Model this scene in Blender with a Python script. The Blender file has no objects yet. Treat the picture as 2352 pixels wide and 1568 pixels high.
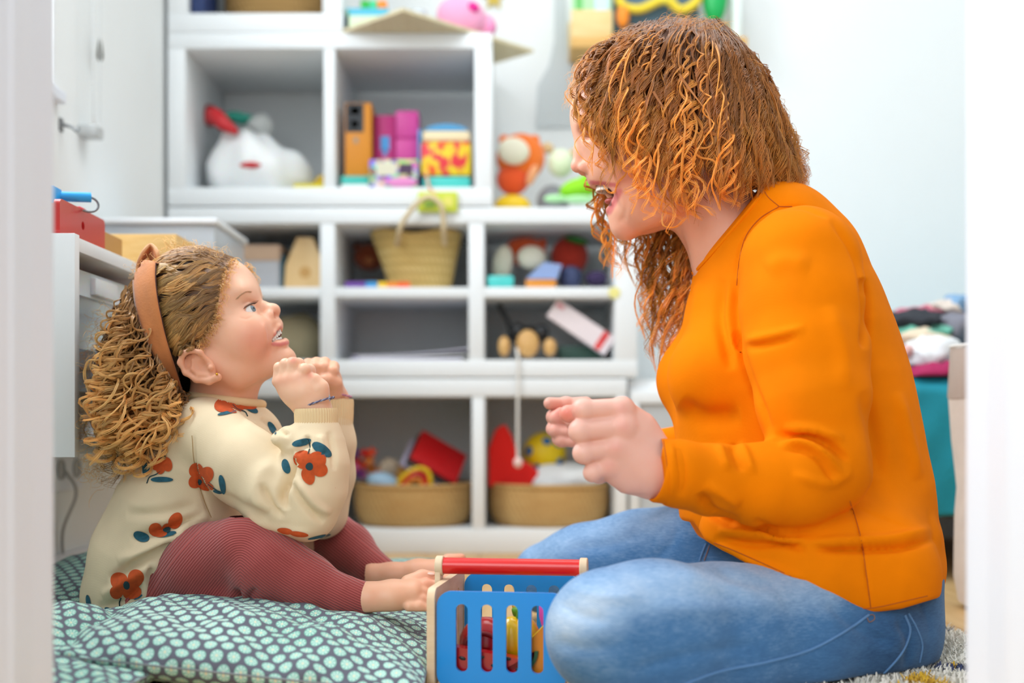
import bpy, bmesh, math, random
import numpy as np
from mathutils import Vector, Matrix, Euler
from mathutils.bvhtree import BVHTree
random.seed(7); RNG = np.random.default_rng(11)
SC = bpy.context.scene
COL = SC.collection
F = 2825.0            # focal length in pixels of the 2352 wide frame
H = 0.307             # camera height over the floor
PI = math.pi

# ------------------------------------------------------------------ camera, world, lights
cam_d = bpy.data.cameras.new('camera'); cam = bpy.data.objects.new('camera', cam_d); COL.objects.link(cam)
cam.location = (0, 0, H); cam.rotation_euler = (PI/2, 0, 0)
cam_d.sensor_width = 36.0; cam_d.lens = F/2352*36.0
cam_d.shift_y = (975-784)/2352.0
cam_d.clip_start = 0.02
cam_d.dof.use_dof = True; cam_d.dof.focus_distance = 1.57; cam_d.dof.aperture_fstop = 2.2
SC.camera = cam
SC.view_settings.view_transform = 'Standard'; SC.view_settings.look = 'None'
SC.view_settings.gamma = 1.0; SC.view_settings.use_curve_mapping = False
SC.view_settings.exposure = -0.34

w = bpy.data.worlds.new('world'); SC.world = w; w.use_nodes = True
bg = w.node_tree.nodes['Background']; bg.inputs[0].default_value = (0.86, 0.93, 1.0, 1); bg.inputs[1].default_value = 0.9

def area_light(name, loc, target, sx, sy, power, color=(1, 1, 1), spread=180):
    d = bpy.data.lights.new(name, 'AREA'); d.shape = 'RECTANGLE'; d.size = sx; d.size_y = sy
    d.energy = power; d.color = color; d.spread = math.radians(spread)
    o = bpy.data.objects.new(name, d); COL.objects.link(o); o.location = loc
    o.rotation_euler = (Vector(target)-Vector(loc)).to_track_quat('-Z', 'Y').to_euler()
    return o
area_light('window_daylight', (-1.02, 1.80, 1.55), (0.3, 1.75, 0.45), 1.0, 1.15, 45, (0.90, 0.96, 1.0))
area_light('ceiling_fill_light', (0.55, 2.15, 2.42), (0.55, 2.1, 0.0), 1.5, 1.3, 26, (0.93, 0.975, 1.0))  # unseen softbox under the ceiling, added to brighten the whole room
area_light('hallway_fill_light', (-0.62, -0.45, 1.35), (0.35, 1.9, 0.45), 0.9, 1.3, 25, (0.94, 0.97, 1.0))  # unseen fill added behind the camera, set left to brighten the right jamb

# ------------------------------------------------------------------ colour and material helpers
def lin(c):
    if isinstance(c, str):
        c = c.lstrip('#'); c = [int(c[i:i+2], 16)/255 for i in (0, 2, 4)]
    return tuple((x/12.92 if x <= 0.04045 else ((x+0.055)/1.055)**2.4) for x in c[:3]) + (1.0,)

class NT:
    """small wrapper for writing node trees"""
    def __init__(s, m):
        s.t = m.node_tree; s.n = s.t.nodes; s.l = s.t.links
        s.b = s.n.get('Principled BSDF')
    def new(s, kind, **kw):
        n = s.n.new(kind)
        for k, v in kw.items():
            if k.startswith('i_'): s.setin(n, k[2:], v)
            else: setattr(n, k, v)
        return n
    def setin(s, n, key, v):
        key = int(key) if str(key).isdigit() else key
        sock = n.inputs[key]
        if hasattr(v, 'is_output') or isinstance(v, bpy.types.NodeSocket): s.l.new(v, sock)
        else: sock.default_value = v
    def math(s, op, a, b=0.0, c=None):
        n = s.n.new('ShaderNodeMath'); n.operation = op
        for i, x in enumerate((a, b) if c is None else (a, b, c)): s.setin(n, i, x)
        return n.outputs[0]
    def mix(s, fac, a, b, blend='MIX'):
        n = s.n.new('ShaderNodeMix'); n.data_type = 'RGBA'; n.blend_type = blend
        s.setin(n, 0, fac); s.setin(n, 6, a); s.setin(n, 7, b)
        return n.outputs[2]
    def ramp(s, fac, stops):
        n = s.n.new('ShaderNodeValToRGB'); s.l.new(fac, n.inputs[0]); e = n.color_ramp.elements
        while len(e) < len(stops): e.new(0.5)
        for el, (p, c) in zip(e, stops): el.position = p; el.color = c
        return n.outputs[0]
    def noise(s, scale, detail=3, vec=None, rough=0.5):
        n = s.n.new('ShaderNodeTexNoise'); n.inputs['Scale'].default_value = scale
        n.inputs['Detail'].default_value = detail; n.inputs['Roughness'].default_value = rough
        if vec is not None: s.l.new(vec, n.inputs['Vector'])
        return n
    def coord(s, which='Object'):
        return s.n.new('ShaderNodeTexCoord').outputs[which]
    def mapping(s, vec, scale=(1, 1, 1), rot=(0, 0, 0)):
        n = s.n.new('ShaderNodeMapping'); s.l.new(vec, n.inputs[0])
        n.inputs['Scale'].default_value = scale; n.inputs['Rotation'].default_value = rot
        return n.outputs[0]
    def bump(s, h, strength, dist=0.001, normal=None):
        n = s.n.new('ShaderNodeBump'); n.inputs['Strength'].default_value = strength
        n.inputs['Distance'].default_value = dist; s.l.new(h, n.inputs['Height'])
        if normal is not None: s.l.new(normal, n.inputs['Normal'])
        s.l.new(n.outputs[0], s.b.inputs['Normal']); return n.outputs[0]
    def attr(s, name, out='Fac'):
        n = s.n.new('ShaderNodeAttribute'); n.attribute_name = name; return n.outputs[out]

MATS = {}
def mat(name, color='#ffffff', rough=0.5, spec=0.5, metal=0.0, vary=0.0, vscale=20, bump=0.0, bscale=300, sss=0.0, sheen=0.0, trans=0.0, coat=0.0, alpha=1.0):
    """plain procedural surface: base colour with slight mottling and fine relief"""
    if name in MATS: return MATS[name]
    m = bpy.data.materials.new(name); m.use_nodes = True; t = NT(m); b = t.b
    c = lin(color); b.inputs['Base Color'].default_value = c
    b.inputs['Roughness'].default_value = rough; b.inputs['Specular IOR Level'].default_value = spec
    b.inputs['Metallic'].default_value = metal
    if vary:
        n = t.noise(vscale, 4, t.coord())
        dark = tuple(x*(1-vary) for x in c[:3])+(1,); lite = tuple(min(1, x*(1+vary)) for x in c[:3])+(1,)
        t.l.new(t.ramp(n.outputs[0], [(0.3, dark), (0.7, lite)]), b.inputs['Base Color'])
    if bump:
        n = t.noise(bscale, 3, t.coord()); t.bump(n.outputs[0], bump, 0.002)
    if sss:
        b.inputs['Subsurface Weight'].default_value = sss; b.inputs['Subsurface Scale'].default_value = 0.01
    if sheen: b.inputs['Sheen Weight'].default_value = sheen
    if trans: b.inputs['Transmission Weight'].default_value = trans
    if coat: b.inputs['Coat Weight'].default_value = coat; b.inputs['Coat Roughness'].default_value = 0.1
    if alpha < 1: b.inputs['Alpha'].default_value = alpha
    MATS[name] = m
    return m

def wood_mat(name, c1, c2, scale=(2, 30, 30), rough=0.5):
    if name in MATS: return MATS[name]
    m = bpy.data.materials.new(name); m.use_nodes = True; t = NT(m)
    v = t.mapping(t.coord(), scale)
    n = t.noise(3.0, 6, v, 0.6)
    n2 = t.noise(1.2, 2, t.mapping(t.coord(), tuple(s*0.3 for s in scale)))
    f = t.math('MULTIPLY_ADD', n.outputs[0], 0.7, t.math('MULTIPLY', n2.outputs[0], 0.3))
    t.l.new(t.ramp(f, [(0.35, lin(c1)), (0.65, lin(c2))]), t.b.inputs['Base Color'])
    t.b.inputs['Roughness'].default_value = rough
    t.bump(n.outputs[0], 0.15, 0.001)
    MATS[name] = m
    return m

def weave_mat(name, c1, c2, fz=120, fx=70, rough=0.8, c3=None):
    """plaited straw: rows around the basket with a stitch pattern"""
    if name in MATS: return MATS[name]
    m = bpy.data.materials.new(name); m.use_nodes = True; t = NT(m)
    sep = t.new('ShaderNodeSeparateXYZ'); t.l.new(t.coord(), sep.inputs[0])
    row = t.math('SINE', t.math('MULTIPLY', sep.outputs[2], fz*6.28))
    ang = t.math('ARCTAN2', sep.outputs[1], sep.outputs[0])
    st = t.math('SINE', t.math('ADD', t.math('MULTIPLY', ang, fx), t.math('MULTIPLY', sep.outputs[2], fz*3.1)))
    h = t.math('MULTIPLY', t.math('ADD', row, 1.2), t.math('ADD', st, 1.5))
    n = t.noise(14, 4, t.mapping(t.coord(), (1, 1, 3)))
    col = t.ramp(n.outputs[0], [(0.3, lin(c1)), (0.7, lin(c2))])
    hh = t.math('MULTIPLY', h, 0.2)
    dark = tuple(x*0.84 for x in lin(c1)[:3])+(1,)
    t.l.new(t.mix(hh, dark, col), t.b.inputs['Base Color'])
    t.b.inputs['Roughness'].default_value = rough
    t.bump(h, 0.5, 0.001)
    MATS[name] = m
    return m

# ------------------------------------------------------------------ object helpers
def P(u, v, d):
    """point in the room seen at photo pixel (u, v) at distance d"""
    return Vector(((u-1176)*d/F, d, H-(v-975)*d/F))
def props(o, label=None, cat=None, group=None, kind=None):
    if label: o['label'] = label
    if cat: o['category'] = cat
    if group: o['group'] = group
    if kind: o['kind'] = kind
    return o
def thing(name, label, cat, loc=(0, 0, 0), group=None):
    o = bpy.data.objects.new(name, None); COL.objects.link(o); o.location = loc
    o.empty_display_size = 0.05
    return props(o, label, cat, group)

class MB:
    """mesh builder working in world coordinates"""
    def __init__(s): s.v = []; s.f = []
    def add(s, vs, fs):
        n = len(s.v); s.v += [tuple(x) for x in vs]; s.f += [tuple(i+n for i in f) for f in fs]; return s
    def box(s, lo, hi, M=None, bev=0.0):
        x0, y0, z0 = lo; x1, y1, z1 = hi
        if bev > 0:
            bm = bmesh.new(); bmesh.ops.create_cube(bm, size=1)
            for v in bm.verts:
                v.co = Vector(((x0+x1)/2+v.co.x*(x1-x0), (y0+y1)/2+v.co.y*(y1-y0), (z0+z1)/2+v.co.z*(z1-z0)))
            bmesh.ops.bevel(bm, geom=bm.edges[:], offset=bev, segments=2, affect='EDGES', profile=0.5)
            bm.verts.index_update()
            vs = [v.co.copy() for v in bm.verts]; fs = [[v.index for v in f.verts] for f in bm.faces]; bm.free()
        else:
            vs = [Vector((x, y, z)) for x in (x0, x1) for y in (y0, y1) for z in (z0, z1)]
            fs = [(0, 1, 3, 2), (4, 6, 7, 5), (0, 4, 5, 1), (2, 3, 7, 6), (0, 2, 6, 4), (1, 5, 7, 3)]
        if M is not None: vs = [M @ v for v in vs]
        return s.add(vs, fs)
    def lathe(s, prof, c=(0, 0, 0), seg=24, M=None, sx=1.0, sy=1.0, caps=True):
        vs = []; fs = []; c = Vector(c)
        for r, z in prof:
            for k in range(seg):
                a = 2*PI*k/seg; p = Vector((r*sx*math.cos(a), r*sy*math.sin(a), z))
                if M is not None: p = M @ p
                vs.append(p+c)
        n = len(prof)
        for i in range(n-1):
            for k in range(seg):
                a = i*seg+k; b = i*seg+(k+1) % seg; fs.append((a, b, b+seg, a+seg))
        if caps: fs.append(tuple(range(seg))[::-1]); fs.append(tuple((n-1)*seg+k for k in range(seg)))
        return s.add(vs, fs)
    def ell(s, c, r, M=None, seg=20, rings=12):
        pr = [(math.sin(PI*i/rings), -math.cos(PI*i/rings)) for i in range(rings+1)]
        pr[0] = (0.001, -1); pr[-1] = (0.001, 1)
        S = Matrix.Diagonal((r[0], r[1], r[2], 1))
        MM = (M.to_4x4() @ S) if M is not None else S
        return s.lathe(pr, c, seg, MM)
    def tube(s, pts, rad, seg=8, caps=True, closed=False):
        pts = [Vector(p) for p in pts]; n = len(pts)
        if not hasattr(rad, '__len__'): rad = [rad]*n
        vs = []; up = None
        for i, p in enumerate(pts):
            if closed: t = pts[(i+1) % n]-pts[i-1]
            else: t = pts[min(i+1, n-1)]-pts[max(i-1, 0)]
            t.normalize()
            if up is None: up = t.orthogonal().normalized()
            up = (up-t*up.dot(t)); up = up.normalized() if up.length > 1e-6 else t.orthogonal().normalized()
            sd = t.cross(up)
            for k in range(seg):
                a = 2*PI*k/seg; vs.append(p+(up*math.cos(a)+sd*math.sin(a))*rad[i])
        fs = []
        for i in range(n if closed else n-1):
            for k in range(seg):
                a = i*seg+k; b = i*seg+(k+1) % seg; j = ((i+1) % n)*seg
                fs.append((a, b, j+(k+1) % seg, j+k))
        if caps and not closed: fs.append(tuple(range(seg))[::-1]); fs.append(tuple((n-1)*seg+k for k in range(seg)))
        return s.add(vs, fs)
    def prism(s, poly, y0, y1, M=None):
        """polygon (x, z) extruded along y"""
        n = len(poly); vs = [Vector((x, y0, z)) for x, z in poly]+[Vector((x, y1, z)) for x, z in poly]
        if M is not None: vs = [M @ v for v in vs]
        fs = [tuple(range(n)), tuple(range(n, 2*n))[::-1]]+[((i+1) % n, i, i+n, (i+1) % n+n) for i in range(n)]
        return s.add(vs, fs)
    def build(s, name, m, parent=None, smooth=True, angle=40):
        me = bpy.data.meshes.new(name)
        off = Vector(parent_world(parent)) if parent is not None else Vector((0, 0, 0))
        if parent is None and s.v:
            a = np.array(s.v); lo = a.min(0); hi = a.max(0)
            off = Vector(((lo[0]+hi[0])/2, (lo[1]+hi[1])/2, lo[2]))
        me.from_pydata([tuple(Vector(v)-off) for v in s.v], [], s.f)
        me.validate(); me.update()
        bm = bmesh.new(); bm.from_mesh(me); bmesh.ops.recalc_face_normals(bm, faces=bm.faces); bm.to_mesh(me); bm.free()
        if smooth:
            me.shade_smooth()
            try: me.set_sharp_from_angle(angle=math.radians(angle))
            except Exception: pass
        if m is not None: me.materials.append(m)
        o = bpy.data.objects.new(name, me); COL.objects.link(o)
        if parent is None: o.location = off
        else: o.parent = parent
        return o
def parent_world(p):
    v = Vector((0, 0, 0))
    while p is not None: v += p.location; p = p.parent
    return v
def slab(poly, holes, th, seg=12):
    """flat board of thickness th with rounded slots; poly and holes are lists of (x, z); returns verts/faces, y from 0 to th"""
    bm = bmesh.new()
    def loop(pts, y):
        vs = [bm.verts.new((x, y, z)) for x, z in pts]
        return vs, [bm.edges.new((vs[i], vs[(i+1) % len(vs)])) for i in range(len(vs))]
    o, e0 = loop(poly, 0); es = list(e0); loops = [o]
    for h in holes:
        hv, he = loop(h, 0); es += he; loops.append(hv)
    r = bmesh.ops.triangle_fill(bm, edges=es, use_beauty=True)
    faces = [g for g in r['geom'] if isinstance(g, bmesh.types.BMFace)]
    ret = bmesh.ops.extrude_face_region(bm, geom=faces)
    for g in ret['geom']:
        if isinstance(g, bmesh.types.BMVert): g.co.y += th
    bm.verts.index_update()
    vs = [v.co.copy() for v in bm.verts]; fs = [[v.index for v in f.verts] for f in bm.faces]; bm.free()
    return vs, fs
def rrect(x0, z0, x1, z1, r, n=6):
    pts = []
    for cx, cz, a0 in ((x1-r, z1-r, 0), (x0+r, z1-r, 90), (x0+r, z0+r, 180), (x1-r, z0+r, 270)):
        for i in range(n+1):
            a = math.radians(a0+90*i/n); pts.append((cx+r*math.cos(a), cz+r*math.sin(a)))
    return pts
def catmull(pts, n=6, closed=False):
    pts = [np.array(p, float) for p in pts]; out = []; m = len(pts)
    for i in range(m if closed else m-1):
        p0 = pts[i-1] if (i > 0 or closed) else 2*pts[0]-pts[1]
        p1 = pts[i]; p2 = pts[(i+1) % m]
        p3 = pts[(i+2) % m] if (i+2 < m or closed) else 2*p2-p1
        for k in range(n):
            t = k/n
            out.append(0.5*((2*p1)+(-p0+p2)*t+(2*p0-5*p1+4*p2-p3)*t*t+(-p0+3*p1-3*p2+p3)*t**3))
    if not closed: out.append(pts[-1])
    return out
# ------------------------------------------------------------------ the room
M_wall = mat('wall_paint', '#eef1f1', 0.75, 0.2, vary=0.015, vscale=3, bump=0.05, bscale=120)
M_ceil = mat('ceiling_paint', '#f5f5f3', 0.8, 0.2)
M_trim = mat('door_trim_paint', '#e9eef7', 0.4, 0.4)
M_white = mat('white_laminate', '#edf1f3', 0.45, 0.35, vary=0.01, vscale=4)
XL, XR, YB, YF, ZC = -0.834, 2.25, 3.35, 1.07, 2.5
def struct(name, mb, m, label=None, smooth=False):
    o = mb.build(name, m, None, smooth); o['kind'] = 'structure'
    if label: o['label'] = label
    return o
# planked floor : each board near the camera a piece of its own
fl = MB().box((-1.2, -1.6, -0.06), (XR+0.1, YB+0.1, -0.012))
floor = struct('floor', fl, mat('floor_underlay', '#8a6a48', 0.7), 'light oak plank floor')
WM = [wood_mat('oak_plank_'+k, a, b, (14, 1.2, 6), 0.42) for k, a, b in (('pale', '#caa26c', '#e2bf8c'), ('mid', '#bd9259', '#d9b27a'), ('warm', '#c59a62', '#dcb985'))]
rp = random.Random(3)
PW = 0.125
x = -1.2; i = 0
plank_meshes = {}
while x < XR:
    y = -1.6+(0.37*i) % 1.1-1.1
    while y < YB:
        y0 = max(y, -1.6)+0.0008; y1 = min(y+1.3, YB)-0.0008
        if y1-y0 > 0.05:
            MB().box((x+0.0008, y0, -0.012), (min(x+PW, XR)-0.0008, y1, 0.0), bev=0.0006).build('floor_plank', rp.choice(WM), floor, False)
        y += 1.3
    x += PW; i += 1
# walls
wl = MB()
WY0, WY1, WZ0, WZ1 = 1.22, 2.235, 0.915, 2.15
T = 0.16
wl.box((XL-T, YF-T, 0), (XL, WY0, ZC)); wl.box((XL-T, WY1, 0), (XL, YB+T, ZC))
wl.box((XL-T, WY0, 0), (XL, WY1, WZ0)); wl.box((XL-T, WY0, WZ1), (XL, WY1, ZC))
struct('wall_left', wl, M_wall, 'white left wall with the window in it')
struct('wall_back', MB().box((XL, YB, 0), (XR+T, YB+T, ZC)), M_wall, 'pale white back wall behind the shelving')
struct('wall_right', MB().box((XR, YF-T, 0), (XR+T, YB, ZC)), M_wall, 'white right wall')
JL, JR = (118-1176)*1.07/F, (2224-1176)*1.07/F
wf = MB(); wf.box((XL-T, YF-0.10, 0), (JL-0.03, YF, ZC)); wf.box((JR+0.03, YF-0.10, 0), (XR+T, YF, ZC)); wf.box((JL-0.03, YF-0.10, 2.1), (JR+0.03, YF, ZC))
struct('wall_front', wf, M_wall, 'wall with the doorway the photo is taken through')
struct('ceiling', MB().box((XL-T, YF-T, ZC), (XR+T, YB+T, ZC+0.1)), M_ceil, 'white ceiling')
# hallway side walls behind the doorway
hl = MB(); hl.box((-1.2, -1.6, 0), (-1.12, YF-0.1, ZC)); struct('wall_hallway', hl, M_wall, 'white hallway wall beside the doorway')
# door frames : jamb with stop and stepped casing, profile extruded upwards
def jamb(name, xin, sgn, label):
    # profile points (distance from inner edge outward, depth)
    y0 = YF-0.115
    prof = [(0.0, YF+0.005), (0.0, YF-0.002), (0.0045, YF-0.027), (0.0050, YF-0.029), (0.0052, YF-0.069), (0.0075, YF-0.072), (0.0175, YF-0.108), (0.022, y0+0.002), (0.030, y0), (0.075, y0), (0.081, y0+0.004), (0.085, y0+0.016), (0.085, y0+0.028), (0.03, y0+0.03), (0.03, YF+0.005)]
    pts = [(xin+sgn*a, b) for a, b in prof]
    n = len(pts); vs = [(x_, y_, 0) for x_, y_ in pts]+[(x_, y_, 2.14) for x_, y_ in pts]
    fs = [((i+1) % n, i, i+n, (i+1) % n+n) for i in range(n)]+[tuple(range(n)), tuple(range(n, 2*n))[::-1]]
    return struct(name, MB().add(vs, fs), M_trim, label)
jamb('trim_1', JL, -1, 'white door frame on the left of the doorway')
jamb('trim_2', JR, 1, 'white door frame on the right of the doorway')
struct('trim_3', MB().box((JL-0.085, YF-0.115, 2.1), (JR+0.085, YF+0.005, 2.18)), M_trim, 'white door head above the doorway')
struct('baseboard_back', MB().box((0.345, YB-0.014, 0), (XR, YB, 0.08)), M_trim)
struct('baseboard_left', MB().box((XL, YF, 0), (XL+0.012, 2.90, 0.07)), M_trim)
# window in the left wall
wo = MB(); fw = 0.055
wo.box((XL-0.10, WY0, WZ0), (XL-0.05, WY0+fw, WZ1)); wo.box((XL-0.10, WY1-fw, WZ0), (XL-0.05, WY1, WZ1))
wo.box((XL-0.10, WY0, WZ0), (XL-0.05, WY1, WZ0+fw)); wo.box((XL-0.10, WY0, WZ1-fw), (XL-0.05, WY1, WZ1))
win = struct('window_1', wo, M_trim, 'white framed window in the left wall')
mg = bpy.data.materials.new('window_glass'); mg.use_nodes = True; t = NT(mg)
tr = t.new('ShaderNodeBsdfTransparent'); gl = t.new('ShaderNodeBsdfGlossy'); gl.inputs['Roughness'].default_value = 0.02
mx = t.new('ShaderNodeMixShader'); mx.inputs[0].default_value = 0.06; t.l.new(tr.outputs[0], mx.inputs[1]); t.l.new(gl.outputs[0], mx.inputs[2])
t.l.new(mx.outputs[0], t.n['Material Output'].inputs[0])
MB().box((XL-0.078, WY0+fw, WZ0+fw), (XL-0.072, WY1-fw, WZ1-fw)).build('pane', mg, win, False)
MB().box((XL-0.062, WY1-fw-0.022, WZ0+fw), (XL-0.05, WY1-fw-0.006, WZ1-fw)).build('seal', mat('dark_seal', '#39424c', 0.6), win, False)
# window sill
struct('trim_4', MB().box((XL-0.05, WY0-0.02, WZ0-0.022), (XL+0.018, WY1+0.02, WZ0), bev=0.003), M_trim, 'white window sill')

# blind chain, pull handle and hook on the left wall
chain_mat = mat('blind_chain_plastic', '#d5d8d8', 0.4)
yl = 2.36
pts = [(XL+0.03, yl, 1.62), (XL+0.03, yl, 0.90)]+[(XL+0.03, yl+0.02*(1-math.cos(a)), 0.90-0.02*math.sin(a)) for a in np.linspace(0.3, PI-0.3, 7)]+[(XL+0.03, yl+0.04, 0.90), (XL+0.03, yl+0.045, 1.62)]
bc = thing('blind_chain', 'thin white looped chain hanging on the left wall by the window', 'blind chain', (XL+0.03, yl, 0.87))
b = MB()
L = [Vector(p) for p in pts]
b.tube(L, 0.0016, 6); b.build('chain', chain_mat, bc)
b = MB()
for k in range(60):
    z = 0.90+k*0.0125
    b.ell((XL+0.03, yl, z), (0.0026, 0.0026, 0.0026), seg=6, rings=4)
b.build('bead', chain_mat, bc)
MB().box((XL, yl+0.0, 0.862), (XL+0.036, yl+0.045, 0.884), bev=0.003).build('tensioner', mat('clear_plastic_grey', '#c2c6c6', 0.3), bc)
MB().box((XL, yl-0.005, 1.615), (XL+0.05, yl+0.05, 1.65), bev=0.003).build('bracket', M_trim, bc)
ch = thing('cord_weight', 'small dark metal cord weight hanging on the left wall above the chain', 'cord weight', (XL+0.02, 2.43, 1.03))
MB().tube([(XL+0.02, 2.43, 1.62), (XL+0.02, 2.43, 1.06)], 0.0012, 6).build('cord', chain_mat, ch)
MB().lathe([(0.002, 0.035), (0.005, 0.02), (0.007, 0.0), (0.005, -0.008), (0.001, -0.012)], (XL+0.02, 2.43, 1.035), 12).build('weight', mat('dark_brass', '#4c4a3a', 0.35, metal=0.7), ch)
MB().box((XL, 2.422, 1.60), (XL+0.03, 2.438, 1.625), bev=0.002).build('clip', M_trim, ch)
hk = thing('wall_hook', 'small grey metal hook low under the window corner', 'hook', (XL, 2.27, 0.86))
MB().box((XL, 2.262, 0.848), (XL+0.004, 2.278, 0.872), bev=0.001).build('plate', mat('grey_metal', '#8f9294', 0.35, metal=0.8), hk)
MB().tube([(XL, 2.27, 0.862), (XL+0.022, 2.27, 0.856), (XL+0.03, 2.272, 0.848), (XL+0.032, 2.275, 0.856)], 0.003, 8).build('hook_arm', MATS['grey_metal'], hk)

# ------------------------------------------------------------------ shelving units
S = 2.94; E = F/S        # front plane of the units, pixels per metre there
def fx(u): return (u-1176)*S/F
def fz(v): return H-(v-975)*S/F
DEP = 0.39
def unit(label, x0, x1, z0, z1, t_side, t_top, t_bot, posts, shelves=(), t_right=None):
    t_right = t_right or t_side
    u = thing('shelving_unit', label, 'shelf', ((x0+x1)/2, S+DEP/2, z0))
    y0, y1 = S, S+DEP
    bv = 0.0012
    MB().box((x0, y0, z0+t_bot), (x0+t_side, y1, z1-t_top), bev=bv).build('side_panel', M_white, u)
    MB().box((x1-t_right, y0, z0+t_bot), (x1, y1, z1-t_top), bev=bv).build('side_panel', M_white, u)
    MB().box((x0, y0, z1-t_top), (x1, y1, z1), bev=bv).build('top_panel', M_white, u)
    MB().box((x0, y0, z0), (x1, y1, z0+t_bot), bev=bv).build('bottom_panel', M_white, u)
    for a, b_ in posts:
        MB().box((a, y0+0.002, z0+t_bot), (b_, y1, z1-t_top), bev=bv).build('divider', M_white, u)
    for a, b_, za, zb in shelves:
        MB().box((a, y0+0.004, za), (b_, y1, zb), bev=bv).build('shelf', M_white, u)
    return u
zA0, zA1 = fz(472), fz(75)
zB0, zB1 = fz(866), fz(475)
zC0, zC1 = 0.0, fz(868)
unit('white two-cube shelving unit in the middle of the stack, holding a bag and boxes', fx(385), fx(1130), zA0, zA1, fx(425)-fx(385), fz(75)-fz(111), fz(430)-fz(472), [(fx(743), fx(769))])
unit('white shelving unit of three cubes with inserted shelves under the two-cube unit', fx(385), fx(1464), zB0, zB1-0.001, fx(425)-fx(385), fz(475)-fz(511), fz(826)-fz(866), [(fx(735), fx(769)), (fx(1076), fx(1112))],
     [(fx(425), fx(735), fz(682), fz(659)), (fx(769), fx(1076), fz(682), fz(659)), (fx(1112), fx(1412)-0.0005, fz(682), fz(659))], fx(1464)-fx(1412))
unit('lowest white shelving unit standing on the floor with straw baskets inside', fx(385), fx(1440), zC0, zC1-0.001, fx(425)-fx(385), fz(868)-fz(909), fz(1216), [(fx(740), fx(770)), (fx(1084), fx(1113))], (), fx(1440)-fx(1415))
unit('small white single-cube unit on top of the stack with a tan basket', fx(385), fx(786), zA1+0.001, fz(-330), fx(430)-fx(385), 0.038, fz(30)-fz(74), [])
# white cupboard to the right of the lowest unit
cu = thing('cupboard', 'low white cupboard with a grey panel door beside the lowest shelving unit', 'cupboard', (fx(1520), S+0.2, 0))
MB().box((fx(1446), S+0.03, 0), (fx(1446)+0.36, S+DEP, zC1-0.004), bev=0.002).build('body', M_white, cu)
d_ = MB(); x0, x1 = fx(1448), fx(1448)+0.355; z1 = zC1-0.03
for a, b_ in (((x0, z1-0.03), (x1, z1)), ((x0, 0.06), (x1, 0.09)), ((x0, 0.09), (x0+0.022, z1-0.03)), ((x1-0.022, 0.09), (x1, z1-0.03))):
    d_.box((a[0], S+0.01, a[1]), (b_[0], S+0.03, b_[1]), bev=0.001)
door = d_.build('door', M_white, cu)
MB().box((x0+0.022, S+0.02, 0.09), (x1-0.022, S+0.028, z1-0.03)).build('door_panel', mat('frosted_grey', '#c3c8cb', 0.3), door)

# ------------------------------------------------------------------ wall cabinet on the left with plastic tubs
UX0, UX1, UY0, UY1, UZ0, UZ1 = XL+0.001, P(172, 0, 1.645).x, 1.645, 2.64, H-(1050-975)*1.645/F, H-(535-975)*1.645/F
wu = thing('wall_cabinet', 'white wall-mounted tub rack behind the girl with an open front', 'shelf', ((UX0+UX1)/2, (UY0+UY1)/2, UZ0))
th = 0.018
MB().box((UX0, UY0, UZ0), (UX1, UY0+th, UZ1), bev=0.001).build('end_panel', M_white, wu)
MB().box((UX0, UY1-th, UZ0), (UX1, UY1, UZ1), bev=0.001).build('end_panel', M_white, wu)
MB().box((UX0, UY0+th, UZ1-0.022), (UX1-0.002, UY1-th, UZ1-0.003), bev=0.001).build('top_panel', M_white, wu)
MB().box((UX0, UY0+th, UZ0+0.004), (UX1-0.002, UY1-th, UZ0+0.022), bev=0.001).build('bottom_panel', M_white, wu)
MB().box((UX0, UY0+th, UZ0+0.022), (UX0+0.006, UY1-th, UZ1-0.022)).build('back_panel', M_white, wu)
for yy in (UY0+0.33, UY0+0.66):
    MB().box((UX0+0.006, yy, UZ0+0.022), (UX1-0.003, yy+th, UZ1-0.022), bev=0.001).build('divider', M_white, wu)
scm = mat('screw_metal', '#a9adb2', 0.3, metal=0.9)
for z in (UZ1-0.018, UZ0+0.018):
    MB().lathe([(0.0025, 0), (0.0025, 0.0015)], (P(119, 0, UY0).x-0.004, UY0-0.0015, z), 10, Matrix.Rotation(-PI/2, 4, 'X')).build('screw', scm, wu)
M_tub = mat('milky_tub_plastic', '#eef2f6', 0.3, 0.5, sss=0.4)
def tub(y0, y1, zt, h, label, col=None):
    t_ = thing('storage_tub', label, 'tub', ((UX0+UX1)/2, (y0+y1)/2, zt-h), 'milky plastic tubs in the wall rack')
    x0, x1 = UX0+0.012, UX1-0.018
    b_ = MB(); n = 28
    def ring(z, ins, r=0.02):
        return [(xx, yy, z) for xx, yy in rrect(x0+ins, y0+ins, x1-ins, y1-ins, r, 6)]
    lv = [ring(zt-h, 0.03), ring(zt-0.035, 0.012), ring(zt-0.034, 0.004), ring(zt-0.004, 0.004), ring(zt, 0.0), ring(zt-0.002, 0.006), ring(zt-0.034, 0.010), ring(zt-h+0.003, 0.032)]
    vs = [p for r_ in lv for p in r_]; m_ = len(lv[0]); fs = []
    for i in range(len(lv)-1):
        for k in range(m_): fs.append((i*m_+k, i*m_+(k+1) % m_, (i+1)*m_+(k+1) % m_, (i+1)*m_+k))
    fs.append(tuple(range(m_))[::-1]); fs.append(tuple((len(lv)-1)*m_+k for k in range(m_)))
    b_.add(vs, fs).build('tub_body', M_tub, t_, angle=50)
    MB().box((x1-0.02, (y0+y1)/2-0.05, zt-0.03), (x1+0.004, (y0+y1)/2+0.05, zt-0.004), bev=0.003).build('grip', M_tub, t_)
    return t_
Zs = UZ1-0.022
tub(UY0+0.025, UY0+0.325, UZ1-0.040, 0.105, 'upper milky plastic tub in the near bay of the wall rack')
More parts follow.
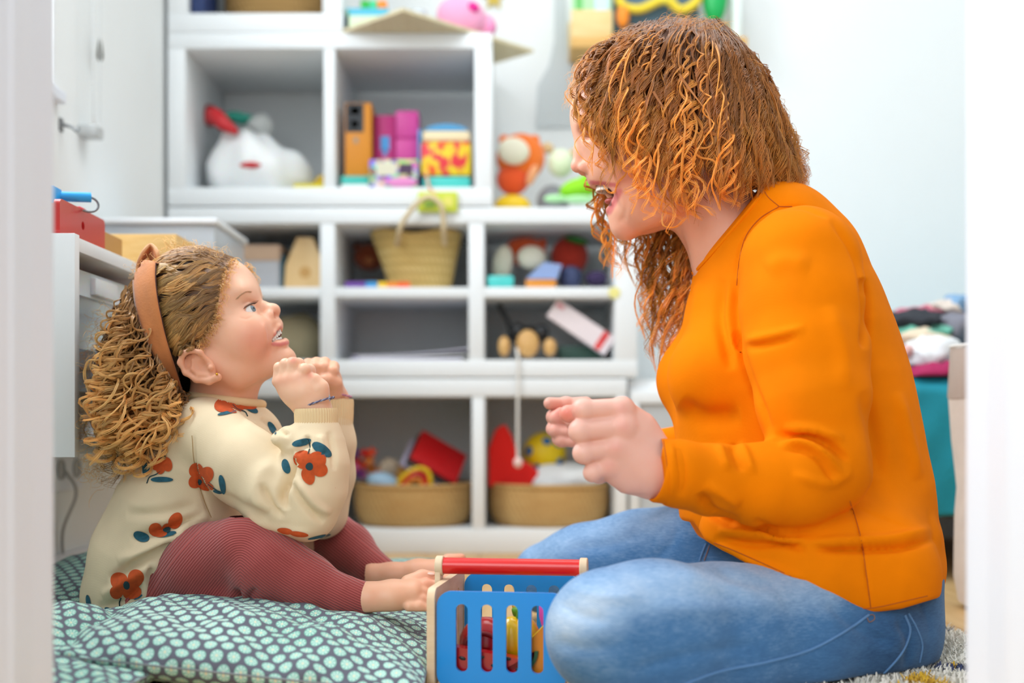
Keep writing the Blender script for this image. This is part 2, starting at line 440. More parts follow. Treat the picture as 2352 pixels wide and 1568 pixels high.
tub(UY0+0.025, UY0+0.325, UZ0+0.125, 0.1025, 'lower milky plastic tub in the near bay of the wall rack')
tub(UY0+0.353, UY0+0.655, UZ1-0.040, 0.105, 'upper milky plastic tub in the middle bay of the wall rack')
tub(UY0+0.353, UY0+0.655, UZ0+0.125, 0.1025, 'lower milky plastic tub in the middle bay of the wall rack')
tub(UY0+0.683, UY0+0.972, UZ0+0.125, 0.1025, 'milky plastic tub in the far bay of the wall rack')
# rails the upper tubs hang on
for yy in (UY0+th+0.001, UY0+0.353-0.005, UY0+0.683-0.005):
    pass
# socket panel and cable below
sk = thing('wall_socket', 'white double power socket on the left wall under the rack', 'socket', (XL, 2.28, 0.20))
MB().box((XL, 2.20, 0.185), (XL+0.012, 2.36, 0.265), bev=0.003).build('plate', M_trim, sk)
for yy in (2.24, 2.32):
    MB().lathe([(0.019, 0), (0.019, 0.003), (0.016, 0.003), (0.016, 0.0005)], (XL+0.012, yy, 0.225), 20, Matrix.Rotation(PI/2, 4, 'Y')).build('socket_ring', mat('socket_shade', '#b9babb', 0.4), sk)
cb = MB().tube([Vector(p) for p in catmull([(XL+0.014, 2.26, 0.222), (XL+0.03, 2.27, 0.18), (XL+0.012, 2.25, 0.11), (XL+0.012, 2.28, 0.04), (XL+0.05, 2.34, 0.006), (XL+0.08, 2.5, 0.005)], 6)], 0.003, 8)
props(cb.build('power_cable', mat('grey_cable', '#b3b0ab', 0.5)), 'thin grey cable running from the wall socket down to the floor', 'cable')
# ------------------------------------------------------------------ things on the shelves
zfA, zfB1, zfB2, zfC = fz(430)+0.001, fz(659)+0.001, fz(826)+0.001, fz(1216)+0.001
zTB, zTA = zB1+0.001, zA1+0.001       # tops of the units
def jitter(vs, amp, seed=0, sc=18.0):
    """lumpy deformation with smooth waves"""
    r = random.Random(seed); ph = [r.uniform(0, 6) for _ in range(9)]; out = []
    for v in vs:
        v = Vector(v)
        dx = math.sin(v.y*sc*1.3+ph[0])*math.cos(v.z*sc+ph[1])+0.5*math.sin(v.z*sc*2.7+ph[2]+v.x*sc*2)
        dy = math.sin(v.x*sc*1.1+ph[3])*math.cos(v.z*sc*1.2+ph[4])+0.5*math.sin(v.x*sc*2.9+ph[5])
        dz = math.sin(v.x*sc+ph[6])*math.cos(v.y*sc*1.4+ph[7])+0.5*math.sin(v.y*sc*2.3+ph[8]+v.x*sc)
        out.append(v+Vector((dx, dy, dz))*amp)
    return out
def boxbody(name, label, cat, x0, x1, y0, y1, z0, z1, m, bands=(), group=None, rot=0.0):
    """a carton: body with lid flap and printed panels standing 0.4 mm proud of its front"""
    t_ = thing(name, label, cat, ((x0+x1)/2, (y0+y1)/2, z0), group)
    MB().box((x0, y0, z0), (x1, y1, z1), bev=0.0012).build('carton', m, t_)
    for (a, b_, c, d, mm, nm) in bands:     # fractions of the front
        MB().box((x0+(x1-x0)*a, y0-0.0006, z0+(z1-z0)*c), (x0+(x1-x0)*b_, y0+0.001, z0+(z1-z0)*d)).build(nm, mm, t_)
    if rot: t_.rotation_euler = (0, 0, rot)
    return t_
def C(n, c, r=0.6, **k): return mat(n, c, r, **k)
red = C('toy_red', '#d8101a', 0.4); orange = C('toy_orange', '#f08a1e', 0.5); yellow = C('toy_yellow', '#f6c90e', 0.45)
teal = C('toy_teal', '#35b7ab', 0.5); blue = C('toy_blue', '#3c9bd8', 0.45); navy = C('cloth_navy', '#3b4568', 0.8)
magenta = C('card_magenta', '#b3136f', 0.5); pink = C('card_pink', '#cf3f97', 0.5); lilac = C('lilac_paper', '#c9c2dd', 0.6)
black = C('toy_black', '#1d2024', 0.45); green = C('felt_green', '#39b54a', 0.8); lime = C('felt_lime', '#8fd81e', 0.8)
cream = C('felt_cream', '#ece6cf', 0.9, sheen=0.3); plush_or = C('plush_orange', '#f2761b', 0.9, sheen=0.5, bump=0.6, bscale=90)
plush_gr = C('plush_grey', '#85868c', 0.9, sheen=0.5, bump=0.6, bscale=90); brown = C('plush_brown', '#8e3f1d', 0.9, sheen=0.3, bump=0.5, bscale=90)
pinkp = C('plush_pink', '#f1a3c8', 0.85, sheen=0.5, bump=0.5, bscale=90); whitec = C('white_cloth', '#eef0f0', 0.85, bump=0.3, bscale=200)
purple = C('toy_purple', '#6f3fa0', 0.5); tan = wood_mat('pale_pine', '#dcb578', '#ecc993', (6, 30, 2), 0.6)
straw = weave_mat('straw_weave', '#cb9f60', '#e0ba7a', 70, 60); palm = weave_mat('palm_weave', '#d6b469', '#ecd28e', 45, 40)
paper = C('white_card', '#f1efec', 0.7); charcoal = C('charcoal_card', '#2f3236', 0.6)

# oval floor baskets
def oval_basket(label, x0, x1, yc, ry, z0, h, group):
    cx = (x0+x1)/2; rx = (x1-x0)/2
    t_ = thing('straw_basket', label, 'basket', (cx, yc, z0), group)
    rs = [(0.86, 0.0), (0.93, 0.12), (0.985, 0.35), (1.0, 0.6), (0.995, 0.85), (0.985, 1.0), (0.955, 1.0), (0.955, 0.85), (0.96, 0.6), (0.94, 0.35), (0.88, 0.14), (0.80, 0.05)]
    o = MB().lathe([(r, z*h) for r, z in rs], (cx, yc, z0), 48, None, rx, ry).build('woven_body', straw, t_)
    MB().tube([(cx+rx*0.97*math.cos(a), yc+ry*0.97*math.sin(a), z0+h) for a in np.linspace(0, 2*PI, 48, endpoint=False)], 0.0065, 8, closed=True).build('rim', straw, t_)
    return cx, yc, rx, ry, z0, h
bk1 = oval_basket('shallow woven straw basket of red book and small toys, left of the two', fx(792), fx(1080), 3.12, 0.155, zfC, 0.098, 'straw baskets in the lowest unit')
bk2 = oval_basket('shallow woven straw basket holding a red felt thing and yellow ball', fx(1119), fx(1411), 3.12, 0.155, zfC, 0.098, 'straw baskets in the lowest unit')
def Pz(u, v, d): return P(u, v, d)
# contents of basket 1
def book(label, c, sx, sy, th, m, R, mp=None, name='book'):
    t_ = thing(name, label, 'book', c)
    M = Matrix.Translation(c) @ R.to_4x4()
    MB().box((-sx/2, -sy/2, -th/2), (sx/2, sy/2, -th/2+0.0025), M, 0.001).build('cover', m, t_)
    MB().box((-sx/2, -sy/2, th/2-0.0025), (sx/2, sy/2, th/2), M, 0.001).build('cover', m, t_)
    MB().box((-sx/2+0.003, -sy/2+0.003, -th/2+0.0025), (sx/2-0.004, sy/2-0.003, th/2-0.0025), M).build('pages', mp or paper, t_)
    MB().box((-sx/2-0.001, -sy/2, -th/2), (-sx/2+0.0025, sy/2, th/2), M, 0.001).build('spine', m, t_)
    return t_
Rb = Euler((math.radians(52), math.radians(30), math.radians(12))).to_matrix()
nb_ = Rb @ Vector((0, 0, 1)); nb_ = nb_ if nb_.z > 0 else -nb_; rc_ = P(1008, 1050, 3.09)
book('red hardback book tilted on top of the left straw basket', rc_, 0.13, 0.10, 0.008, red, Rb)
book('black and charcoal book under the red one in the left straw basket', rc_-nb_*0.0125+Rb @ Vector((-0.004, -0.008, 0)), 0.13, 0.10, 0.012, charcoal, Rb)
book('thin lilac book leaning under the black book in the left straw basket', rc_-nb_*0.026+Rb @ Vector((-0.018, -0.016, 0)), 0.12, 0.09, 0.009, lilac, Rb)
# rainbow arch
ra = thing('toy_arch', 'red and yellow toy arch standing in the left straw basket', 'toy', P(950, 1130, 3.04))
for k, (r_, mm) in enumerate(((0.052, yellow), (0.040, red), (0.028, orange))):
    c0 = P(945, 1130, 3.03)
    MB().tube([c0+Matrix.Rotation(0.55, 3, 'Y') @ Vector((r_*0.75*math.cos(a), 0, r_*1.25*math.sin(a))) for a in np.linspace(0.0, PI, 15)], 0.0062, 8).build('arch_band', mm, ra)
bb = MB().ell(P(880, 1108, 3.05), (0.042, 0.03, 0.026), Matrix.Rotation(0.25, 3, 'Y'))
props(bb.build('toy_egg', C('pale_blue_plastic', '#a9cbe4', 0.4)), 'pale blue oval toy at the front of the left straw basket', 'toy')
fl_ = thing('flower_toy', 'orange, purple and pink flower building toys heaped in the left straw basket', 'toy', P(842, 1090, 3.1))
rr = random.Random(5)
for k in range(16):
    c0 = P(815+rr.uniform(0, 62), 1030+rr.uniform(0, 62)+(8 if k > 8 else 0), 3.07+rr.uniform(0, 0.05)); mm = [orange, purple, red, C('toy_pink', '#e05fa0', 0.5), C('toy_red_orange', '#f0481e', 0.4)][k % 5]
    b = MB(); Rm = Euler((rr.uniform(1, 2), rr.uniform(-.5, .5), rr.uniform(0, 1))).to_matrix()
    pl = [((0.010+0.004*math.cos(5*a))*math.cos(a), (0.010+0.004*math.cos(5*a))*math.sin(a)) for a in np.linspace(0, 2*PI, 25)[:-1]]
    b.prism(pl, -0.003, 0.003, Matrix.Translation(c0) @ Rm.to_4x4() @ Matrix.Rotation(PI/2, 4, 'X')); b.build('flower_piece', mm, fl_)
kp = MB().ell(P(893, 1078, 3.1), (0.03, 0.022, 0.03), Matrix.Rotation(0.6, 3, 'Y')); kp.v = jitter(kp.v, 0.003, 2, 60)
props(kp.build('cloth_bundle', C('beige_cloth', '#c9b8a0', 0.85)), 'small beige cloth bundle behind the blue egg in the left basket', 'cloth')
ob = thing('toy_block', 'dark yellow toy block beside the arch in the left basket', 'toy', P(918, 1090, 3.09))
b = MB(); M_ = Matrix.Translation(P(921, 1098, 3.1)) @ Matrix.Rotation(0.35, 4, 'Y'); b.box((-0.014, -0.014, -0.035), (0.014, 0.014, 0.03), M_, 0.002); b.build('block', C('mustard_plastic', '#c98a12', 0.5), ob)
# contents of basket 2
b = MB(); pl = [P(1122, 1118, 3.08), P(1122, 1030, 3.08), P(1138, 985, 3.08), P(1160, 972, 3.08), P(1176, 1000, 3.08), P(1192, 1050, 3.08), P(1225, 1070, 3.08), P(1245, 1092, 3.08), P(1215, 1118, 3.08)]
rt = thing('felt_boot', 'bright red felt toy boot standing in the right straw basket', 'toy', P(1170, 1118, 3.08))
b.prism([(p.x, p.z) for p in pl], 3.055, 3.10); o_ = b.build('felt_shell', C('felt_red', '#ee1409', 0.85, sheen=0.3), rt)
bv_ = o_.modifiers.new('b', 'BEVEL'); bv_.width = 0.008; bv_.segments = 3
bl = thing('ball', 'yellow ball with blue dots in the right straw basket', 'ball', P(1248, 1060, 3.14))
bc_ = P(1250, 1042, 3.14); br = 0.0555
MB().ell(bc_, (br, br, br), seg=32, rings=20).build('ball_body', C('ball_yellow', '#f3d40f', 0.5), bl)
for (du, dv) in ((5, -28), (-17, 32), (40, 22), (-38, -8), (34, -30), (0, 10)):
    n_ = Vector((du*1.1e-3, -0.04, -dv*1.1e-3)).normalized(); q = n_.to_track_quat('Z', 'Y').to_matrix().to_4x4()
    if (du, dv) == (0, 10): n_ = Vector((0.3, 0.6, 0.6)).normalized(); q = n_.to_track_quat('Z', 'Y').to_matrix().to_4x4()
    MB().lathe([(0.0125, -0.003), (0.012, 0.0005), (0.006, 0.001), (0.0005, 0.0012)], bc_+n_*br*0.985, 16, q).build('dot', C('dot_blue', '#0f6fb5', 0.5), bl)
wc = MB(); wc.ell(P(1300, 1105, 3.08), (0.095, 0.05, 0.045), seg=40, rings=24); wc.v = jitter(wc.v, 0.007, 4, 40)
props(wc.build('white_cloth', whitec), 'white crumpled cloth filling the right straw basket', 'cloth')

# cabinet of middle unit, upper row
gb = boxbody('storage_box', 'grey cloth storage box with a tan lid behind the girl', 'box', fx(498), fx(632), 2.99, 3.22, zfB1, fz(556), C('grey_linen', '#b8b9bd', 0.85, bump=0.3, bscale=400))
MB().box((fx(496), 2.987, fz(592)), (fx(634), 3.223, fz(556)+0.001), bev=0.002).build('lid', C('tan_lid', '#c4a58a', 0.7), gb)
MB().box((fx(555), 2.984, fz(632)), (fx(570), 2.988, fz(610)), bev=0.001).build('label_tag', C('yellow_tag', '#e5d58e', 0.6), gb)
tb = MB().box((fx(628)+0.006, 3.0, zfB1), (fx(640), 3.2, fz(575)), bev=0.001)
props(tb.build('notebook', C('teal_cover', '#2d6272', 0.6)), 'thin teal notebook upright between grey box and wooden house block', 'book')
hb = thing('house_block', 'pale wooden house-shaped block with a faint engraved sun', 'block', (fx(688), 3.03, zfB1))
b = MB(); b.prism([(fx(641), zfB1), (fx(734)-0.001, zfB1), (fx(734)-0.001, fz(596)), (fx(708), fz(536)), (fx(672), fz(536)), (fx(645), fz(600))], 3.0, 3.06)
o_ = b.build('body', tan, hb, angle=30); bv_ = o_.modifiers.new('b', 'BEVEL'); bv_.width = 0.0015; bv_.segments = 2
MB().lathe([(0.014, -0.0006), (0.014, 0.0), (0.001, 0.0004)], (fx(691), 2.9995, fz(618)), 20, Matrix.Rotation(PI/2, 4, 'X')).build('engraving', C('engraved_wood', '#cf9f5e', 0.7), hb)
# basket bag
bg_ = thing('basket_bag', 'palm-leaf shopping basket with two looped handles on the middle shelf', 'basket', (fx(975), 3.09, zfB1))
prof = [(0.60, 0.0), (0.66, 0.06), (0.80, 0.5), (0.93, 0.85), (1.0, 1.0), (0.975, 1.0), (0.9, 0.83), (0.77, 0.5), (0.64, 0.1), (0.55, 0.04)]
hB = fz(526)-zfB1; vs_ = []
b = MB(); b.lathe([(r*0.1175, z*hB) for r, z in prof], (0, 0, 0), 56, None, 1.0, 0.62)
vv = []
for v in b.v:
    v = Vector(v); f_ = v.z/hB
    x = v.x*0.98+0.012*(1-f_)-0.238; z = v.z+zfB1
    if f_ > 0.8: z += (f_-0.8)/0.2*(0.014*math.cos((v.x)/0.1175*PI*1.4)*-0.5+0.006)
    vv.append((x, v.y+3.06, z))
b.v = vv; b.build('woven_body', palm, bg_)
for yy, sg in ((2.99, 0), (3.13, 1)):
    p_ = catmull([P(912, 560, yy), P(918, 527, yy), P(935, 498, yy), P(958, 464, yy-0.02), P(990, 448, yy-0.03), P(1014, 470, yy-0.02), P(1018, 500, yy), P(1019, 527, yy), P(1021, 560, yy)], 6)
    if sg: p_ = catmull([P(915, 566, yy), P(925, 552, yy), P(960, 540, yy), P(1000, 540, yy), P(1024, 552, yy), P(1028, 566, yy)], 6)
    else: p_ = catmull([P(912, 560, 3.0), P(915, 545, 2.965), P(917, 532, 2.930), P(926, 508, 2.918), P(955, 470, 2.905), P(985, 452, 2.9), P(1012, 470, 2.905), P(1018, 505, 2.918), P(1019, 530, 2.930), P(1020, 545, 2.965), P(1021, 560, 3.0)], 6)
    MB().tube([Vector(q) for q in p_], 0.0062, 10).build('handle', C('cotton_rope', '#dcc9a3', 0.85, bump=0.4, bscale=500), bg_)
bd = thing('plush_bear', 'brown plush animal behind the palm basket on the middle shelf', 'plush toy', (P(850, 650, 3.2).x, 3.2, zfB1))
b = MB(); b.ell(P(848, 590, 3.2), (0.042, 0.035, 0.036)); b.build('head', brown, bd)
MB().ell((P(856, 640, 3.2).x, 3.2, zfB1+0.024), (0.036, 0.03, 0.024)).build('torso', brown, bd)
for s in (-1, 1): MB().ell(P(848+s*26, 568, 3.2), (0.012, 0.008, 0.012)).build('ear', brown, bd)
MB().ell(P(848, 598, 3.163), (0.014, 0.012, 0.011)).build('snout', C('plush_snout', '#b06a40', 0.9), bd)
rb = thing('rainbow_strip', 'rainbow strip toy lying at the front of the middle shelf', 'toy', (fx(865), 2.965, zfB1))
for (a, c_, mm) in ((790, 838, purple), (838, 866, blue), (866, 888, yellow), (888, 912, orange), (912, 940, C('toy_tangerine', '#f9641e', 0.5))):
    MB().box((fx(a), 2.955, zfB1), (fx(c_)-0.0004, 2.975, fz(645)), bev=0.001).build('segment', mm, rb)
# third column, upper row
def plush(name, label, cat, parts, base, group=None):
    t_ = thing(name, label, cat, base, group)
    for nm, c_, r_, mm, rt_ in parts:
        b = MB(); b.ell(c_, r_, Matrix.Rotation(rt_, 3, 'Y') if rt_ else None, 24, 16); b.build(nm, mm, t_)
    return t_
dko = C('plush_dark_orange', '#d9531a', 0.9, sheen=0.4, bump=0.5, bscale=90); dkred = C('plush_dark_red', '#b8301a', 0.9, sheen=0.3, bump=0.4, bscale=90)
plush('plush_fox', 'orange plush fox with two cream patches in the right cubby', 'plush toy', [
    ('head', P(1205, 578, 3.12), (0.055, 0.035, 0.038), dko, 0), ('patch', P(1155, 605, 3.06), (0.025, 0.02, 0.046), cream, 0.15), ('patch', P(1221, 592, 3.06), (0.036, 0.02, 0.03), cream, 0.1),
    ('ear', P(1180, 560, 3.12), (0.012, 0.01, 0.014), dko, -0.3), ('ear', P(1245, 560, 3.12), (0.012, 0.01, 0.014), dko, 0.3)], (P(1200, 650, 3.1).x, 3.1, zfB1))
plush('plush_strawberry', 'dark red plush strawberry with green top in the right cubby', 'plush toy', [
    ('fruit', P(1308, 588, 3.14), (0.048, 0.035, 0.05), dkred, 0), ('leaf_cap', P(1325, 552, 3.10), (0.03, 0.02, 0.008), C('plush_green', '#2f7a2c', 0.9), 0.2)], (P(1308, 650, 3.14).x, 3.14, zfB1))
tl = MB().box((fx(1119), 2.955, zfB1), (fx(1180), 3.03, fz(630)), bev=0.006)
props(tl.build('teal_tin', C('tin_turquoise', '#4fd0cb', 0.4)), 'small turquoise tin at the left of the right cubby', 'tin')
pb = thing('peg_house', 'blue-roofed wooden toy house with orange base in the right cubby', 'toy', (fx(1246), 3.0, zfB1))
MB().box((fx(1208), 2.97, zfB1), (fx(1278), 3.03, fz(637)), bev=0.002).build('base', C('toy_amber', '#e0902b', 0.5), pb)
MB().prism([(fx(1208), fz(637)), (fx(1280), fz(637)), (fx(1292), fz(604)), (fx(1250), fz(598))], 2.968, 3.032).build('roof', C('toy_periwinkle', '#8ea6d6', 0.6), pb)
for (a, c_, v_, lab, mm) in ((1286, 1342, 600, 'folded navy cloth beside the blue-roofed toy house', navy), (1350, 1400, 612, 'dark purple cloth at the right end of the right cubby', C('cloth_purple', '#3c2d55', 0.85))):
    b = MB(); b.ell(((fx(a)+fx(c_))/2, 3.03, zfB1+0.03), ((fx(c_)-fx(a))/2, 0.05, (fz(v_)-zfB1)-0.03), seg=24, rings=16); b.v = [Vector((v[0], v[1], max(v[2], zfB1))) for v in jitter(b.v, 0.003, a, 50)]
    props(b.build('cloth_bundle', mm), lab, 'cloth')
st = MB().lathe([(0.014, 0), (0.014, 0.0008)], P(1411, 672, 2.9385), 20, Matrix.Rotation(PI/2, 4, 'X'))
props(st.build('round_sticker', C('pale_yellow_sticker', '#ece48f', 0.6)), 'round pale yellow sticker on the end of a shelf', 'sticker')
# lower row of the middle unit
kb = MB(); kb.ell((fx(652), 3.10, zfB2+0.055), (0.073, 0.09, 0.068), seg=36, rings=24); kb.v = [Vector((v[0], v[1], max(v[2], zfB2))) for v in jitter(kb.v, 0.007, 8, 28)]
props(kb.build('cloth_bag', C('khaki_canvas', '#a59878', 0.9, bump=0.4, bscale=300)), 'khaki canvas bag slumped on the shelf behind the girl', 'bag')
pf = thing('paper_pile', 'loose lilac and white sheets lying on the empty middle shelf', 'paper', (fx(940), 3.08, zfB2))
for k, (a, c_, mm, dz) in enumerate(((800, 1060, lilac, 0.0), (820, 1070, paper, 0.004), (806, 1074, C('lilac_grey', '#c4c0cf', 0.7), 0.008))):
    b = MB(); n = 24; x0, x1 = fx(a), fx(c_); vs = []; 
    for i in range(n+1):
        f_ = i/n; x = x0+(x1-x0)*f_; z = zfB2+dz+0.001+0.018*(f_**2.2)*(1 if k == 2 else 0.35*k)
        for y, dz2 in ((2.97, 0), (3.2, 0), (3.2, 0.003), (2.97, 0.003)): vs.append((x, y, z+dz2))
    fs = [(i*4+j, i*4+(j+1) % 4, i*4+4+(j+1) % 4, i*4+4+j) for i in range(n) for j in range(4)]+[(0, 1, 2, 3), (n*4+3, n*4+2, n*4+1, n*4)]
    b.add(vs, fs); b.build('sheet', mm, pf)
# black pull toy with wooden wheels, string and bead
pt = thing('pull_toy', 'black wooden pull-along dog with pale wooden balls and a white cord', 'toy', (fx(1212), 3.02, zfB2))
woodball = wood_mat('ball_wood', '#cf9c57', '#e3b878', (8, 8, 30), 0.45)
MB().ell(P(1212, 770, 3.03), (0.050, 0.03, 0.024), seg=24, rings=16).build('body', black, pt)
MB().ell(P(1243, 762, 3.0), (0.019, 0.018, 0.02)).build('head', black, pt)
MB().ell(P(1190, 760, 3.0), (0.017, 0.018, 0.02)).build('head', black, pt)
for (u, v, rx_, rz_) in ((1158, 795, 0.015, 0.025), (1212, 789, 0.028, 0.034), (1263, 797, 0.016, 0.022)):
    c_ = P(u, v, 2.985); MB().ell((c_.x, 2.985, max(c_.z, zfB2+rz_)), (rx_, 0.016, rz_)).build('wooden_ball', woodball, pt)
MB().tube([P(1175, 760, 3.05), P(1165, 735, 3.05), P(1145, 698, 3.05)], [0.007, 0.006, 0.007], 10).build('tail', black, pt)
cd_ = [P(1187, 800, 2.975), (fx(1189), 2.958, zfB2+0.010), (fx(1190), 2.936, zfB2+0.006), P(1190, 840, 2.929), P(1189, 930, 2.926), P(1189, 1020, 2.926), P(1190, 1052, 2.926)]
MB().tube([Vector(q) for q in catmull(cd_, 5)], 0.0035, 8).build('cord', C('white_cord', '#e6e2dc', 0.8), pt)
MB().ell(P(1190, 1062, 2.926), (0.011, 0.011, 0.013)).build('bead', C('pale_pink_bead', '#f0cfc8', 0.4), pt)
tg = thing('game_box', 'long white card box with a red mark leaning across the right cubby', 'box', P(1335, 750, 3.0))
M_ = Matrix.Translation(P(1334, 752, 3.0)) @ Matrix.Rotation(math.radians(34), 4, 'Y')
MB().box((-0.085, -0.02, -0.025), (0.085, 0.02, 0.025), M_, 0.0012).build('carton', C('card_pale_pink', '#efe2e5', 0.6), tg)
MB().box((0.052, -0.0206, -0.024), (0.068, -0.018, 0.024), M_).build('red_print', C('print_red', '#e04040', 0.6), tg)
MB().box((-0.08, -0.0206, 0.008), (-0.06, -0.018, 0.018), M_).build('pink_print', C('print_pink', '#d98a94', 0.6), tg)
MB().box((0.055, -0.0212, 0.0), (0.064, -0.02, 0.012), M_).build('red_print', C('print_red_dark', '#c81d25', 0.6), tg)
gs = MB().box((fx(1288), 3.03, zfB2), (fx(1395), 3.22, fz(788)), bev=0.002)
props(gs.build('flat_case', C('dark_green_case', '#23493d', 0.5)), 'flat dark green case lying under the leaning white box', 'case')

# upper two-cube unit, left : plastic bag with a red print
pbg = thing('plastic_bag', 'white plastic carrier bag with red trim in the left cube', 'bag', (fx(565), 3.08, zfA))
b = MB(); b.ell((fx(565), 3.08, zfA+0.052), (0.135, 0.095, 0.080), seg=64, rings=40)
vv = []
for v in jitter(b.v, 0.007, 21, 30):
    x, y, z = v; lx = (x-fx(565))/0.135
    z += 0.040*math.exp(-((lx+0.22)/0.50)**4)*max(0, (z-zfA-0.05)/0.08)+0.014*math.exp(-((lx+0.62)/0.16)**2)*max(0, (z-zfA-0.05)/0.08)
    z += 0.004*math.sin(x*120+z*60)*max(0, (z-zfA-0.02)/0.1)
    vv.append(Vector((x, y, max(z, zfA))))
b.v = vv; b.build('bag_body', C('carrier_plastic', '#eceeee', 0.35, sss=0.2), pbg)
b = MB(); b.tube([Vector(q) for q in catmull([P(478, 275, 3.03), P(490, 262, 3.02), P(515, 285, 3.0), P(545, 305, 3.0)], 4)], [0.007+0.012*math.sin(PI*i/12) for i in range(13)], 10)
b.build('red_handle', C('bag_red', '#c41722', 0.45), pbg)
b = MB(); b.ell(P(575, 379, 2.982), (0.026, 0.008, 0.008)); b.build('red_print', MATS['bag_red'], pbg)
for lab, u, v, mm, r_ in (('crumpled red net sticking up behind the white bag', 483, 262, C('dull_red', '#a8383a', 0.7), (0.02, 0.02, 0.028)), ('green folded packet behind the white bag in the left cube', 548, 265, C('packet_green', '#2fa08a', 0.6), (0.036, 0.018, 0.014)), ('pale grey bundle on top of the white bag', 600, 285, C('grey_bundle', '#cfd3d0', 0.8), (0.032, 0.03, 0.03))):
    b = MB(); b.ell(P(u, v+4, 3.14), r_, seg=18, rings=12); b.v = jitter(b.v, 0.004, u, 70); props(b.build('bundle', mm), lab, 'bundle')
yb = thing('yellow_book', 'flat yellow picture book lying at the right of the left cube', 'book', (fx(712), 3.0, zfA))
MB().box((fx(672), 2.95, zfA), (fx(741), 3.12, zfA+0.009), bev=0.001).build('cover', C('book_yellow', '#d9cb16', 0.5), yb)
MB().prism([(fx(700), zfA+0.0095), (fx(741), zfA+0.0095), (fx(741), fz(388)), (fx(722), fz(392))], 3.0, 3.12).build('page_block', C('mustard_card', '#c9a616', 0.6), yb)
# right cube
tbx = boxbody('small_box', 'flat teal and white box under the orange bottle box', 'box', fx(779), fx(843), 2.97, 3.1, zfA, fz(398), teal, [(0.0, 1.0, 0.0, 0.35, paper, 'white_band')])
obx = boxbody('tall_box', 'tall orange box with a black top panel standing in the right cube', 'box', fx(787), fx(848), 2.98, 3.06, fz(398)+0.001, fz(226), C('carton_orange', '#d98a16', 0.5), [(0.04, 0.72, 0.60, 0.99, charcoal, 'black_print'), (0.22, 0.55, 0.84, 0.94, C('print_beige', '#c4b0a6', 0.6), 'print'), (0.25, 0.5, 0.66, 0.76, C('print_brown', '#b5702a', 0.6), 'print'), (0.35, 0.5, 0.45, 0.53, C('print_grey', '#9a9080', 0.6), 'print')])
boxbody('magenta_box', 'magenta box with a blue balloon print in the right cube', 'box', fx(851), fx(900)-0.0005, 3.02, 3.08, zfA, fz(245), magenta, [(0.3, 0.75, 0.55, 0.73, C('print_sky', '#4a96d6', 0.6), 'blue_print'), (0.42, 0.63, 0.48, 0.56, C('print_sky', '#4a96d6', 0.6), 'blue_print'), (0.4, 0.7, 0.38, 0.46, C('print_rose', '#d83f6f', 0.6), 'rose_print')])
pkb = thing('pink_dumbbell_box', 'bright pink ribbed box beside the magenta one', 'box', (fx(928), 3.05, zfA))
for z0_, z1_ in ((zfA, fz(365)), (fz(365)+0.0005, fz(300)), (fz(300)+0.0005, fz(234))): MB().box((fx(901), 3.02, z0_), (fx(955), 3.09, z1_), bev=0.004).build('segment', pink, pkb)
m_ = bpy.data.materials.new('patchwork_print'); m_.use_nodes = True; t = NT(m_)
vo = t.new('ShaderNodeTexVoronoi'); vo.inputs['Scale'].default_value = 75; t.l.new(t.coord(), vo.inputs['Vector'])
hs = t.new('ShaderNodeHueSaturation'); hs.inputs['Saturation'].default_value = 0.9; hs.inputs['Value'].default_value = 0.8; t.l.new(vo.outputs['Color'], hs.inputs['Color']); t.l.new(hs.outputs[0], t.b.inputs['Base Color'])
boxbody('patterned_box', 'small box with a many-coloured picture print in front of pink boxes', 'box', fx(846), fx(958), 2.96, 3.015, zfA, fz(362), m_, [(0.15, 0.55, 0.45, 0.9, C('print_cream', '#dcd9c0', 0.6), 'cream_print'), (0.62, 0.9, 0.5, 0.85, C('print_plum', '#4c3450', 0.6), 'plum_print')])
b = MB(); b.ell((fx(922), 2.952, zfA+0.013), (0.038, 0.007, 0.0125)); props(b.build('pink_purse', C('purse_pink', '#e28ac4', 0.6)), 'small pink purse lying in front of the patterned box', 'purse')
# coloured bag
cbag = thing('play_bag', 'red and yellow patterned lunch bag with a blue rounded lid', 'bag', (fx(1022), 3.05, zfA))
m2 = bpy.data.materials.new('flame_print'); m2.use_nodes = True; t = NT(m2)
n = t.noise(16, 2, t.mapping(t.coord(), (1.6, 1, 1), (0, 0.6, 0)))
t.l.new(t.ramp(n.outputs[0], [(0.42, lin('#e81c24')), (0.48, lin('#f4c015')), (0.56, lin('#e9d21c')), (0.62, lin('#e02a3a'))]), t.b.inputs['Base Color'])
x0, x1 = fx(964), fx(1082); ym0, ym1 = 2.97, 3.10
MB().box((x0+0.006, ym0, zfA), (x1-0.003, ym1, fz(398)), bev=0.006).build('base', C('bag_turquoise', '#45c4bb', 0.5), cbag)
MB().box((x0, ym0-0.002, fz(398)+0.0003), (x1-0.001, ym1, fz(318)), bev=0.008).build('bag_front', m2, cbag)
MB().box((x0+0.004, ym0, fz(318)+0.0003), (x1-0.003, ym1, fz(292)), bev=0.008).build('bag_band', C('bag_cream', '#efdcb4', 0.6), cbag)
b = MB(); b.prism([(x0+0.006, fz(292)+0.0003)]+[((x0+x1)/2+0.052*math.cos(a), fz(292)+0.0165*math.sin(a)) for a in np.linspace(PI, 0, 12)]+[(x1-0.006, fz(292)+0.0003)], ym0+0.005, ym1-0.004); b.build('lid', C('lid_blue', '#4a9ccf', 0.5), cbag)
MB().box((fx(956), 3.0, zfA), (fx(962), 3.12, fz(283)), bev=0.001).build('side_panel', blue, cbag)
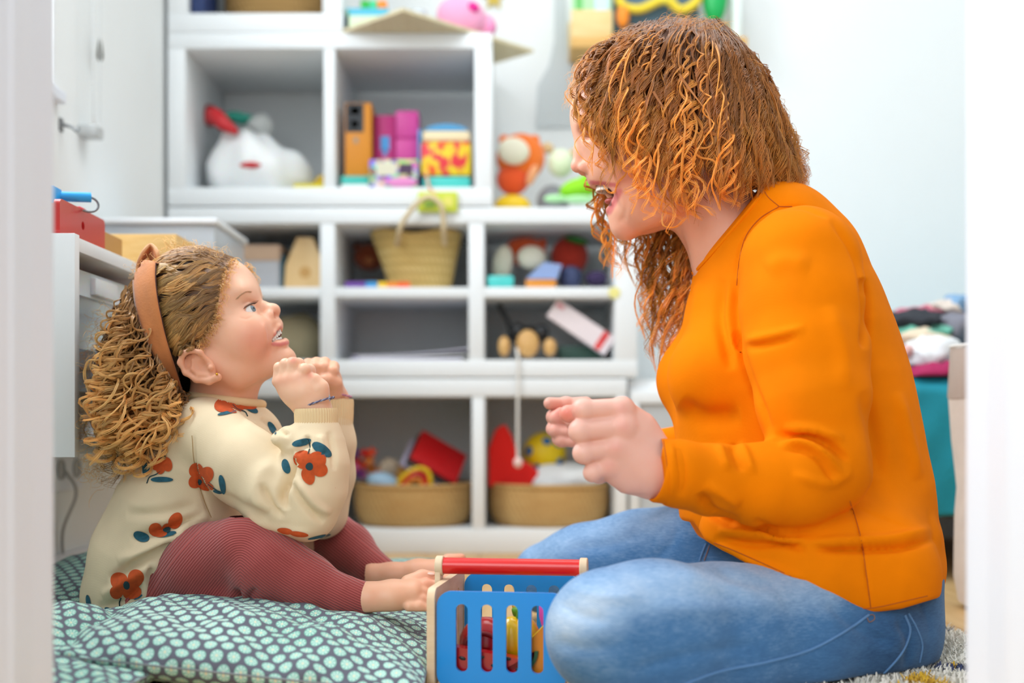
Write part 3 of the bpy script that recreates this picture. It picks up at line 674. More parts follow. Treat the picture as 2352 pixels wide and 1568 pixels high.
# hanging tag
ht = thing('hanging_tag', 'yellow green card tag hanging by an orange ribbon below the right cube', 'tag', P(1006, 460, 2.93))
MB().tube([Vector(q) for q in catmull([P(978, 392, 2.96), (fx(984), 2.945, zfA+0.004), P(986, 430, 2.932), P(1000, 448, 2.931), P(1004, 460, 2.93)], 5)], 0.0028, 8).build('ribbon', C('ribbon_orange', '#f09a7a', 0.6), ht)
MB().box((P(960, 0, 2.93).x, 2.9285, P(0, 487, 2.93).z), (P(1051, 0, 2.93).x, 2.9315, P(0, 440, 2.93).z), bev=0.0008).build('card', C('tag_lime', '#c6d23a', 0.5), ht)
MB().box((P(975, 0, 2.93).x, 2.928, P(0, 478, 2.93).z), (P(1000, 0, 2.93).x, 2.9295, P(0, 460, 2.93).z)).build('green_print', C('tag_green', '#7fa33a', 0.5), ht)
MB().box((P(1018, 0, 2.93).x, 2.928, P(0, 474, 2.93).z), (P(1040, 0, 2.93).x, 2.9295, P(0, 452, 2.93).z)).build('yellow_print', C('tag_yellow', '#e2dc6a', 0.5), ht)
# plush toys on top of the three-cube unit
zT = zTB
plush('plush_lion', 'orange plush lion with a cream face and yellow legs on the unit top', 'plush toy', [
    ('mane', P(1196, 362, 3.12), (0.062, 0.03, 0.062), plush_or, 0), ('face', P(1180, 347, 3.085), (0.040, 0.02, 0.034), cream, 0.2), ('torso', P(1178, 412, 3.12), (0.042, 0.035, 0.04), C('plush_deep_orange', '#f0561a', 0.9, sheen=0.4), 0),
    ('lower_body', (P(1177, 440, 3.1).x, 3.1, zT+0.028), (0.046, 0.035, 0.030), yellow, 0), ('ear', P(1158, 322, 3.12), (0.014, 0.01, 0.014), plush_or, 0), ('ear', P(1228, 322, 3.12), (0.014, 0.01, 0.014), plush_or, 0), ('arm', P(1222, 402, 3.09), (0.012, 0.012, 0.028), C('plush_peach', '#f3a878', 0.9), 0.4)], (P(1180, 460, 3.12).x, 3.12, zT))
plush('plush_elephant', 'grey plush toy with a pale green head beside the lion', 'plush toy', [
    ('body', (P(1270, 440, 3.14).x, 3.14, zT+0.045), (0.042, 0.035, 0.046), plush_gr, 0), ('head', P(1288, 375, 3.12), (0.034, 0.03, 0.036), C('plush_mint', '#dfe8c6', 0.9, sheen=0.4), 0), ('ear', P(1258, 340, 3.13), (0.016, 0.01, 0.014), C('plush_wheat', '#d8b98a', 0.9), 0.6), ('ear', P(1318, 352, 3.13), (0.014, 0.01, 0.012), C('plush_wheat', '#d8b98a', 0.9), -0.6)], (P(1275, 460, 3.14).x, 3.14, zT))
plush('plush_frog', 'lime green plush frog lying on a pale green cloth by the woman\'s chin', 'plush toy', [
    ('body', P(1330, 434, 3.06), (0.05, 0.035, 0.026), lime, -0.2), ('head', P(1360, 420, 3.05), (0.035, 0.03, 0.028), lime, 0), ('foot', P(1275, 456, 3.03), (0.028, 0.02, 0.009), C('cloth_pale_green', '#b8ecb0', 0.9), 0), ('foot', P(1330, 458, 3.0), (0.04, 0.025, 0.009), C('cloth_pale_green', '#b8ecb0', 0.9), 0)], (P(1330, 460, 3.05).x, 3.05, zT))
# top : board lying on the upper unit, with things
zBd = zTA
Fc = Vector((-0.248, 2.79, 0)); e1 = Vector((0.698, 0.716, 0)); e2 = Vector((-0.716, 0.698, 0))
pl = [Fc, Fc+e1*0.433, Fc+e1*0.433+e2*0.285, Fc+e2*0.285]
vs = [Vector((p.x, p.y, zBd)) for p in pl]+[Vector((p.x, p.y, zBd+0.008)) for p in pl]
bo = MB().add(vs, [(0, 1, 2, 3), (7, 6, 5, 4), (0, 4, 5, 1), (1, 5, 6, 2), (2, 6, 7, 3), (3, 7, 4, 0)])
props(bo.build('wooden_board', wood_mat('plywood_pale', '#d6c7a0', '#e4d8b6', (20, 2, 2), 0.6)), 'thin pale wooden board lying askew on the upper unit and overhanging it', 'board')
pk = plush('plush_pig', 'pink plush pig lying on the pale wooden board', 'plush toy', [
    ('body', (P(1060, 40, 3.0).x, 3.0, zBd+0.008+0.048), (0.062, 0.04, 0.048), pinkp, 0.25), ('ear', P(1088, 16, 2.965), (0.014, 0.008, 0.011), C('felt_magenta', '#e0258f', 0.8), 0.5), ('head', (P(1112, 48, 3.02).x, 3.02, zBd+0.008+0.03), (0.03, 0.028, 0.032), pinkp, 0.6), ('snout', (P(1128, 60, 3.0).x, 3.0, zBd+0.008+0.018), (0.012, 0.012, 0.016), C('plush_rose', '#d983ad', 0.85), 0.6)], (P(1060, 60, 3.0).x, 3.0, zBd+0.008))
gbx = boxbody('craft_box', 'blue and green craft box with a yellow corner on the upper unit', 'box', fx(793), fx(890), 2.96, 3.02, zTA, fz(12), C('box_aqua', '#4db4cf', 0.5), [(0.0, 1.0, 0.10, 0.72, C('print_pale_lime', '#d6e8c8', 0.6), 'pale_print'), (0.0, 0.06, 0.0, 0.9, C('print_leaf', '#3d8a2a', 0.6), 'green_print'), (0.12, 0.4, 0.0, 0.28, C('print_yellow', '#dfe022', 0.6), 'yellow_print')])
b = MB(); 
gk = thing('toy_bricks', 'green and orange toy bricks on top of the craft box', 'toy', (fx(850), 2.99, fz(12)+0.001))
for k, (u0, u1, mm) in enumerate(((825, 845, green), (846, 862, C('toy_spring', '#2fcf8a', 0.4)), (863, 885, orange))): MB().box((fx(u0), 2.97, fz(12)+0.001), (fx(u1)-0.0005, 3.0, fz(12)+0.022), bev=0.001).build('brick', mm, gk)
cl = thing('clear_cup', 'pair of clear plastic cups behind the craft box on the board', 'cup', (P(940, 30, 3.0).x, 3.0, zBd+0.008))
for u in (925, 962):
    c_ = P(u, 30, 2.98); MB().lathe([(0.016, 0), (0.019, 0.055), (0.0175, 0.055), (0.0145, 0.003)], (c_.x, 2.98, zBd+0.008), 20).build('cup_wall', C('clear_cup_plastic', '#eef4fb', 0.1, trans=0.6), cl)
    for k in range(3): MB().lathe([(0.0168+k*0.001, 0), (0.0175+k*0.001, 0.004)], (c_.x, 2.98, zBd+0.02+k*0.014), 20).build('cup_stripe', C('cup_stripe_blue', '#a9b9dd', 0.4), cl)
# basket in the single cube and navy thing
zD = fz(30)+0.001
dbk = thing('tan_basket', 'tan woven basket in the single cube at the very top', 'basket', (fx(605), 3.05, zD))
MB().lathe([(0.115, 0.0), (0.128, 0.02), (0.134, 0.07), (0.134, 0.2), (0.128, 0.2), (0.126, 0.05), (0.11, 0.01)], (fx(606), 3.12, zD), 40, None, 1.0, 0.8).build('woven_body', weave_mat('tan_weave', '#a8824a', '#bd965a', 60, 50), dbk)
nb = MB().box((fx(433), 2.96, zD), (fx(464), 3.1, zD+0.16), bev=0.004)
props(nb.build('navy_folder', C('folder_navy', '#1f3566', 0.6)), 'navy folder upright at the left of the top cube', 'folder')
# gold star on the wall
b = MB(); cs = P(1134, -8, 3.33); pl = []
for k in range(10):
    a = PI/2+k*PI/5; r_ = 0.032 if k % 2 == 0 else 0.014; pl.append((cs.x+r_*math.cos(a), cs.z+r_*math.sin(a)))
b.prism(pl, 3.342, 3.349); props(b.build('gold_star', C('gold_foil', '#cdb24a', 0.35, metal=0.3)), 'small gold star on the wall above the pink pig', 'star')
# wall ledge with pictures
WL = 3.30
def wx(u): return (u-1176)*WL/F
def wz(v): return H-(v-975)*WL/F
lg = thing('wall_shelf', 'light wooden wall shelf behind the woman with a backboard', 'shelf', (wx(1500), 3.3, wz(135)))
MB().box((wx(1308), 3.20, wz(135)), (wx(1700), 3.349, wz(112)), bev=0.001).build('shelf_board', wood_mat('honey_pine', '#d2a052', '#e0b468', (4, 20, 20), 0.5), lg)
MB().box((wx(1308), 3.335, wz(112)), (wx(1700), 3.349, wz(40)), bev=0.001).build('back_rail', wood_mat('honey_pine_light', '#e6c684', '#efd69b', (4, 20, 20), 0.5), lg)
MB().box((wx(1308), 3.205, wz(112)), (wx(1400), 3.212, wz(50)), bev=0.001).build('front_rail', MATS['honey_pine_light'], lg)
def picbook(label, u0, u1, v1, m, prints=(), y=3.22, v0=110):
    t_ = thing('picture_book', label, 'book', ((wx(u0)+wx(u1))/2, y, wz(v0)), 'picture books on the wall shelf')
    MB().box((wx(u0), y, wz(v0)), (wx(u1), y+0.012, wz(v1)), bev=0.0008).build('cover', m, t_)
    for a, c_, e, f_, mm, nm in prints: MB().box((wx(a), y-0.0006, wz(e)), (wx(c_), y+0.001, wz(f_))).build(nm, mm, t_)
picbook('picture book with pale green and blue stripes at the left of the wall shelf', 1310, 1398, -60, C('cover_mint', '#b5e2b0', 0.5), [(1318, 1335, 45, -60, C('stripe_green', '#6cc46a', 0.5), 'stripe'), (1362, 1392, 45, -60, C('stripe_sky', '#cfe4f7', 0.5), 'stripe')], 3.225)
picbook('dark slate picture book behind the yellow crescent on the wall shelf', 1405, 1600, -60, C('cover_slate', '#4d6b7c', 0.5), [], 3.26)
b = MB(); pp = [Vector(q) for q in catmull([(wx(1412), 3.235, wz(0)), (wx(1425), 3.235, wz(32)), (wx(1465), 3.235, wz(40)), (wx(1520), 3.23, wz(20)), (wx(1555), 3.235, wz(42)), (wx(1590), 3.235, wz(25)), (wx(1606), 3.235, wz(-10))], 5)]
b.tube(pp, 0.012, 10); props(b.build('felt_hat', C('felt_yellow', '#f0d63a', 0.7)), 'wavy yellow felt hat standing on the wall shelf above her head', 'hat')
b = MB(); b.ell((wx(1520), 3.228, wz(16)), (0.026, 0.012, 0.018)); b.ell((wx(1520), 3.22, wz(10)), (0.01, 0.01, 0.01)); props(b.build('toy_chick', C('felt_lemon', '#f5e84c', 0.7)), 'small lemon yellow toy in the middle of the wall shelf', 'toy')
b = MB(); b.ell((wx(1424), 3.215, wz(62)), (0.017, 0.012, 0.03)); props(b.build('orange_toy', C('toy_orange_b', '#f58f1b', 0.5)), 'small orange toy at the front of the wall shelf', 'toy')
b = MB(); b.ell((wx(1635), 3.25, wz(5)), (0.034, 0.03, 0.075), seg=24, rings=16); props(b.build('green_balloon', C('green_plastic', '#12b45a', 0.4)), 'large green rounded toy at the right of the wall shelf', 'toy')
b = MB(); b.box((wx(1672), 3.23, wz(110)), (wx(1692), 3.30, wz(-40)), bev=0.003); props(b.build('white_tube', C('white_tube_card', '#e7f2ee', 0.5)), 'white card tube at the right end of the wall shelf', 'tube')
# thin grey panel standing in for the shadow of the wall shelf
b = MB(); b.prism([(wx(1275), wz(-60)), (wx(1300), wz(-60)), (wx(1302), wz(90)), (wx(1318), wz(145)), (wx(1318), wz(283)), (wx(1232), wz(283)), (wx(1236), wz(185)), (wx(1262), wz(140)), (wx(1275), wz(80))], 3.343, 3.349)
props(b.build('shelf_shadow_panel', C('shadow_light_grey', '#cdd3d5', 0.9)), 'light grey bottle-shaped panel standing in for the shelf shadow on the wall', 'shadow')

# ------------------------------------------------------------------ things on the wall rack
zR = UZ1+0.001
rc = thing('red_box', 'red toy tool box side with a round hole on the wall rack', 'toy box', (P(150, 535, 1.7).x, 1.75, zR))
M_red = C('red_lacquer', '#c4201c', 0.35, coat=0.3)
def yz_board(y0, y1, z0, z1, x, th_, r, hole=None):
    outer = rrect(y0, z0, y1, z1, r, 6); hs_ = [[(hole[0]+hole[2]*math.cos(a), hole[1]+hole[2]*math.sin(a)) for a in np.linspace(0, 2*PI, 20, endpoint=False)]] if hole else []
    vs, fs = slab(outer, hs_, th_)
    return [Vector((x+v.y, v.x, v.z)) for v in vs], fs
# long side faces the room (plane x = const), seen receding to the back
xr = -0.620
ya, yb_ = 1.662, 1.846
zt_ = zR+0.049
vs, fs = yz_board(ya, yb_, zR, zt_, xr, 0.009, 0.008, (1.752, zR+0.026, 0.0062)); MB().add(vs, fs).build('side_board', M_red, rc, angle=30)
vs, fs = yz_board(ya, yb_, zR, zt_, xr-0.13, 0.009, 0.008); MB().add(vs, fs).build('side_board', M_red, rc, angle=30)
MB().box((xr-0.121, ya+0.008, zR), (xr, ya+0.016, zR+0.044), bev=0.001).build('end_board', M_red, rc)
MB().box((xr-0.121, yb_-0.016, zR), (xr, yb_-0.008, zR+0.04), bev=0.001).build('end_board', M_red, rc)
hm = thing('toy_hammer', 'toy hammer with a bright blue grip lying on the red box', 'toy', (xr-0.03, 1.76, zt_))
b = MB(); b.tube([Vector((-0.652, 1.725, 0.6275)), Vector((-0.600, 1.752, 0.6305))], 0.0072, 16); b.build('grip', C('bright_blue', '#2ea6ec', 0.35), hm)
b = MB(); b.tube([Vector((-0.603, 1.753, 0.6205))+Vector((0.011*math.cos(a), 0.008*math.cos(a), 0.0105*math.sin(a))) for a in np.linspace(-2.2, 1.5, 14)], 0.0016, 8); b.build('wire_loop', C('grey_wire', '#7f8288', 0.3, metal=0.8), hm)
b = MB(); b.box((-0.690, 1.700, zR+0.001), (-0.634, 1.735, 0.6385), bev=0.003); props(b.build('blue_block', MATS['bright_blue']), 'bright blue toy block at the left end of the red box', 'toy')
b = MB(); b.box((-0.632, 1.775, 0.600), (-0.622, 1.80, 0.6225), bev=0.003); props(b.build('red_block', C('toy_crimson', '#e0183a', 0.4)), 'small crimson block under the blue hammer grip', 'toy')
cr = thing('wooden_crate', 'pale pine crate full of toys on the wall rack', 'crate', (P(330, 570, 2.1).x-0.0, 2.1, zR))
yq0 = 2.03; xq1 = P(405, 0, yq0).x; xq0 = XL+0.035; yq1 = 2.33
tw = 0.010; zq = H-(537-975)*yq0/F
pine = wood_mat('crate_pine', '#dfaf62', '#efc985', (5, 5, 40), 0.5)
MB().box((xq0, yq0, zR), (xq1, yq0+tw, zq), bev=0.001).build('crate_side', pine, cr); MB().box((xq0, yq1-tw, zR), (xq1, yq1, zq), bev=0.001).build('crate_side', pine, cr)
MB().box((xq0, yq0+tw, zR), (xq0+tw, yq1-tw, zq), bev=0.001).build('crate_side', pine, cr); MB().box((xq1-tw, yq0+tw, zR), (xq1, yq1-tw, zq), bev=0.001).build('crate_side', pine, cr)
MB().box((xq0+tw, yq0+tw, zR), (xq1-tw, yq1-tw, zR+0.006)).build('crate_bottom', pine, cr)
b = MB(); b.ell(((xq0+xq1)/2-0.02, (yq0+yq1)/2, zR+0.040), ((xq1-xq0)/2-0.035, 0.11, 0.030), seg=24, rings=14); b.v = jitter(b.v, 0.004, 3, 40)
props(b.build('felt_pieces', C('felt_plum', '#5f3450', 0.9)), 'plum and brown felt pieces heaped in the pine crate', 'felt')
b = MB(); b.box((P(247, 0, 1.90).x-0.01, 1.862, zR), (P(247, 0, 1.93).x+0.006, 1.985, H-(540-975)*1.94/F), bev=0.002)
props(b.build('wooden_block', C('dark_pine', '#b98746', 0.6)), 'small upright wooden block between the red box and the crate', 'block')
# clear plastic box behind
px = thing('clear_box', 'clear plastic lidded box at the far end of the wall rack', 'box', (-0.7, 2.5, zR))
M_clear = C('clear_box_plastic', '#e6eef6', 0.25, alpha=0.55)
zx = H-(503-975)*2.38/F
MB().box((XL+0.03, 2.37, zR), (UX1+0.012, 2.632, zx-0.012), bev=0.004).build('box_body', M_clear, px)
MB().box((XL+0.024, 2.362, zx-0.0115), (UX1+0.018, 2.64, zx), bev=0.003).build('lid', C('lid_white', '#e9eef2', 0.35), px)
# ------------------------------------------------------------------ soft-body modelling: distance fields meshed by surface nets
def A3(p): return np.array(tuple(p), np.float32)
class Vol:
    def __init__(s, lo, hi, h, R=None, piv=None):
        s.lo = np.array(lo, np.float32); s.h = h
        s.n = np.ceil((np.array(hi)-s.lo)/h).astype(int)+1
        s.d = np.full(s.n, 1.0, np.float32)
        s.R = np.eye(3, dtype=np.float32) if R is None else np.array(R, np.float32)   # columns: frame axes in the world
        s.piv = np.zeros(3, np.float32) if piv is None else A3(piv)
    def like(s):
        w_ = Vol.__new__(Vol); w_.lo, w_.h, w_.n, w_.R, w_.piv = s.lo, s.h, s.n, s.R, s.piv; w_.d = np.full(s.n, 1.0, np.float32); return w_
    def block(s, pts, rad):
        """grid block around the given frame points; returns slices and frame coordinates"""
        pts = np.atleast_2d(np.array([A3(p) for p in pts])); rad = float(rad)
        if np.allclose(s.R, np.eye(3)): wlo, whi = pts.min(0)-rad, pts.max(0)+rad
        else:
            w = (pts-s.piv) @ s.R.T+s.piv; wlo, whi = w.min(0)-rad*1.0, w.max(0)+rad*1.0
        a = np.clip(np.floor((wlo-s.lo)/s.h).astype(int), 0, s.n); b = np.clip(np.ceil((whi-s.lo)/s.h).astype(int)+1, 0, s.n)
        if (b <= a).any(): return None
        g = [s.lo[i]+s.h*np.arange(a[i], b[i], dtype=np.float32) for i in range(3)]
        X, Y, Z = np.meshgrid(*g, indexing='ij', copy=False)
        if not np.allclose(s.R, np.eye(3)):
            x, y, z = X-s.piv[0], Y-s.piv[1], Z-s.piv[2]; Rt = s.R
            X = x*Rt[0, 0]+y*Rt[1, 0]+z*Rt[2, 0]+s.piv[0]; Y = x*Rt[0, 1]+y*Rt[1, 1]+z*Rt[2, 1]+s.piv[1]; Z = x*Rt[0, 2]+y*Rt[1, 2]+z*Rt[2, 2]+s.piv[2]
        return (slice(a[0], b[0]), slice(a[1], b[1]), slice(a[2], b[2])), X, Y, Z
    def comb(s, sl, d, k, op):
        c = s.d[sl]
        if op == '+':
            if k > 0: hh = np.maximum(k-np.abs(c-d), 0)/k; s.d[sl] = np.minimum(c, d)-hh*hh*k*0.25
            else: s.d[sl] = np.minimum(c, d)
        elif op == '-':
            d = -d
            if k > 0: hh = np.maximum(k-np.abs(c-d), 0)/k; s.d[sl] = np.maximum(c, d)+hh*hh*k*0.25
            else: s.d[sl] = np.maximum(c, d)
    def cap(s, a, b, ra, rb, k=0.01, op='+', ry=1.0):
        """round cone; ry = depth radius as a multiple of the in-plane radius"""
        a, b = A3(a), A3(b); m = max(ra, rb)*max(1, ry)+k+3*s.h
        r = s.block([a, b], m)
        if r is None: return s
        sl, X, Y, Z = r; ab = b-a; L = float(ab@ab)+1e-12
        px, py, pz = X-a[0], Y-a[1], Z-a[2]
        t = np.clip((px*ab[0]+py*ab[1]+pz*ab[2])/L, 0, 1)
        px -= t*ab[0]; py -= t*ab[1]; pz -= t*ab[2]
        if ry != 1.0:
            f = 1.0/ry; q = np.sqrt(px*px+pz*pz+(py*f)**2)+1e-9; R_ = ra+(rb-ra)*t
            g = np.sqrt(px*px+pz*pz+(py*f*f)**2)+1e-9
            d = (q-R_)*q/g
        else: d = np.sqrt(px*px+py*py+pz*pz)-(ra+(rb-ra)*t)
        s.comb(sl, d, k, op); return s
    def chain(s, pts, rads, k=0.01, op='+', ry=1.0, kj=0.004):
        n = len(pts)
        if not hasattr(rads, '__len__'): rads = [rads]*n
        if not hasattr(ry, '__len__'): ry = [ry]*n
        for i in range(n-1): s.cap(pts[i], pts[i+1], rads[i], rads[i+1], k if i == 0 else max(kj, k if k < 0.03 else k), op, (ry[i]+ry[i+1])/2)
        return s
    def ell(s, c, r, k=0.01, op='+', rot=None):
        """ellipsoid; rot: 3x3 with columns = its axes"""
        c = A3(c); r_ = s.block([c], max(r)+k+3*s.h)
        if r_ is None: return s
        sl, X, Y, Z = r_; x, y, z = X-c[0], Y-c[1], Z-c[2]
        if rot is not None:
            M = np.array(rot, np.float32); x, y, z = x*M[0, 0]+y*M[1, 0]+z*M[2, 0], x*M[0, 1]+y*M[1, 1]+z*M[2, 1], x*M[0, 2]+y*M[1, 2]+z*M[2, 2]
        k0 = np.sqrt((x/r[0])**2+(y/r[1])**2+(z/r[2])**2); k1 = np.sqrt((x/r[0]**2)**2+(y/r[1]**2)**2+(z/r[2]**2)**2)+1e-9
        s.comb(sl, k0*(k0-1)/k1, k, op); return s
    def plane(s, p, n, k=0.0, op='-'):
        """op '-' removes the side the normal points to"""
        p, n = A3(p), A3(n)/np.linalg.norm(A3(n))
        sl = (slice(0, s.n[0]), slice(0, s.n[1]), slice(0, s.n[2]))
        g = [s.lo[i]+s.h*np.arange(s.n[i], dtype=np.float32) for i in range(3)]
        d = -((g[0]-p[0])[:, None, None]*n[0]+(g[1]-p[1])[None, :, None]*n[1]+(g[2]-p[2])[None, None, :]*n[2])
        s.comb(sl, d, k, op); return s
    def mesh(s):
        d = s.d; n = d.shape; ins = d < 0
        # cells containing the surface
        c = np.zeros((n[0]-1, n[1]-1, n[2]-1), np.int8)
        for i in (0, 1):
            for j in (0, 1):
                for k in (0, 1): c += ins[i:n[0]-1+i, j:n[1]-1+j, k:n[2]-1+k]
        cells = np.argwhere((c > 0) & (c < 8)); m = len(cells)
        idx = -np.ones(c.shape, np.int32); idx[cells[:, 0], cells[:, 1], cells[:, 2]] = np.arange(m)
        acc = np.zeros((m, 3), np.float32); cnt = np.zeros(m, np.float32)
        cor = [(i, j, k) for i in (0, 1) for j in (0, 1) for k in (0, 1)]
        val = {q: d[cells[:, 0]+q[0], cells[:, 1]+q[1], cells[:, 2]+q[2]] for q in cor}
        for q in cor:
            for ax in range(3):
                if q[ax] == 0:
                    q2 = list(q); q2[ax] = 1; q2 = tuple(q2); v0, v1 = val[q], val[q2]
                    x = (v0 < 0) != (v1 < 0); t = np.where(x, v0/(v0-v1+1e-12), 0)
                    base = np.array(q, np.float32)[None].repeat(m, 0); base[:, ax] = t
                    acc += base*x[:, None]; cnt += x
        V = (cells+acc/cnt[:, None])*s.h+s.lo
        Fs = []
        for ax in range(3):
            a, b = (ax+1) % 3, (ax+2) % 3
            s0 = [slice(None)]*3; s1 = [slice(None)]*3; s0[ax] = slice(0, n[ax]-1); s1[ax] = slice(1, n[ax])
            for o in (a, b): s0[o] = slice(1, n[o]-1); s1[o] = slice(1, n[o]-1)
            e0, e1 = ins[tuple(s0)], ins[tuple(s1)]
            ed = np.argwhere(e0 != e1); fl = e0[ed[:, 0], ed[:, 1], ed[:, 2]]
            g = ed.copy(); g[:, a] += 1; g[:, b] += 1
            def at(da, db):
                q = g.copy(); q[:, a] -= da; q[:, b] -= db; return idx[q[:, 0], q[:, 1], q[:, 2]]
            quad = np.stack([at(1, 1), at(0, 1), at(0, 0), at(1, 0)], 1)
            quad[~fl] = quad[~fl][:, ::-1]; Fs.append(quad)
        return V.astype(np.float64), np.concatenate(Fs)
def mesh_obj(name, V, Q, m, parent=None, attrs=None, smooth_iter=0, uv=None):
    me = bpy.data.meshes.new(name); off = np.array(parent_world(parent)) if parent is not None else np.zeros(3)
    V = np.asarray(V, float); Q = np.asarray(Q); k = Q.shape[1]
    if smooth_iter:
        e = np.concatenate([Q[:, [i, (i+1) % k]] for i in range(k)])
        for it in range(smooth_iter):
            for lam in (0.5, -0.52) if smooth_iter > 1 else (0.5,):
                acc = np.zeros_like(V); cnt = np.zeros(len(V))
                for c_ in range(3): acc[:, c_] = np.bincount(e[:, 0], V[e[:, 1], c_], len(V))+np.bincount(e[:, 1], V[e[:, 0], c_], len(V))
                cnt = np.bincount(e.ravel(), minlength=len(V)); V = V+lam*(acc/np.maximum(cnt, 1)[:, None]-V)
    me.vertices.add(len(V)); me.vertices.foreach_set('co', (V-off).astype(np.float32).ravel())
    me.loops.add(Q.size); me.loops.foreach_set('vertex_index', Q.astype(np.int32).ravel())
    me.polygons.add(len(Q)); me.polygons.foreach_set('loop_start', (np.arange(len(Q))*k).astype(np.int32)); me.polygons.foreach_set('loop_total', np.full(len(Q), k, np.int32))
    me.update(calc_edges=True); me.shade_smooth()
    if attrs:
        for nm, a in attrs.items():
            a = np.asarray(a, np.float32)
            if a.ndim == 2:
                if a.shape[1] == 3: a = np.concatenate([a, np.ones((len(a), 1), np.float32)], 1)
                at = me.attributes.new(nm, 'FLOAT_COLOR', 'POINT'); at.data.foreach_set('color', a.ravel())
            else: at = me.attributes.new(nm, 'FLOAT', 'POINT'); at.data.foreach_set('value', a.ravel())
    if m is not None: me.materials.append(m)
    o = bpy.data.objects.new(name, me); COL.objects.link(o)
    if parent is not None: o.parent = parent
    return o
def vnormals(V, Q):
    fn = np.cross(V[Q[:, 2]]-V[Q[:, 0]], V[Q[:, 3 if Q.shape[1] > 3 else 1]]-V[Q[:, 1 if Q.shape[1] > 3 else 0]])
    N = np.zeros_like(V)
    for j in range(Q.shape[1]):
        for c_ in range(3): N[:, c_] += np.bincount(Q[:, j], fn[:, c_], len(V))
    return N/(np.linalg.norm(N, axis=1)[:, None]+1e-12)
def uvpx(V):
    """where points fall in the photo (pixels)"""
    return np.stack([1176+V[:, 0]*F/V[:, 1], 975-(V[:, 2]-H)*F/V[:, 1]], 1)
def seg_dist(p, pts):
    """distance of 2D points to a polyline, with parameter along it 0..1"""
    pts = np.array(pts, float); best = np.full(len(p), 1e9); tt = np.zeros(len(p)); n = len(pts)-1
    for i in range(n):
        a, b = pts[i], pts[i+1]; ab = b-a; t = np.clip(((p-a)@ab)/(ab@ab+1e-9), 0, 1)
        d = np.linalg.norm(p-(a+t[:, None]*ab), axis=1); u = d < best; best[u] = d[u]; tt[u] = (i+t[u])/n
    return best, tt
def fold(V, N, line, wpx, amp, near=None, smooth=4, side=-1):
    """cloth fold along a line: moves the surface facing the doorway in (amp<0) or out, tapering to the ends"""
    uv = uvpx(V); pts = catmull(line, smooth) if len(line) > 2 else line
    d, t = seg_dist(uv, pts); w_ = np.exp(-(d/wpx)**2)*np.clip(np.minimum(t, 1-t)*5, 0.0, 1)**0.7
    f = np.clip(-N[:, 1]*1.5+0.35, 0, 1)
    if near is not None: f = f*(V[:, 1] < near)
    return V+N*(amp*w_*f)[:, None]
def frame_mat(fwd, up):
    """rotation with columns x=fwd, y=side, z=up"""
    f = np.array(fwd, float); f /= np.linalg.norm(f); u = np.array(up, float); u -= f*(u@f); u /= np.linalg.norm(u); return np.stack([f, np.cross(u, f), u], 1)

# ------------------------------------------------------------------ cloth, skin and hair materials
def skin_mat(name, base, sub=(0.9, 0.35, 0.2), rough=0.45):
    m = bpy.data.materials.new(name); m.use_nodes = True; t = NT(m); b = t.b
    n = t.noise(60, 3, t.coord()); a = t.attr('tint', 'Color')
    c = t.mix(0.05, a, t.ramp(n.outputs[0], [(0.3, (0.8, 0.4, 0.3, 1)), (0.7, (1, 0.85, 0.75, 1))]))
    t.l.new(c, b.inputs['Base Color']); b.inputs['Roughness'].default_value = rough; b.inputs['Specular IOR Level'].default_value = 0.4
    b.inputs['Subsurface Weight'].default_value = 0.28; b.inputs['Subsurface Radius'].default_value = sub; b.inputs['Subsurface Scale'].default_value = 0.006
    n2 = t.noise(900, 2, t.coord()); t.bump(n2.outputs[0], 0.06, 0.0005)
    return m
def hair_mat(name, c_root, c_mid, c_tip, rough=0.38, transl=0.25):
    m = bpy.data.materials.new(name); m.use_nodes = True; t = NT(m); b = t.b
    a = t.attr('along'); rnd = t.attr('rnd')
    c = t.ramp(a, [(0.0, lin(c_root)), (0.45, lin(c_mid)), (1.0, lin(c_tip))])
    hs = t.new('ShaderNodeHueSaturation'); t.l.new(c, hs.inputs['Color'])
    t.l.new(t.math('MULTIPLY_ADD', rnd, 0.9, 0.55), hs.inputs['Value'])
    t.l.new(hs.outputs[0], b.inputs['Base Color']); b.inputs['Roughness'].default_value = rough; b.inputs['Specular IOR Level'].default_value = 0.6
    tr = t.new('ShaderNodeBsdfTranslucent'); t.l.new(hs.outputs[0], tr.inputs[0])
    mx = t.new('ShaderNodeMixShader'); mx.inputs[0].default_value = transl; t.l.new(b.outputs[0], mx.inputs[1]); t.l.new(tr.outputs[0], mx.inputs[2])
    t.l.new(mx.outputs[0], t.n['Material Output'].inputs[0])
    return m
def resamp(pts, n):
    pts = np.array(pts, float); L = np.r_[0, np.cumsum(np.linalg.norm(np.diff(pts, axis=0), axis=1))]; t = np.linspace(0, L[-1], n)
    return np.stack([np.interp(t, L, pts[:, c]) for c in range(3)], 1), L[-1]
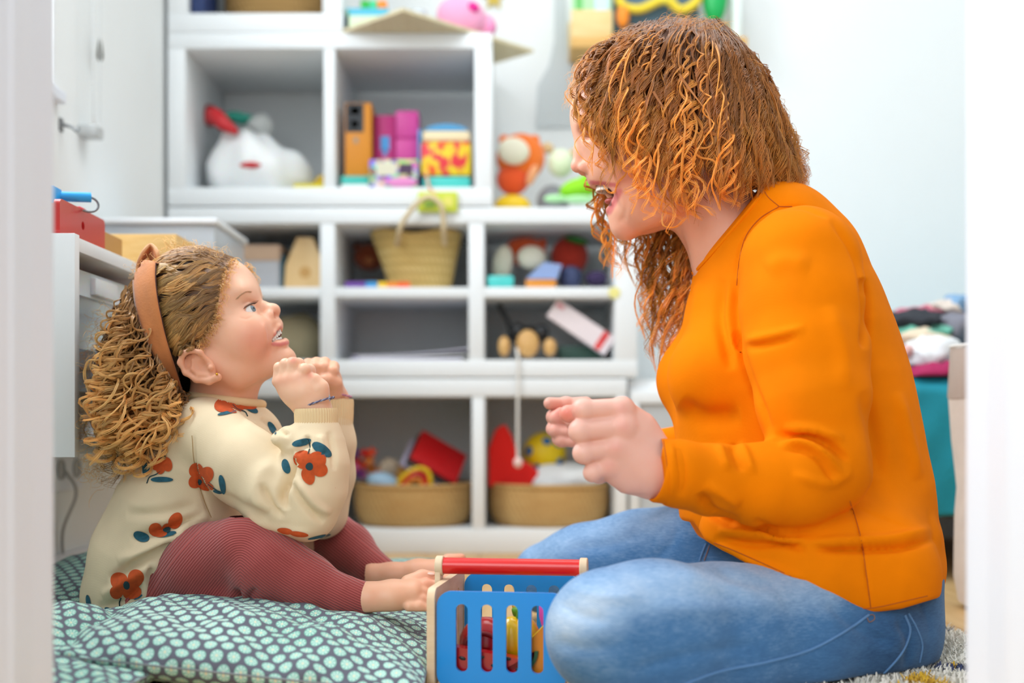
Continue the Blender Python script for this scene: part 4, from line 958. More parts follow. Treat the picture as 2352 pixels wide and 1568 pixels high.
def lock(pts, n, ns, helix_r, pitch, width, rng, r0=0.0009, r1=0.0005, frizz=0.0006, start=0.15, phase=None, flat=0.35):
    """a ringlet: ns hairs that follow the smoothed guide line, winding around it together"""
    c, L = resamp(catmull(pts, 6), n); T_ = np.gradient(c, axis=0); T_ /= np.linalg.norm(T_, axis=1)[:, None]+1e-9
    ref = np.array([0.2, 1.0, 0.1]); U = np.cross(T_, ref); U /= np.linalg.norm(U, axis=1)[:, None]+1e-9; W = np.cross(T_, U)
    t = np.linspace(0, 1, n); ph = (rng.uniform(0, 2*PI) if phase is None else phase); amp = np.clip((t-0.02)/max(start, 0.01), 0, 1)
    hr = helix_r*amp*(0.75+0.45*t)
    ang0 = ph+2*PI*(L/pitch)*(t+0.15*np.sin(t*5+ph)); out = []
    for s_ in range(ns):
        a = rng.normal(0, 1); b_ = rng.normal(0, 1)*flat; da = a*0.10
        ang = ang0+da; rr = hr*(1+0.08*b_)+width*0.25*b_
        off = U*(np.cos(ang)*rr)[:, None]+W*(np.sin(ang)*rr)[:, None]+T_*(a*width*amp)[:, None]+U*(a*width*0.5*(1-amp))[:, None]
        fz_ = np.cumsum(rng.normal(0, 1, (n, 3)), 0); fz_ -= fz_.mean(0)
        out.append(c+off+fz_*frizz*0.35*t[:, None])
    R_ = np.tile(np.interp(t, [0, 0.1, 0.75, 1], [r0*0.6, r0, r0*0.8, r1*0.35]), (ns, 1))*rng.uniform(0.7, 1.25, (ns, 1))
    return np.array(out), R_
class HairSet:
    def __init__(s): s.g = {}
    def add(s, P_, R_, al, rn):
        s.g.setdefault(P_.shape[1], []).append((P_, R_, al, rn))
    def build(s, name, m, parent, centre):
        # every hair is a folded strip with its ridge turned away from the middle of the head
        Vs, Qs, al_, rn_ = [], [], [], []; off = 0; centre = np.array(centre)
        for n, L in s.g.items():
            P_ = np.concatenate([x[0] for x in L]); R_ = np.concatenate([x[1] for x in L])[:, :, None]; al = np.concatenate([x[2] for x in L]); rn = np.concatenate([x[3] for x in L])
            S_ = len(P_); T_ = np.gradient(P_, axis=1); T_ /= np.linalg.norm(T_, axis=2, keepdims=True)+1e-9
            D = P_-centre; D -= T_*(D*T_).sum(2, keepdims=True); D /= np.linalg.norm(D, axis=2, keepdims=True)+1e-9; W = np.cross(T_, D)
            V = np.stack([P_-D*0.45*R_+W*R_, P_+D*R_, P_-D*0.45*R_-W*R_], 2).reshape(-1, 3)
            i = np.arange(S_)[:, None, None]*n*3; j = np.arange(n-1)[None, :, None]*3; k = np.arange(2)[None, None, :]
            Q = np.stack([(i+j+k), (i+j+k+1), (i+j+k+4), (i+j+k+3)], -1).reshape(-1, 4)
            Vs.append(V); Qs.append(Q+off); off += len(V); al_.append(np.repeat(al.reshape(-1), 3)); rn_.append(np.repeat(np.repeat(rn, n), 3))
        V = np.concatenate(Vs); Q = np.concatenate(Qs)
        return mesh_obj(name, V, Q, m, parent, {'along': np.concatenate(al_), 'rnd': np.concatenate(rn_)})
    def count(s): return sum(x[0].shape[0]*(x[0].shape[1]-1)*4 for L in s.g.values() for x in L)
# ------------------------------------------------------------------ the woman
dW = 1.66
def Wp(u, v, off=0.0, d=dW):
    """photo pixel at the woman's mid plane depth plus a sideways offset (negative = nearer)"""
    return P(u, v, d+off)
def sample(vol, p):
    g = (np.asarray(p, float)-vol.lo)/vol.h; g = np.clip(g, 0, np.array(vol.n)-1.001); i = g.astype(int); f = g-i; r = 0
    for a in (0, 1):
        for b in (0, 1):
            for c in (0, 1): r = r+vol.d[i[..., 0]+a, i[..., 1]+b, i[..., 2]+c]*(f[..., 0] if a else 1-f[..., 0])*(f[..., 1] if b else 1-f[..., 1])*(f[..., 2] if c else 1-f[..., 2])
    return r
def ring_plane(vol, c, e1, e2, rmin, rmax, n=64, inset=0.0):
    """closed loop where a plane cuts the surface around c"""
    out = []; rs = np.linspace(rmin, rmax, 90)
    for a in np.linspace(0, 2*PI, n, endpoint=False):
        dr = math.cos(a)*np.array(e1)+math.sin(a)*np.array(e2); v = sample(vol, np.array(c)+rs[:, None]*dr)
        j = np.argmax(v > 0) if (v > 0).any() else len(rs)-1
        out.append(rs[j]-inset)
    r = np.array(out)
    for _ in range(4): r = (np.roll(r, 1)+2*r+np.roll(r, -1))/4
    return [Vector(np.array(c)+r[i]*(math.cos(a)*np.array(e1)+math.sin(a)*np.array(e2))) for i, a in enumerate(np.linspace(0, 2*PI, n, endpoint=False))]
woman = thing('person', 'person with curly ginger hair in an orange sweater and jeans, sitting cross-legged, fists raised', 'person', (Wp(1900, 0).x, dW, 0.0))
# ---- head and neck
fw = np.array([-0.945, 0, -0.325]); up_ = np.array([-0.325, 0, 0.945]); RW = frame_mat(fw, up_)
v = Vol((P(1290, 0, dW).x, dW-0.11, P(0, 720, dW).z), (P(1790, 0, dW).x, dW+0.11, P(0, 80, dW).z), 0.0021)
v.ell(Wp(1478, 240), (0.093, 0.073, 0.079), 0.0, rot=RW)
v.ell(Wp(1398, 272), (0.046, 0.055, 0.046), 0.03, rot=RW)
v.ell(Wp(1412, 360), (0.042, 0.048, 0.055), 0.025, rot=RW)
for s in (-1, 1):
    v.ell(np.array(Wp(1440, 380))+[0, s*0.034, 0], (0.036, 0.027, 0.036), 0.02)          # cheek
    v.ell(np.array(Wp(1478, 440))+[0, s*0.036, 0], (0.040, 0.022, 0.045), 0.02)          # lower cheek
    v.ell(np.array(Wp(1352, 288))+[0, s*0.022, 0], (0.013, 0.022, 0.008), 0.012, rot=RW) # brow
    v.cap(np.array(Wp(1437, 516))+[0, s*0.006, 0], np.array(Wp(1535, 478))+[0, s*0.046, 0], 0.016, 0.016, 0.018)
    v.cap(np.array(Wp(1535, 478))+[0, s*0.046, 0], np.array(Wp(1560, 380))+[0, s*0.056, 0], 0.016, 0.016, 0.018)
v.ell(Wp(1490, 482), (0.05, 0.042, 0.026), 0.018)
v.ell(Wp(1380, 405), (0.018, 0.026, 0.018), 0.012, rot=RW)
v.ell(Wp(1438, 517), (0.0172, 0.019, 0.0172), 0.010)
v.ell(Wp(1428, 488), (0.015, 0.024, 0.014), 0.012)
# nose
v.chain([Wp(1342, 310), Wp(1334, 345), Wp(1327, 378)], [0.0075, 0.0068, 0.0085], 0.010)
v.ell(Wp(1327.5, 382), (0.0092, 0.0092, 0.0085), 0.004)
for s in (-1, 1):
    v.ell(np.array(Wp(1344, 388))+[0, s*0.0105, 0], (0.0095, 0.006, 0.0075), 0.005)
    v.ell(np.array(Wp(1339, 399))+[0, s*0.0065, 0], (0.006, 0.003, 0.0032), 0.002, '-')
    v.ell(np.array(Wp(1350, 312))+[0, s*0.031, 0], (0.012, 0.013, 0.010), 0.012, '-')    # eye socket
    v.ell(np.array(Wp(1368, 311))+[0, s*0.029, 0], (0.0128, 0.0128, 0.0128), 0.003)
    v.ell(np.array(Wp(1352, 313))+[0, s*0.034, 0], (0.0075, 0.0105, 0.0036), 0.001, '-')
# open laughing mouth
v.ell(Wp(1396, 449), (0.024, 0.0215, 0.0155), 0.004, '-', rot=frame_mat((-0.85, 0, 0.5), (0.5, 0, 0.85)))
for s in (-1, 1):
    v.chain([np.array(Wp(1361, 420)), np.array(Wp(1380, 421))+[0, s*0.016, 0], np.array(Wp(1412, 424))+[0, s*0.0245, 0]], [0.0042, 0.0042, 0.0028], 0.003)
    v.chain([np.array(Wp(1402, 483)), np.array(Wp(1410, 470))+[0, s*0.016, 0], np.array(Wp(1422, 440))+[0, s*0.0245, 0]], [0.0055, 0.005, 0.0028], 0.003)
# ear
def ear_near(v, pts, off, plate_c, plate_r, rot, concha, rr=0.0030):
    v.ell(plate_c, plate_r, 0.004, rot=rot)
    v.chain(pts, rr, 0.003); v.ell(concha, (0.0075, 0.006, 0.009), 0.003, '-')
e0 = np.array([0, -0.070, 0])
ear_near(v, [np.array(Wp(a, b))+e0 for a, b in ((1528, 352), (1532, 332), (1552, 322), (1572, 334), (1574, 356), (1562, 378), (1548, 388), (1540, 384))], 0, np.array(Wp(1550, 356))+[0, -0.066, 0], (0.014, 0.006, 0.021), None, np.array(Wp(1546, 356))+[0, -0.073, 0])
# neck
v.chain([Wp(1560, 400), Wp(1665, 520), Wp(1705, 610), Wp(1740, 680)], [0.050, 0.054, 0.062, 0.08], 0.02, ry=[1, 1, 1, 1])
v.cap(np.array(Wp(1555, 430))+[0, -0.045, 0], Wp(1610, 612, -0.012), 0.009, 0.008, 0.012)          # neck tendon
Vh, Qh = v.mesh()
def gauss(p, c, r): return np.exp(-((p-np.array(c))**2).sum(1)/r**2)
def tint(V, base, spots):
    c = np.tile(np.array(lin(base)[:3]), (len(V), 1)); uv = uvpx(V)
    for col, pt, r, w_, dlim in spots:
        k = gauss(uv, pt, r)*w_
        if dlim is not None: k = k*(V[:, 1] < dlim)
        k = np.clip(k, 0, 1)[:, None]; c = c*(1-k)+np.array(lin(col)[:3])*k
    return c
def line_tint(V, c, col, line, wpx, w_=1.0, cond=None):
    d, t = seg_dist(uvpx(V), line); k = np.clip(np.exp(-(d/wpx)**4)*w_, 0, 1)
    if cond is not None: k = k*cond
    return c*(1-k[:, None])+np.array(lin(col)[:3])*k[:, None]
Nh = vnormals(Vh, Qh)
Vh = fold(Vh, Nh, [(1428, 420), (1440, 455), (1436, 490), (1425, 515)], 7, -0.0010, near=dW)
Vh = fold(Vh, Nh, [(1415, 395), (1432, 420), (1445, 460), (1442, 500)], 12, 0.0008, near=dW)
cw = tint(Vh, '#e3a88c', [('#e58f76', (1450, 400), 55, 0.5, None), ('#e79380', (1322, 385), 22, 0.5, None), ('#dd8f74', (1550, 360), 30, 0.5, None), ('#e8967e', (1436, 525), 28, 0.35, None)])
cw = line_tint(Vh, cw, '#c25f5e', [(1358, 419), (1380, 421), (1412, 425)], 5.5)
cw = line_tint(Vh, cw, '#cc6a68', [(1398, 486), (1408, 468), (1422, 440)], 8.5)
inside = np.clip((0.0205-np.abs(Vh[:, 1]-dW))*400, 0, 1)*(np.linalg.norm((uvpx(Vh)-np.array([1402, 450]))/np.array([30, 23]), axis=1) < 1)
cw = cw*(1-inside[:, None])+np.array(lin('#6a1f22')[:3])*inside[:, None]

# ---- hands and a foot, one skin object with the head
def finger(v, pts, r0, r1, k=0.004):
    n = len(pts); v.chain([A3(p) for p in pts], list(np.linspace(r0, r1, n)), k, kj=0.003)
    for i in range(1, n-1): v.ell(A3(pts[i]), (r0*1.07,)*3, 0.003)
d0 = 1.385
h = Vol((P(1270, 0, d0).x, d0-0.05, P(0, 1190, d0).z), (P(1620, 0, d0).x, d0+0.10, P(0, 880, d0).z), 0.0014)
h.ell(P(1448, 1035, d0+0.016), (0.036, 0.017, 0.043), 0.0, rot=frame_mat((0.55, 0.05, -0.83), (0.83, 0, 0.55)))
h.chain([P(1440, 1040, d0+0.016), P(1500, 1083, d0+0.02), P(1560, 1085, d0+0.03)], [0.026, 0.0275, 0.028], 0.02, ry=0.85)
mcp = [(1428, 938), (1432, 980), (1414, 1028), (1398, 1070)]; pip = [(1340, 941), (1333, 990), (1341, 1040), (1362, 1085)]; rr_ = [0.0122, 0.0128, 0.0118, 0.0102]
for i in range(4):
    a, b = mcp[i], pip[i]; r_ = rr_[i]; dd = (0.004, 0, 0.001, 0.005)[i]
    h.cap(P(a[0]+45, a[1]+35, d0+0.018), P(a[0], a[1], d0+dd+0.004), 0.014, r_*1.02, 0.012)
    finger(h, [P(a[0], a[1], d0+dd+0.003), P(b[0], b[1], d0+dd), P(b[0]+14, b[1]+4, d0+dd+0.026), P(b[0]+50, b[1]+4, d0+dd+0.032)], r_*1.0, r_*0.8)
    h.ell(P(a[0]+4, a[1]+1, d0+dd-0.001), (r_*1.0, r_*0.9, r_*1.05), 0.006)
finger(h, [P(1490, 1040, d0+0.035), P(1420, 975, d0+0.055), P(1350, 955, d0+0.056), P(1305, 950, d0+0.044)], 0.0155, 0.0105, 0.01)
Va, Qa = h.mesh()
ca = tint(Va, '#e8b3a2', [('#e08f84', (a, b), 16, 0.45, None) for a, b in mcp]+[('#e2705c', (1298, 950), 26, 0.75, None)]+[('#edc2b4', (b[0], b[1]), 20, 0.4, None) for b in pip])
d1 = 1.80
h = Vol((P(1235, 0, d1).x, d1-0.05, P(0, 1060, d1).z), (P(1520, 0, d1).x, d1+0.06, P(0, 890, d1).z), 0.0016)
h.ell(P(1335, 970, d1), (0.028, 0.018, 0.036), 0.0)
h.chain([P(1340, 975, d1), P(1400, 1010, d1+0.01), P(1490, 1032, d1+0.03)], [0.024, 0.024, 0.026], 0.015)
finger(h, [P(1345, 928, d1+0.008), P(1300, 929, d1+0.002), P(1262, 926, d1-0.006)], 0.0112, 0.0088)
for i, (a, b) in enumerate((((1330, 955), (1272, 957)), ((1330, 985), (1271, 985)), ((1330, 1010), (1284, 1008)))):
    finger(h, [P(a[0], a[1], d1+0.012), P(b[0], b[1], d1+0.006), P(b[0]+6, b[1]+3, d1-0.014), P(b[0]+32, b[1]+6, d1-0.020)], 0.0105-0.0006*i, 0.0085)
finger(h, [P(1350, 985, d1-0.018), P(1318, 965, d1-0.028), P(1288, 948, d1-0.018)], 0.012, 0.0085)
Vb, Qb = h.mesh()
cb_ = tint(Vb, '#e0a493', [('#e07060', (1290, 950), 22, 0.6, None)])
# feet tucked under the legs
h = Vol((0.28, 1.50, -0.002), (0.62, 1.95, 0.12), 0.004)
h.chain([(0.36, 1.62, 0.052), (0.42, 1.68, 0.045), (0.47, 1.74, 0.038)], [0.034, 0.036, 0.026], 0.02)
h.chain([(0.34, 1.84, 0.052), (0.42, 1.80, 0.045), (0.50, 1.78, 0.038)], [0.034, 0.036, 0.026], 0.02)
h.plane((0, 0, 0.012), (0, 0, -1), 0.004)
Vf, Qf = h.mesh(); cf = tint(Vf, '#e0a493', [])
# hidden trunk keeps the body one figure
h = Vol((0.2, 1.40, 0.05), (0.60, 1.92, 0.72), 0.012)
h.chain([Wp(1700, 600), Wp(1800, 760), Wp(1840, 1000), Wp(1900, 1300)], [0.055, 0.10, 0.10, 0.09], 0.03, ry=1.2)
for s, dd in ((-1, 1.50), (1, 1.82)):
    h.chain([Wp(1790, 640, s*0.02), P(1840, 700, dd), P(1880, 1030, dd-0.02)], [0.06, 0.045, 0.036], 0.03)
Vt, Qt = h.mesh(); ct = tint(Vt, '#e3a88c', [])
Vs, Qs, Cs, off = [], [], [], 0
for V_, Q_, c_ in ((Vh, Qh, cw), (Va, Qa, ca), (Vb, Qb, cb_), (Vf, Qf, cf), (Vt, Qt, ct)):
    Vs.append(V_); Qs.append(Q_+off); Cs.append(c_); off += len(V_)
skinW = skin_mat('skin_fair', '#e3a88c')
bodyW = mesh_obj('body', np.concatenate(Vs), np.concatenate(Qs), skinW, woman, {'tint': np.concatenate(Cs)})
# eyes, teeth, earring
M_eyew = mat('eye_white', '#f2eeea', 0.15); M_iris = mat('iris_grey', '#76868f', 0.15); M_pup = mat('pupil', '#0a0a0c', 0.1)
def eye(c, r, look, parent):
    q = Vector(look).normalized().to_track_quat('Z', 'Y').to_matrix().to_4x4(); c = Vector(c)
    o = MB().ell(c, (r, r, r), seg=28, rings=18).build('eye', M_eyew, parent)
    MB().lathe([(r*0.50, r*0.875), (r*0.44, r*0.925), (r*0.3, r*0.968), (r*0.2, r*0.99)], c, 24, q).build('iris', M_iris, o)
    MB().lathe([(r*0.22, r*0.985), (r*0.12, r*1.003), (0.0002, r*1.01)], c, 16, q).build('pupil', M_pup, o)
for s in (-1, 1): eye(np.array(Wp(1367, 311))+[0, s*0.029, 0], 0.0115, (-0.9, -0.12*(1 if s < 0 else -1), -0.1), woman)
M_teeth = mat('teeth', '#f4efe6', 0.2, 0.6)
b = MB()
for k in range(-4, 5):
    a = k*0.29; c_ = np.array(Wp(1403, 434))+[-0.0185*math.cos(a), 0.0175*math.sin(a), 0.0]
    b.box((-0.0015, -0.0028, -0.0040), (0.0015, 0.0028, 0.0046), Matrix.Translation(Vector(c_)) @ Matrix.Rotation(-a, 4, 'Z') @ Matrix.Rotation(0.25, 4, 'Y'), 0.0011)
b.build('teeth', M_teeth, woman)
b = MB(); b.ell(Wp(1409, 462), (0.012, 0.012, 0.005)); b.build('tongue', mat('tongue', '#b8544f', 0.35), woman)
b = MB(); b.ell(P(1543, 365, dW-0.0735), (0.0028, 0.0028, 0.0028)); b.build('earring', mat('pearl', '#f4ece4', 0.15), woman)

# ---- sweater
def knit_mat(name, col, rib=900, amt=0.25, sheen=0.2):
    m = bpy.data.materials.new(name); m.use_nodes = True; t = NT(m); b = t.b
    n = t.noise(9, 3, t.coord()); c = lin(col); c2 = tuple(min(1, x*1.10) for x in c[:3])+(1,); c1 = tuple(x*0.90 for x in c[:3])+(1,)
    t.l.new(t.ramp(n.outputs[0], [(0.3, c1), (0.7, c2)]), b.inputs['Base Color'])
    b.inputs['Roughness'].default_value = 0.85; b.inputs['Specular IOR Level'].default_value = 0.08; b.inputs['Sheen Weight'].default_value = sheen; b.inputs['Sheen Tint'].default_value = c2
    b.inputs['Sheen Roughness'].default_value = 0.4
    wv = t.new('ShaderNodeTexWave'); wv.inputs['Scale'].default_value = rib/6.28; wv.inputs['Distortion'].default_value = 1.2; wv.inputs['Detail'].default_value = 1
    wv.bands_direction = 'DIAGONAL'; t.l.new(t.coord(), wv.inputs['Vector'])
    n2 = t.noise(700, 2, t.coord()); hgt = t.math('ADD', t.math('MULTIPLY', wv.outputs['Fac'], 0.18), n2.outputs[0]); t.bump(hgt, amt, 0.0006)
    return m
M_sw = knit_mat('orange_knit', '#ee7f00', sheen=0.0)
v = Vol((P(1460, 0, 1.66).x, 1.31, P(0, 1500, 1.66).z), (P(2200, 0, 1.66).x, 1.90, P(0, 400, 1.66).z), 0.0034)
sc = 1/F*dW
tor = [(1790, 640, 0.114, 1.30), (1802, 760, 0.133, 1.18), (1818, 880, 0.148, 1.08), (1836, 990, 0.152, 1.02), (1850, 1090, 0.154, 1.02), (1866, 1180, 0.156, 1.03), (1892, 1262, 0.147, 1.08)]
v.chain([Wp(a, b) for a, b, _, _ in tor], [r for _, _, r, _ in tor], 0.02, ry=[q for *_, q in tor])
for s in (-1, 1):
    v.ell(np.array(Wp(1622, 868))+[0, s*0.062, 0], (0.060, 0.062, 0.060), 0.035)
v.ell(Wp(1772, 500), (0.062, 0.100, 0.045), 0.03)
v.cap(Wp(1700, 1000), Wp(1690, 1160), 0.075, 0.07, 0.04, ry=1.3)       # belly under the bust
v.ell(Wp(2050, 1300), (0.054, 0.12, 0.055), 0.03)
v.chain([P(1700, 1225, 1.49), P(1850, 1290, 1.495), P(1990, 1325, 1.51)], [0.05, 0.075, 0.088], 0.05)
v.chain([P(1740, 1230, 1.80), P(1850, 1290, 1.80), P(1990, 1325, 1.80)], [0.05, 0.07, 0.08], 0.05)
v.cap(Wp(2100, 1236, -0.09), Wp(2100, 1236, 0.06), 0.032, 0.032, 0.012)  # bunched fold at the back
# neckline, hem and cuffs
cN = Wp(1671, 520); eN = np.array([-158, 0, -190.0]); eN /= np.linalg.norm(eN); nN = np.array([-0.77, 0, 0.64])
v.plane(cN, nN, 0.004)
Xg = v.lo[0]+v.h*np.arange(v.n[0]); Yg = v.lo[1]+v.h*np.arange(v.n[1]); Zg = v.lo[2]+v.h*np.arange(v.n[2])
hl_ = [(1540, 1190), (1595, 1200), (1620, 1240), (1660, 1264), (1760, 1303), (1850, 1350), (1950, 1397), (2000, 1407), (2070, 1398), (2143, 1376), (2220, 1356)]
cutd = np.empty(v.d.shape, np.float32)
for iy, y_ in enumerate(Yg):        # the hem rides up over the thigh on the near side
    ye = min(y_, 1.66); hz2 = np.interp(1176+Xg*F/ye, [p[0] for p in hl_], [p[1] for p in hl_]); hz2 = H-(hz2-975)*ye/F
    cutd[:, iy, :] = (hz2[:, None]-Zg[None, :])*0.92
hh = np.maximum(0.004-np.abs(v.d-cutd), 0)/0.004
v.d = np.maximum(v.d, cutd)+hh*hh*0.001
# shoulders and sleeves
aS, aE = P(1838, 612, 1.515), P(1893, 1055, 1.455)
near_arm = [(1838, 612, 1.515, 0.0745), (1845, 700, 1.50, 0.0755), (1852, 800, 1.485, 0.0735), (1868, 920, 1.465, 0.0665), (1886, 1040, 1.452, 0.0575)]
v2 = v.like()
v2.chain([P(a, b, c) for a, b, c, _ in near_arm], [r for *_, r in near_arm], 0.0, kj=0.01)
fore = [(1888, 1072, 1.448, 0.0585), (1830, 1105, 1.440, 0.0535), (1740, 1112, 1.427, 0.0465), (1640, 1103, 1.412, 0.0405), (1560, 1088, 1.40, 0.037), (1520, 1080, 1.395, 0.0362)]
v3 = v.like()
v3.chain([P(a, b, c) for a, b, c, _ in fore], [r for *_, r in fore], 0.0, kj=0.01)
def smin(a, b, k):
    hh = np.maximum(k-np.abs(a-b), 0)/k; return np.minimum(a, b)-hh*hh*k*0.25
v2.d = smin(v2.d, v3.d, 0.014)
far = [(1800, 640, 1.80, 0.07), (1830, 800, 1.82, 0.062), (1860, 1010, 1.83, 0.05), (1700, 1040, 1.83, 0.042), (1560, 1036, 1.82, 0.035), (1492, 1034, 1.815, 0.031)]
v2.chain([P(a, b, c) for a, b, c, _ in far], [r for *_, r in far], 0.0, kj=0.01)
v.d = smin(v.d, v2.d, 0.008)
del v2, v3
v.plane(P(1513, 1080, 1.395), (-1, -0.15, -0.12), 0.003)
ring_c = ring_plane(v, np.array(cN)-nN*0.006, eN, np.array([0, 1, 0]), 0.03, 0.12, 64, 0.003)
Vs_, Qs_ = v.mesh()
for it in range(1):
    Ns = vnormals(Vs_, Qs_)
    F_ = lambda ln, w_, a, near=1.7: fold(Vs_, vnormals(Vs_, Qs_), ln, w_, a, near)
# folds seen in the photo
folds = [([(1690, 640), (1684, 710), (1692, 770), (1700, 800)], 9, -0.006, 1.62), ([(1700, 800), (1760, 790), (1830, 770)], 9, -0.0035, 1.6), ([(1705, 782), (1780, 768), (1850, 752)], 9, 0.003, 1.6),
    ([(1775, 1005), (1840, 996), (1905, 1020), (1950, 1062)], 8, -0.007, 1.6), ([(1790, 1018), (1850, 1018), (1900, 1046), (1935, 1090)], 6, 0.004, 1.6), ([(1800, 1030), (1850, 1036), (1888, 1064), (1915, 1110)], 6, -0.004, 1.6), ([(1800, 985), (1870, 985), (1940, 1010)], 9, 0.004, 1.6),
    ([(1700, 1015), (1716, 1050), (1730, 1090)], 9, 0.003, 1.6), ([(1680, 1020), (1692, 1050), (1704, 1085)], 8, -0.003, 1.6), ([(1650, 1018), (1662, 1050), (1672, 1080)], 8, 0.003, 1.6),
    ([(1985, 640), (1992, 720), (1985, 800)], 9, -0.008, 1.7), ([(1910, 505), (1950, 560), (1975, 620), (1982, 680)], 7, -0.0035, 1.7), ([(1780, 480), (1840, 476), (1900, 500)], 4, -0.002, 1.7), ([(1780, 478), (1730, 520), (1700, 570), (1690, 640)], 4, -0.002, 1.7),
    ([(1640, 1236), (1720, 1250), (1800, 1246), (1850, 1262)], 9, -0.006, 1.7), ([(1650, 1215), (1740, 1224), (1850, 1240)], 10, 0.006, 1.7), ([(1870, 1258), (1960, 1262), (2060, 1258), (2150, 1238)], 8, -0.006, 1.7), ([(1850, 1245), (1950, 1240), (2050, 1236), (2140, 1214)], 10, 0.005, 1.7),
    ([(1610, 1130), (1640, 1180), (1700, 1200)], 12, -0.006, 1.7), ([(1620, 1110), (1700, 1160)], 12, 0.004, 1.7), ([(1660, 1275), (1760, 1300), (1850, 1330)], 9, 0.004, 1.7), ([(1950, 1150), (1975, 1230), (1990, 1320), (2000, 1400)], 3, -0.0016, 1.7),
    ([(1600, 640), (1596, 700), (1580, 760)], 12, 0.003, 1.7), ([(1660, 640), (1650, 720), (1665, 790), (1680, 850)], 12, -0.005, 1.7), ([(2060, 900), (2085, 1000), (2110, 1100)], 14, 0.004, 1.7), ([(1690, 760), (1720, 860), (1770, 990)], 8, -0.005, 1.64),
    ([(1560, 930), (1620, 960), (1700, 950)], 22, -0.006, 1.7), ([(1730, 1195), (1800, 1225), (1880, 1215)], 9, -0.004, 1.7), ([(1905, 700), (1935, 800), (1940, 900)], 20, 0.003, 1.6), ([(1760, 620), (1800, 600), (1860, 610)], 22, 0.003, 1.6), ([(1820, 1090), (1900, 1110), (1960, 1080)], 12, 0.003, 1.6), ([(1560, 1030), (1570, 1080), (1566, 1140)], 7, -0.0025, 1.6), ([(1540, 1015), (1548, 1080), (1542, 1145)], 5, 0.0025, 1.6), ([(1980, 900), (2010, 1000), (2020, 1100)], 16, -0.004, 1.7)]
for ln, w_, a, nr in folds: Vs_ = fold(Vs_, vnormals(Vs_, Qs_), ln, w_, a*1.6, nr)
sweater = mesh_obj('sweater', Vs_, Qs_, M_sw, woman)
MB().tube(ring_c, 0.0038, 8, closed=True).build('collar', M_sw, sweater)
# cuffs
def cuff(pts, rads, m, parent, name='cuff', seg=40, rib=0.0, nrib=0, ry=1.0, th=0.002):
    pts = [Vector(p) for p in pts]; vs = []; up = None; n = len(pts)
    prof = [(i, rads[i]) for i in range(n)]+[(i, rads[i]-th) for i in reversed(range(n))]
    ax = (pts[-1]-pts[0]).normalized(); u_ = ax.cross(Vector((0, 1, 0))).normalized(); w2 = Vector((0, 1, 0)); w2 = (w2-ax*w2.dot(ax)).normalized()
    for i, r in prof:
        for k in range(seg):
            a = 2*PI*k/seg; q = r+(rib*math.cos(nrib*a) if nrib else 0); vs.append(pts[i]+u_*math.cos(a)*q+w2*math.sin(a)*q*ry)
    m_ = len(prof); fs = []
    for i in range(m_):
        for k in range(seg):
            a = i*seg+k; b_ = i*seg+(k+1) % seg; j = ((i+1) % m_)*seg; fs.append((a, b_, j+(k+1) % seg, j+k))
    return MB().add(vs, fs).build(name, m, parent, angle=70)
cuff([P(1506, 1079, 1.394), P(1512, 1080, 1.395), P(1530, 1082, 1.396), P(1548, 1086, 1.399)], [0.0352, 0.0368, 0.0370, 0.0372], M_sw, sweater, 'cuff')

# ---- jeans
def denim_mat():
    m = bpy.data.materials.new('denim'); m.use_nodes = True; t = NT(m); b = t.b
    fade = t.attr('fade'); n = t.noise(28, 5, t.mapping(t.coord(), (1, 1, 2.2), (0, 0.15, 0)), 0.65); n2 = t.noise(330, 4, t.mapping(t.coord(), (0.35, 0.35, 1.8)), 0.7)
    f = t.math('ADD', fade, t.math('MULTIPLY_ADD', n.outputs[0], 0.30, -0.15)); f = t.math('ADD', f, t.math('MULTIPLY_ADD', n2.outputs[0], 0.42, -0.21))
    c = t.ramp(f, [(0.0, lin('#204470')), (0.35, lin('#4474a6')), (0.65, lin('#8aabcf')), (1.0, lin('#cbdcec'))])
    t.l.new(c, b.inputs['Base Color']); b.inputs['Roughness'].default_value = 0.8; b.inputs['Specular IOR Level'].default_value = 0.2; b.inputs['Sheen Weight'].default_value = 0.15
    wv = t.new('ShaderNodeTexWave'); wv.inputs['Scale'].default_value = 190; wv.bands_direction = 'DIAGONAL'; wv.inputs['Distortion'].default_value = 0.6; t.l.new(t.coord(), wv.inputs['Vector'])
    t.bump(t.math('ADD', wv.outputs['Fac'], n2.outputs[0]), 0.22, 0.0006)
    return m
M_den = denim_mat()
v = Vol((-0.035, 1.235, -0.002), (0.66, 2.04, 0.34), 0.0042)
hipc = Wp(1985, 1420)
v.ell((hipc.x, 1.66, 0.105), (0.092, 0.165, 0.105), 0.0)
v.ell(Wp(1905, 1330), (0.085, 0.135, 0.07), 0.04)
nt = [(1400, 1452, 1.322, 0.0695), (1500, 1452, 1.355, 0.0745), (1650, 1462, 1.415, 0.0790), (1800, 1456, 1.47, 0.0845), (1940, 1440, 1.52, 0.0860), (2015, 1448, 1.545, 0.0800)]
v.chain([P(a, b, c) for a, b, c, _ in nt], [r for *_, r in nt], 0.03, kj=0.02)
nk = P(1400, 1452, 1.322)
v.chain([nk+Vector((0.015, 0.02, -0.012)), Vector((0.22, 1.46, 0.060)), Vector((0.345, 1.60, 0.052))], [0.064, 0.056, 0.042], 0.01)
ft = [(1258, 1326, 1.93, 0.0560), (1345, 1308, 1.90, 0.0655), (1470, 1290, 1.87, 0.0735), (1600, 1280, 1.83, 0.0780), (1760, 1320, 1.78, 0.083)]
v.chain([P(a, b, c) for a, b, c, _ in ft], [r for *_, r in ft], 0.03, kj=0.02)
fk = P(1258, 1326, 1.93)
v.chain([fk+Vector((0.01, -0.005, -0.008)), Vector((0.20, 1.87, 0.055)), Vector((0.335, 1.84, 0.052))], [0.056, 0.052, 0.042], 0.01)
